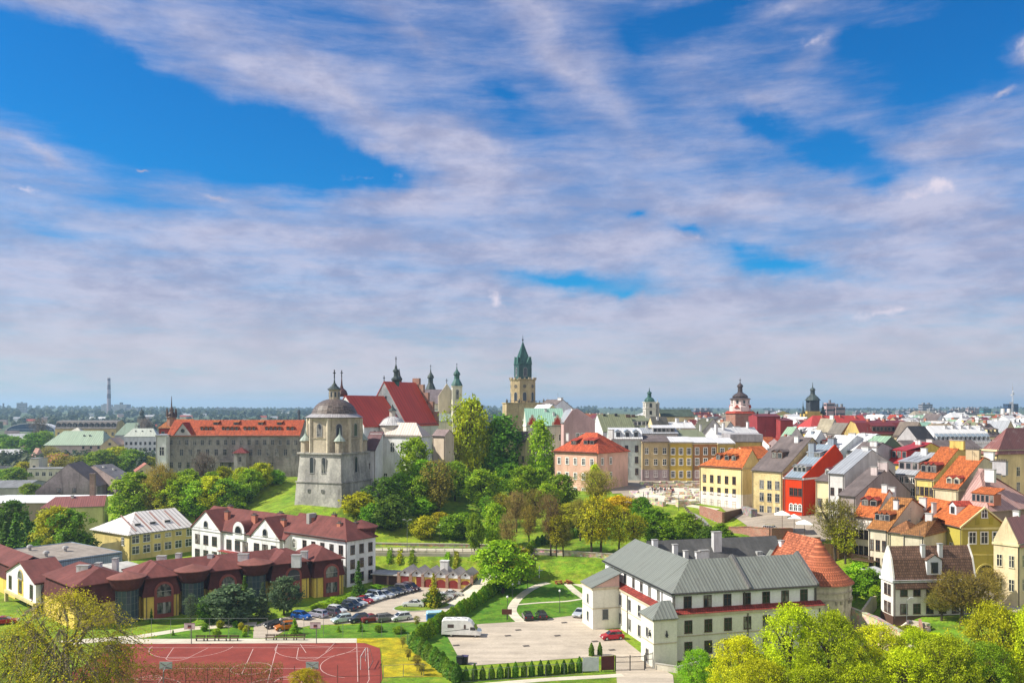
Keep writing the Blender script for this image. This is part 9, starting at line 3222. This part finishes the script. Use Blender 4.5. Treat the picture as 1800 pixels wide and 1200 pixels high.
def brick_walls():
 e0, e1, e2 = Q(1231, 893, 226), Q(1271, 899, 212), Q(1306, 897, 221)
 o = low_wall('brick_wall', 'red brick terrace wall below the yellow and white house', [(e0.x, e0.y, 12.6), (e1.x, e1.y, 12.6)], 1.4, .5, BRW, None, base=-5)
 o = low_wall('plank_wall', 'dark brown timber clad wall corner under the yellow house', [(e1.x + .2, e1.y + .1, 12.6), (e2.x, e2.y, 12.6)], 1.4, .4, seam(.10, .055, .025, pitch=.3, rust=.3), None, base=-4)
 f0, f1, f2, f3 = Q(1277, 925, 204), Q(1315, 925, 199), Q(1354, 932, 192), Q(1392, 940, 195)
 low_wall('brick_wall', 'long red brick retaining wall behind the convent roofs', [(f0.x, f0.y, 10.4), (f1.x, f1.y, 11.2), (f2.x, f2.y, 11.8), (f3.x, f3.y, 11.4)], 1.0, .7, BRW, stone(.30, .16, .11), base=-6)
 low_wall('rubble_wall', 'old rubble house footing beside the timber clad wall', [(Q(1308, 900, 220).x, 220, 12), (Q(1326, 908, 213).x, 213, 12)], 2.6, 1.6, stone(.26, .23, .21), None, base=-3)
brick_walls()
def parasol(u, v, Y, r, label):
 p = Q(u, v, Y)
 zg = max(gz(p.x, p.y), 10.5)
 o = thing('parasol', label, 'parasol', (p.x, p.y, zg), 0, 'white parasols of the terrace')
 hh = p.z - zg
 b = MB()
 b.tube([(0, 0, -.5), (0, 0, hh)], .05, 6)
 part('pole', b, WOOD, o)
 b = MB()
 b.lathe([(r, hh - .95), (r * 1.0, hh - .85), (r * .55, hh - .42), (.05, hh + .02)], 4, rot=30)
 b.lathe([(r * .98, hh - .97), (r, hh - .94)], 4, rot=30)
 part('canopy', b, plain(.80, .77, .71, rough=.8), o)
parasol(1375, 897, 196, 2.4, 'white square parasol, leftmost on the terrace by the red house')
parasol(1396, 903, 195, 2.1, 'white square parasol, middle one on the terrace by the red house')
parasol(1414, 913, 189, 2.5, 'white square parasol, rightmost and nearest on the terrace')
low_wall('terrace_fence', 'brown timber fence below the white parasols', [(Q(1388, 930, 188).x, 188, 10.2), (Q(1418, 932, 184).x, 184, 10.0), (Q(1442, 936, 186).x, 186, 9.8)], 2.0, .2, seam(.20, .10, .03, pitch=.25, rust=.3), None, base=-3)
low_wall('terrace_fence', 'brown timber wall behind the dark leafless tree', [(Q(1448, 948, 182).x, 182, 8.5), (Q(1500, 948, 180).x, 180, 8.2)], 2.6, .25, seam(.14, .08, .03, pitch=.25, rust=.3), None, base=-3)
def cold_frame():
 p = Q(1352, 927, 197)
 o = thing('glass_roof', 'small pitched glass roof with metal bars on the terrace wall', 'glass roof', (p.x, p.y, 11.6), R(-25))
 b = MB()
 b.extr([(-2.2, 0), (2.2, 0), (1.0, 1.3), (-1.0, 1.3)], -1.2, 1.2)
 part('glazing', b, CGLASS, o)
 b = MB()
 for k in range(7):
  x = -2.2 + k * .73
  b.tube([(x, -1.25, 0), (x * .45, -1.25, 1.33)], .05, 4)
 b.tube([(-1.0, -1.25, 1.33), (1.0, -1.25, 1.33)], .07, 4)
 b.tube([(-2.2, -1.25, 0), (2.2, -1.25, 0)], .07, 4)
 part('bars', b, plain(.55, .55, .56), o)
cold_frame()
def ruins():
 o = thing('church_ruins', 'low pale stone foundations of a vanished church on the square', 'ruins', (0, 0, 0))
 rs = [stone(.52, .45, .34), stone(.44, .34, .25), stone(.58, .53, .45)]
 segs = [(1100, 880, 1140, 884, 1.2, 1), (1140, 884, 1168, 889, 1.4, 0), (1108, 868, 1165, 871, .8, 2), (1165, 871, 1235, 869, .8, 2), (1170, 880, 1232, 876, .9, 0), (1190, 890, 1226, 884, 1.5, 0), (1135, 858, 1230, 857, 1.1, 1), (1125, 852, 1230, 850, .9, 0), (1205, 860, 1212, 878, .8, 0), (1178, 862, 1172, 884, .8, 1), (1222, 866, 1228, 884, 1.0, 2), (1240, 860, 1230, 870, 1.0, 0)]
 for u0, v0, u1, v1, h, k in segs:
  b = MB()
  p, q = hit(u0, v0, 180), hit(u1, v1, 180)
  d = Vector((q.x - p.x, q.y - p.y, 0))
  n = Vector((-d.y, d.x, 0)).normalized() * .7
  m = max(1, int(d.length / 2.2))
  for a in range(m):                           # broken into uneven courses
   a0, a1 = p + d * (a / m), p + d * ((a + 1) / m)
   A = [a0 - n, a1 - n, a1 + n, a0 + n]
   z0, z1 = min(p.z, q.z) - 2.5, gz(a0.x, a0.y) + h * (1 + .35 * math.sin(a * 2.7 + u0))
   b.face([(v.x, v.y, z1) for v in A])
   for j in range(4):
    c0, c1 = A[j], A[(j + 1) % 4]
    b.face([(c0.x, c0.y, z0), (c1.x, c1.y, z0), (c1.x, c1.y, z1), (c0.x, c0.y, z1)])
  part('wall_stub', b, rs[k], o)
 me = grid_mesh('floor', np.arange(24, 60, 1.0), np.arange(228, 292, 1.0), paving(.60, .54, .46), .24, inside([(p.x, p.y) for p in (hit(*q, 180) for q in ((1108, 884), (1232, 886), (1238, 860), (1128, 856)))]))
 put('floor', me, o)
ruins()
# stone wall, steps and brick edge by the foreground trees
w0, w1, w2 = Q(1490, 1062, 151), Q(1540, 1080, 144), Q(1586, 1100, 136)
low_wall('rubble_wall', 'tan rubble wall with pale coping running down from the round tower', [(w0.x, w0.y, 2.6), (w1.x, w1.y, 2.4), (w2.x, w2.y, 2.0)], 2.2, .6, stone(.48, .40, .28), stone(.34, .28, .21), base=-3.5)
stair('garden_steps', 'pale steps rising beside the black lantern post', (Q(1588, 1120, 134).x, 134, 1.4), (Q(1618, 1088, 143).x, 143, 4.2), 2.6, 16, paving(.50, .44, .36))
low_wall('brick_wall', 'brown brick edge wall descending below the pale steps', [(Q(1612, 1092, 143).x, 142, 4), (Q(1625, 1122, 134).x, 134, 2.4), (Q(1665, 1136, 129).x, 129, 1.6)], .9, .4, BRW, None, base=-2)
low_wall('wing_wall', 'pale sloped wing wall behind the white mansard house corner', [(Q(1520, 1062, 150).x, 151, 3.2), (Q(1540, 1050, 153).x, 155, 4.6), (Q(1552, 1052, 153).x, 156, 4.6)], 1.0, .4, stucco(.56, .47, .34), None, base=-2)
strip('lower_path', [P(*p) for p in ((1500, 1128), (1545, 1135), (1590, 1122))], 2.6, PATH, .25, skirt=.3)
low_wall('entry_wall', 'low cream wall beside the narrow gate at the convent corner', [(P(1152, 1176).x, P(1152, 1176).y, 0), (P(1192, 1182).x, P(1192, 1182).y, 0), (P(1230, 1172).x, P(1230, 1172).y, 0)], .9, .3, stucco(.56, .52, .44), stucco(.4, .38, .34), base=-.5)
# wooden balcony and canopy by the pinkish white house
def balcony():
 p = Q(1503, 968, 176)
 o = thing('timber_balcony', 'dark timber balcony below the pinkish white house with orange roof', 'balcony', (p.x, p.y - .3, p.z - 1.5), R(129))
 b = MB()
 b.box(-4.6, -.2, 0, 0, 1.6, .15)
 part('deck', b, WOOD, o)
 b = MB()
 for k in range(20):
  b.box(-4.6 + k * .24, 1.5, .15, -4.5 + k * .24, 1.56, 1.1)
 b.box(-4.6, 1.48, 1.1, 0, 1.6, 1.18)
 part('railing', b, plain(.07, .035, .02), o)
 for x in (-4.4, -.3):
  b = MB()
  b.tube([(x, 1.4, 0), (x, .2, -2.0)], .08, 5)
  part('bracket', b, WOOD, o)
 p = Q(1540, 1000, 162)
 o = thing('metal_canopy', 'pale corrugated lean-to canopy behind the white mansard house', 'canopy', (p.x, p.y, p.z - .6), R(35))
 b = MB()
 b.face([(-2.4, -1.6, 0), (2.4, -1.6, 0), (2.4, 1.8, .7), (-2.4, 1.8, .7)])
 b.face([(-2.4, -1.6, -.08), (-2.4, 1.8, .62), (2.4, 1.8, .62), (2.4, -1.6, -.08)])
 part('roof', b, seam(.52, .51, .52, pitch=.3), o)
 for x in (-2.2, 2.2):
  b = MB()
  b.tube([(x, -1.4, -3), (x, -1.4, 0)], .07, 5)
  part('post', b, DARK, o)
balcony()
# ================================================================== people
SKIN = plain(.48, .30, .22, rough=.7)
def person(loc, rz, shirt, trousers, label, sit=False, group=None):
 o = thing('person', label, 'person', loc, rz, group)
 b = MB()
 z = 0 if not sit else -.42
 if sit:
  for s in (-1, 1):
   b.tube([(s * .1, 0, .47), (s * .12, -.42, .47), (s * .12, -.45, .05), (s * .12, -.56, .03)], [.09, .075, .05, .035], 6, 1)
 else:
  for s in (-1, 1):
   b.tube([(s * .09, 0, .88), (s * .10, -.02, .48), (s * .11, .01, .07), (s * .11, -.12, .03)], [.10, .07, .05, .04], 6, 1)
 b.lathe([(.10, .80 + z), (.16, .92 + z), (.15, 1.10 + z), (.19, 1.34 + z), (.13, 1.46 + z), (.055, 1.50 + z)], 8, m=0)
 for s in (-1, 1):
  b.tube([(s * .19, 0, 1.40 + z), (s * .26, .02, 1.12 + z), (s * .22, -.14, .92 + z)], [.055, .045, .03], 6, 0)
  b.lathe([(.0, -.06), (.035, 0), (.0, .06)], 5, s * .22, -.16, m=2)
 b.lathe([(.05, 1.46 + z), (.06, 1.52 + z), (.09, 1.58 + z), (.10, 1.66 + z), (.07, 1.74 + z), (0, 1.77 + z)], 8, m=2)
 put('body', b.mesh('body', [shirt, trousers, SKIN], True), o)
 h = MB()
 h.lathe([(.102, 1.63 + z), (.108, 1.68 + z), (.08, 1.76 + z), (0, 1.79 + z)], 8, 0, .012)
 part('hair', h, plain(.04, .028, .02), o)
def crowd():
 rnd = random.Random(8)
 cols = [('white top', (.62, .60, .58)), ('dark blue top', (.03, .04, .09)), ('black top', (.02, .02, .02)), ('red top', (.35, .04, .04)), ('grey top', (.22, .22, .23)), ('brown coat', (.14, .08, .05))]
 for k in range(16):
  u, v = 1144 + k * 2.6 + rnd.uniform(-1, 1), 867 - rnd.random() * 4
  p = hit(u, v, 180) + Vector((0, 0, .26))
  nm, c = cols[k % 6]
  sit = k % 3 != 1
  o = 'person in %s %s among the group at the ruins, %s from the left' % (nm, 'sitting' if sit else 'standing', ORD[k])
  person(p, rnd.uniform(-.8, .8), plain(*c), plain(.05, .05, .07), o, sit, 'group of visitors at the ruins')
 p = P(1172, 845, 14.6)
 person((p.x, p.y, gz(p.x, p.y) + .15), .3, plain(.55, .5, .48), plain(.06, .06, .08), 'person in pale top walking before the beige house on the square')
 p = Vector((P(843, 968, 4.3).x, 213, 4.42))
 person(p, .2, plain(.05, .05, .06), plain(.04, .04, .05), 'person in dark clothes walking on the road beside the round green tree')
 p = P(688, 963, 4.3)
 for u, c, l in ((1139, (.06, .05, .05), 'person in dark clothes standing left on the ruin wall'), (1131, (.40, .36, .34), 'person in pale clothes standing left of the ruin wall')):
  q = hit(u, 876, 180) + Vector((0, 0, .26))
  person(q, 1.0, plain(*c), plain(.05, .05, .06), l)
crowd()
# ================================================================== labels counted from the left, and the air
def settle_labels():
 groups = {}
 for o, look, place in PENDING:
  p = o.location
  groups.setdefault((look, place), []).append((UC + F * p.x / max(p.y, 1), o))
 for (look, place), lst in groups.items():
  lst.sort(key=lambda q: q[0])
  n = len(lst)
  for k, (u, o) in enumerate(lst):
   t = (look + ' ' + place).strip()
   if n > 1:
    t += ', ' + ('leftmost' if k == 0 else 'rightmost' if k == n - 1 else ordinal(k) + ' from left')
   o['label'] = t
   if len(t.split()) > 16:
    print('LONG', t)
settle_labels()
def haze():
 b = MB()
 b.box(-14000, -400, -60, 14000, 15500, 150)
 t = bpy.data.materials.new('air')
 t.use_nodes = True
 n = t.node_tree.nodes
 n.remove(n['Principled BSDF'])
 v = n.new('ShaderNodeVolumePrincipled')
 v.inputs['Color'].default_value = (.50, .75, 1.0, 1)
 v.inputs['Density'].default_value = 0.00014
 v.inputs['Anisotropy'].default_value = 0.2
 t.node_tree.links.new(v.outputs[0], n['Material Output'].inputs['Volume'])
 me = b.mesh('haze', t)
 o = put('haze', me)
 o['kind'] = 'stuff'
if HAZE:
 haze()
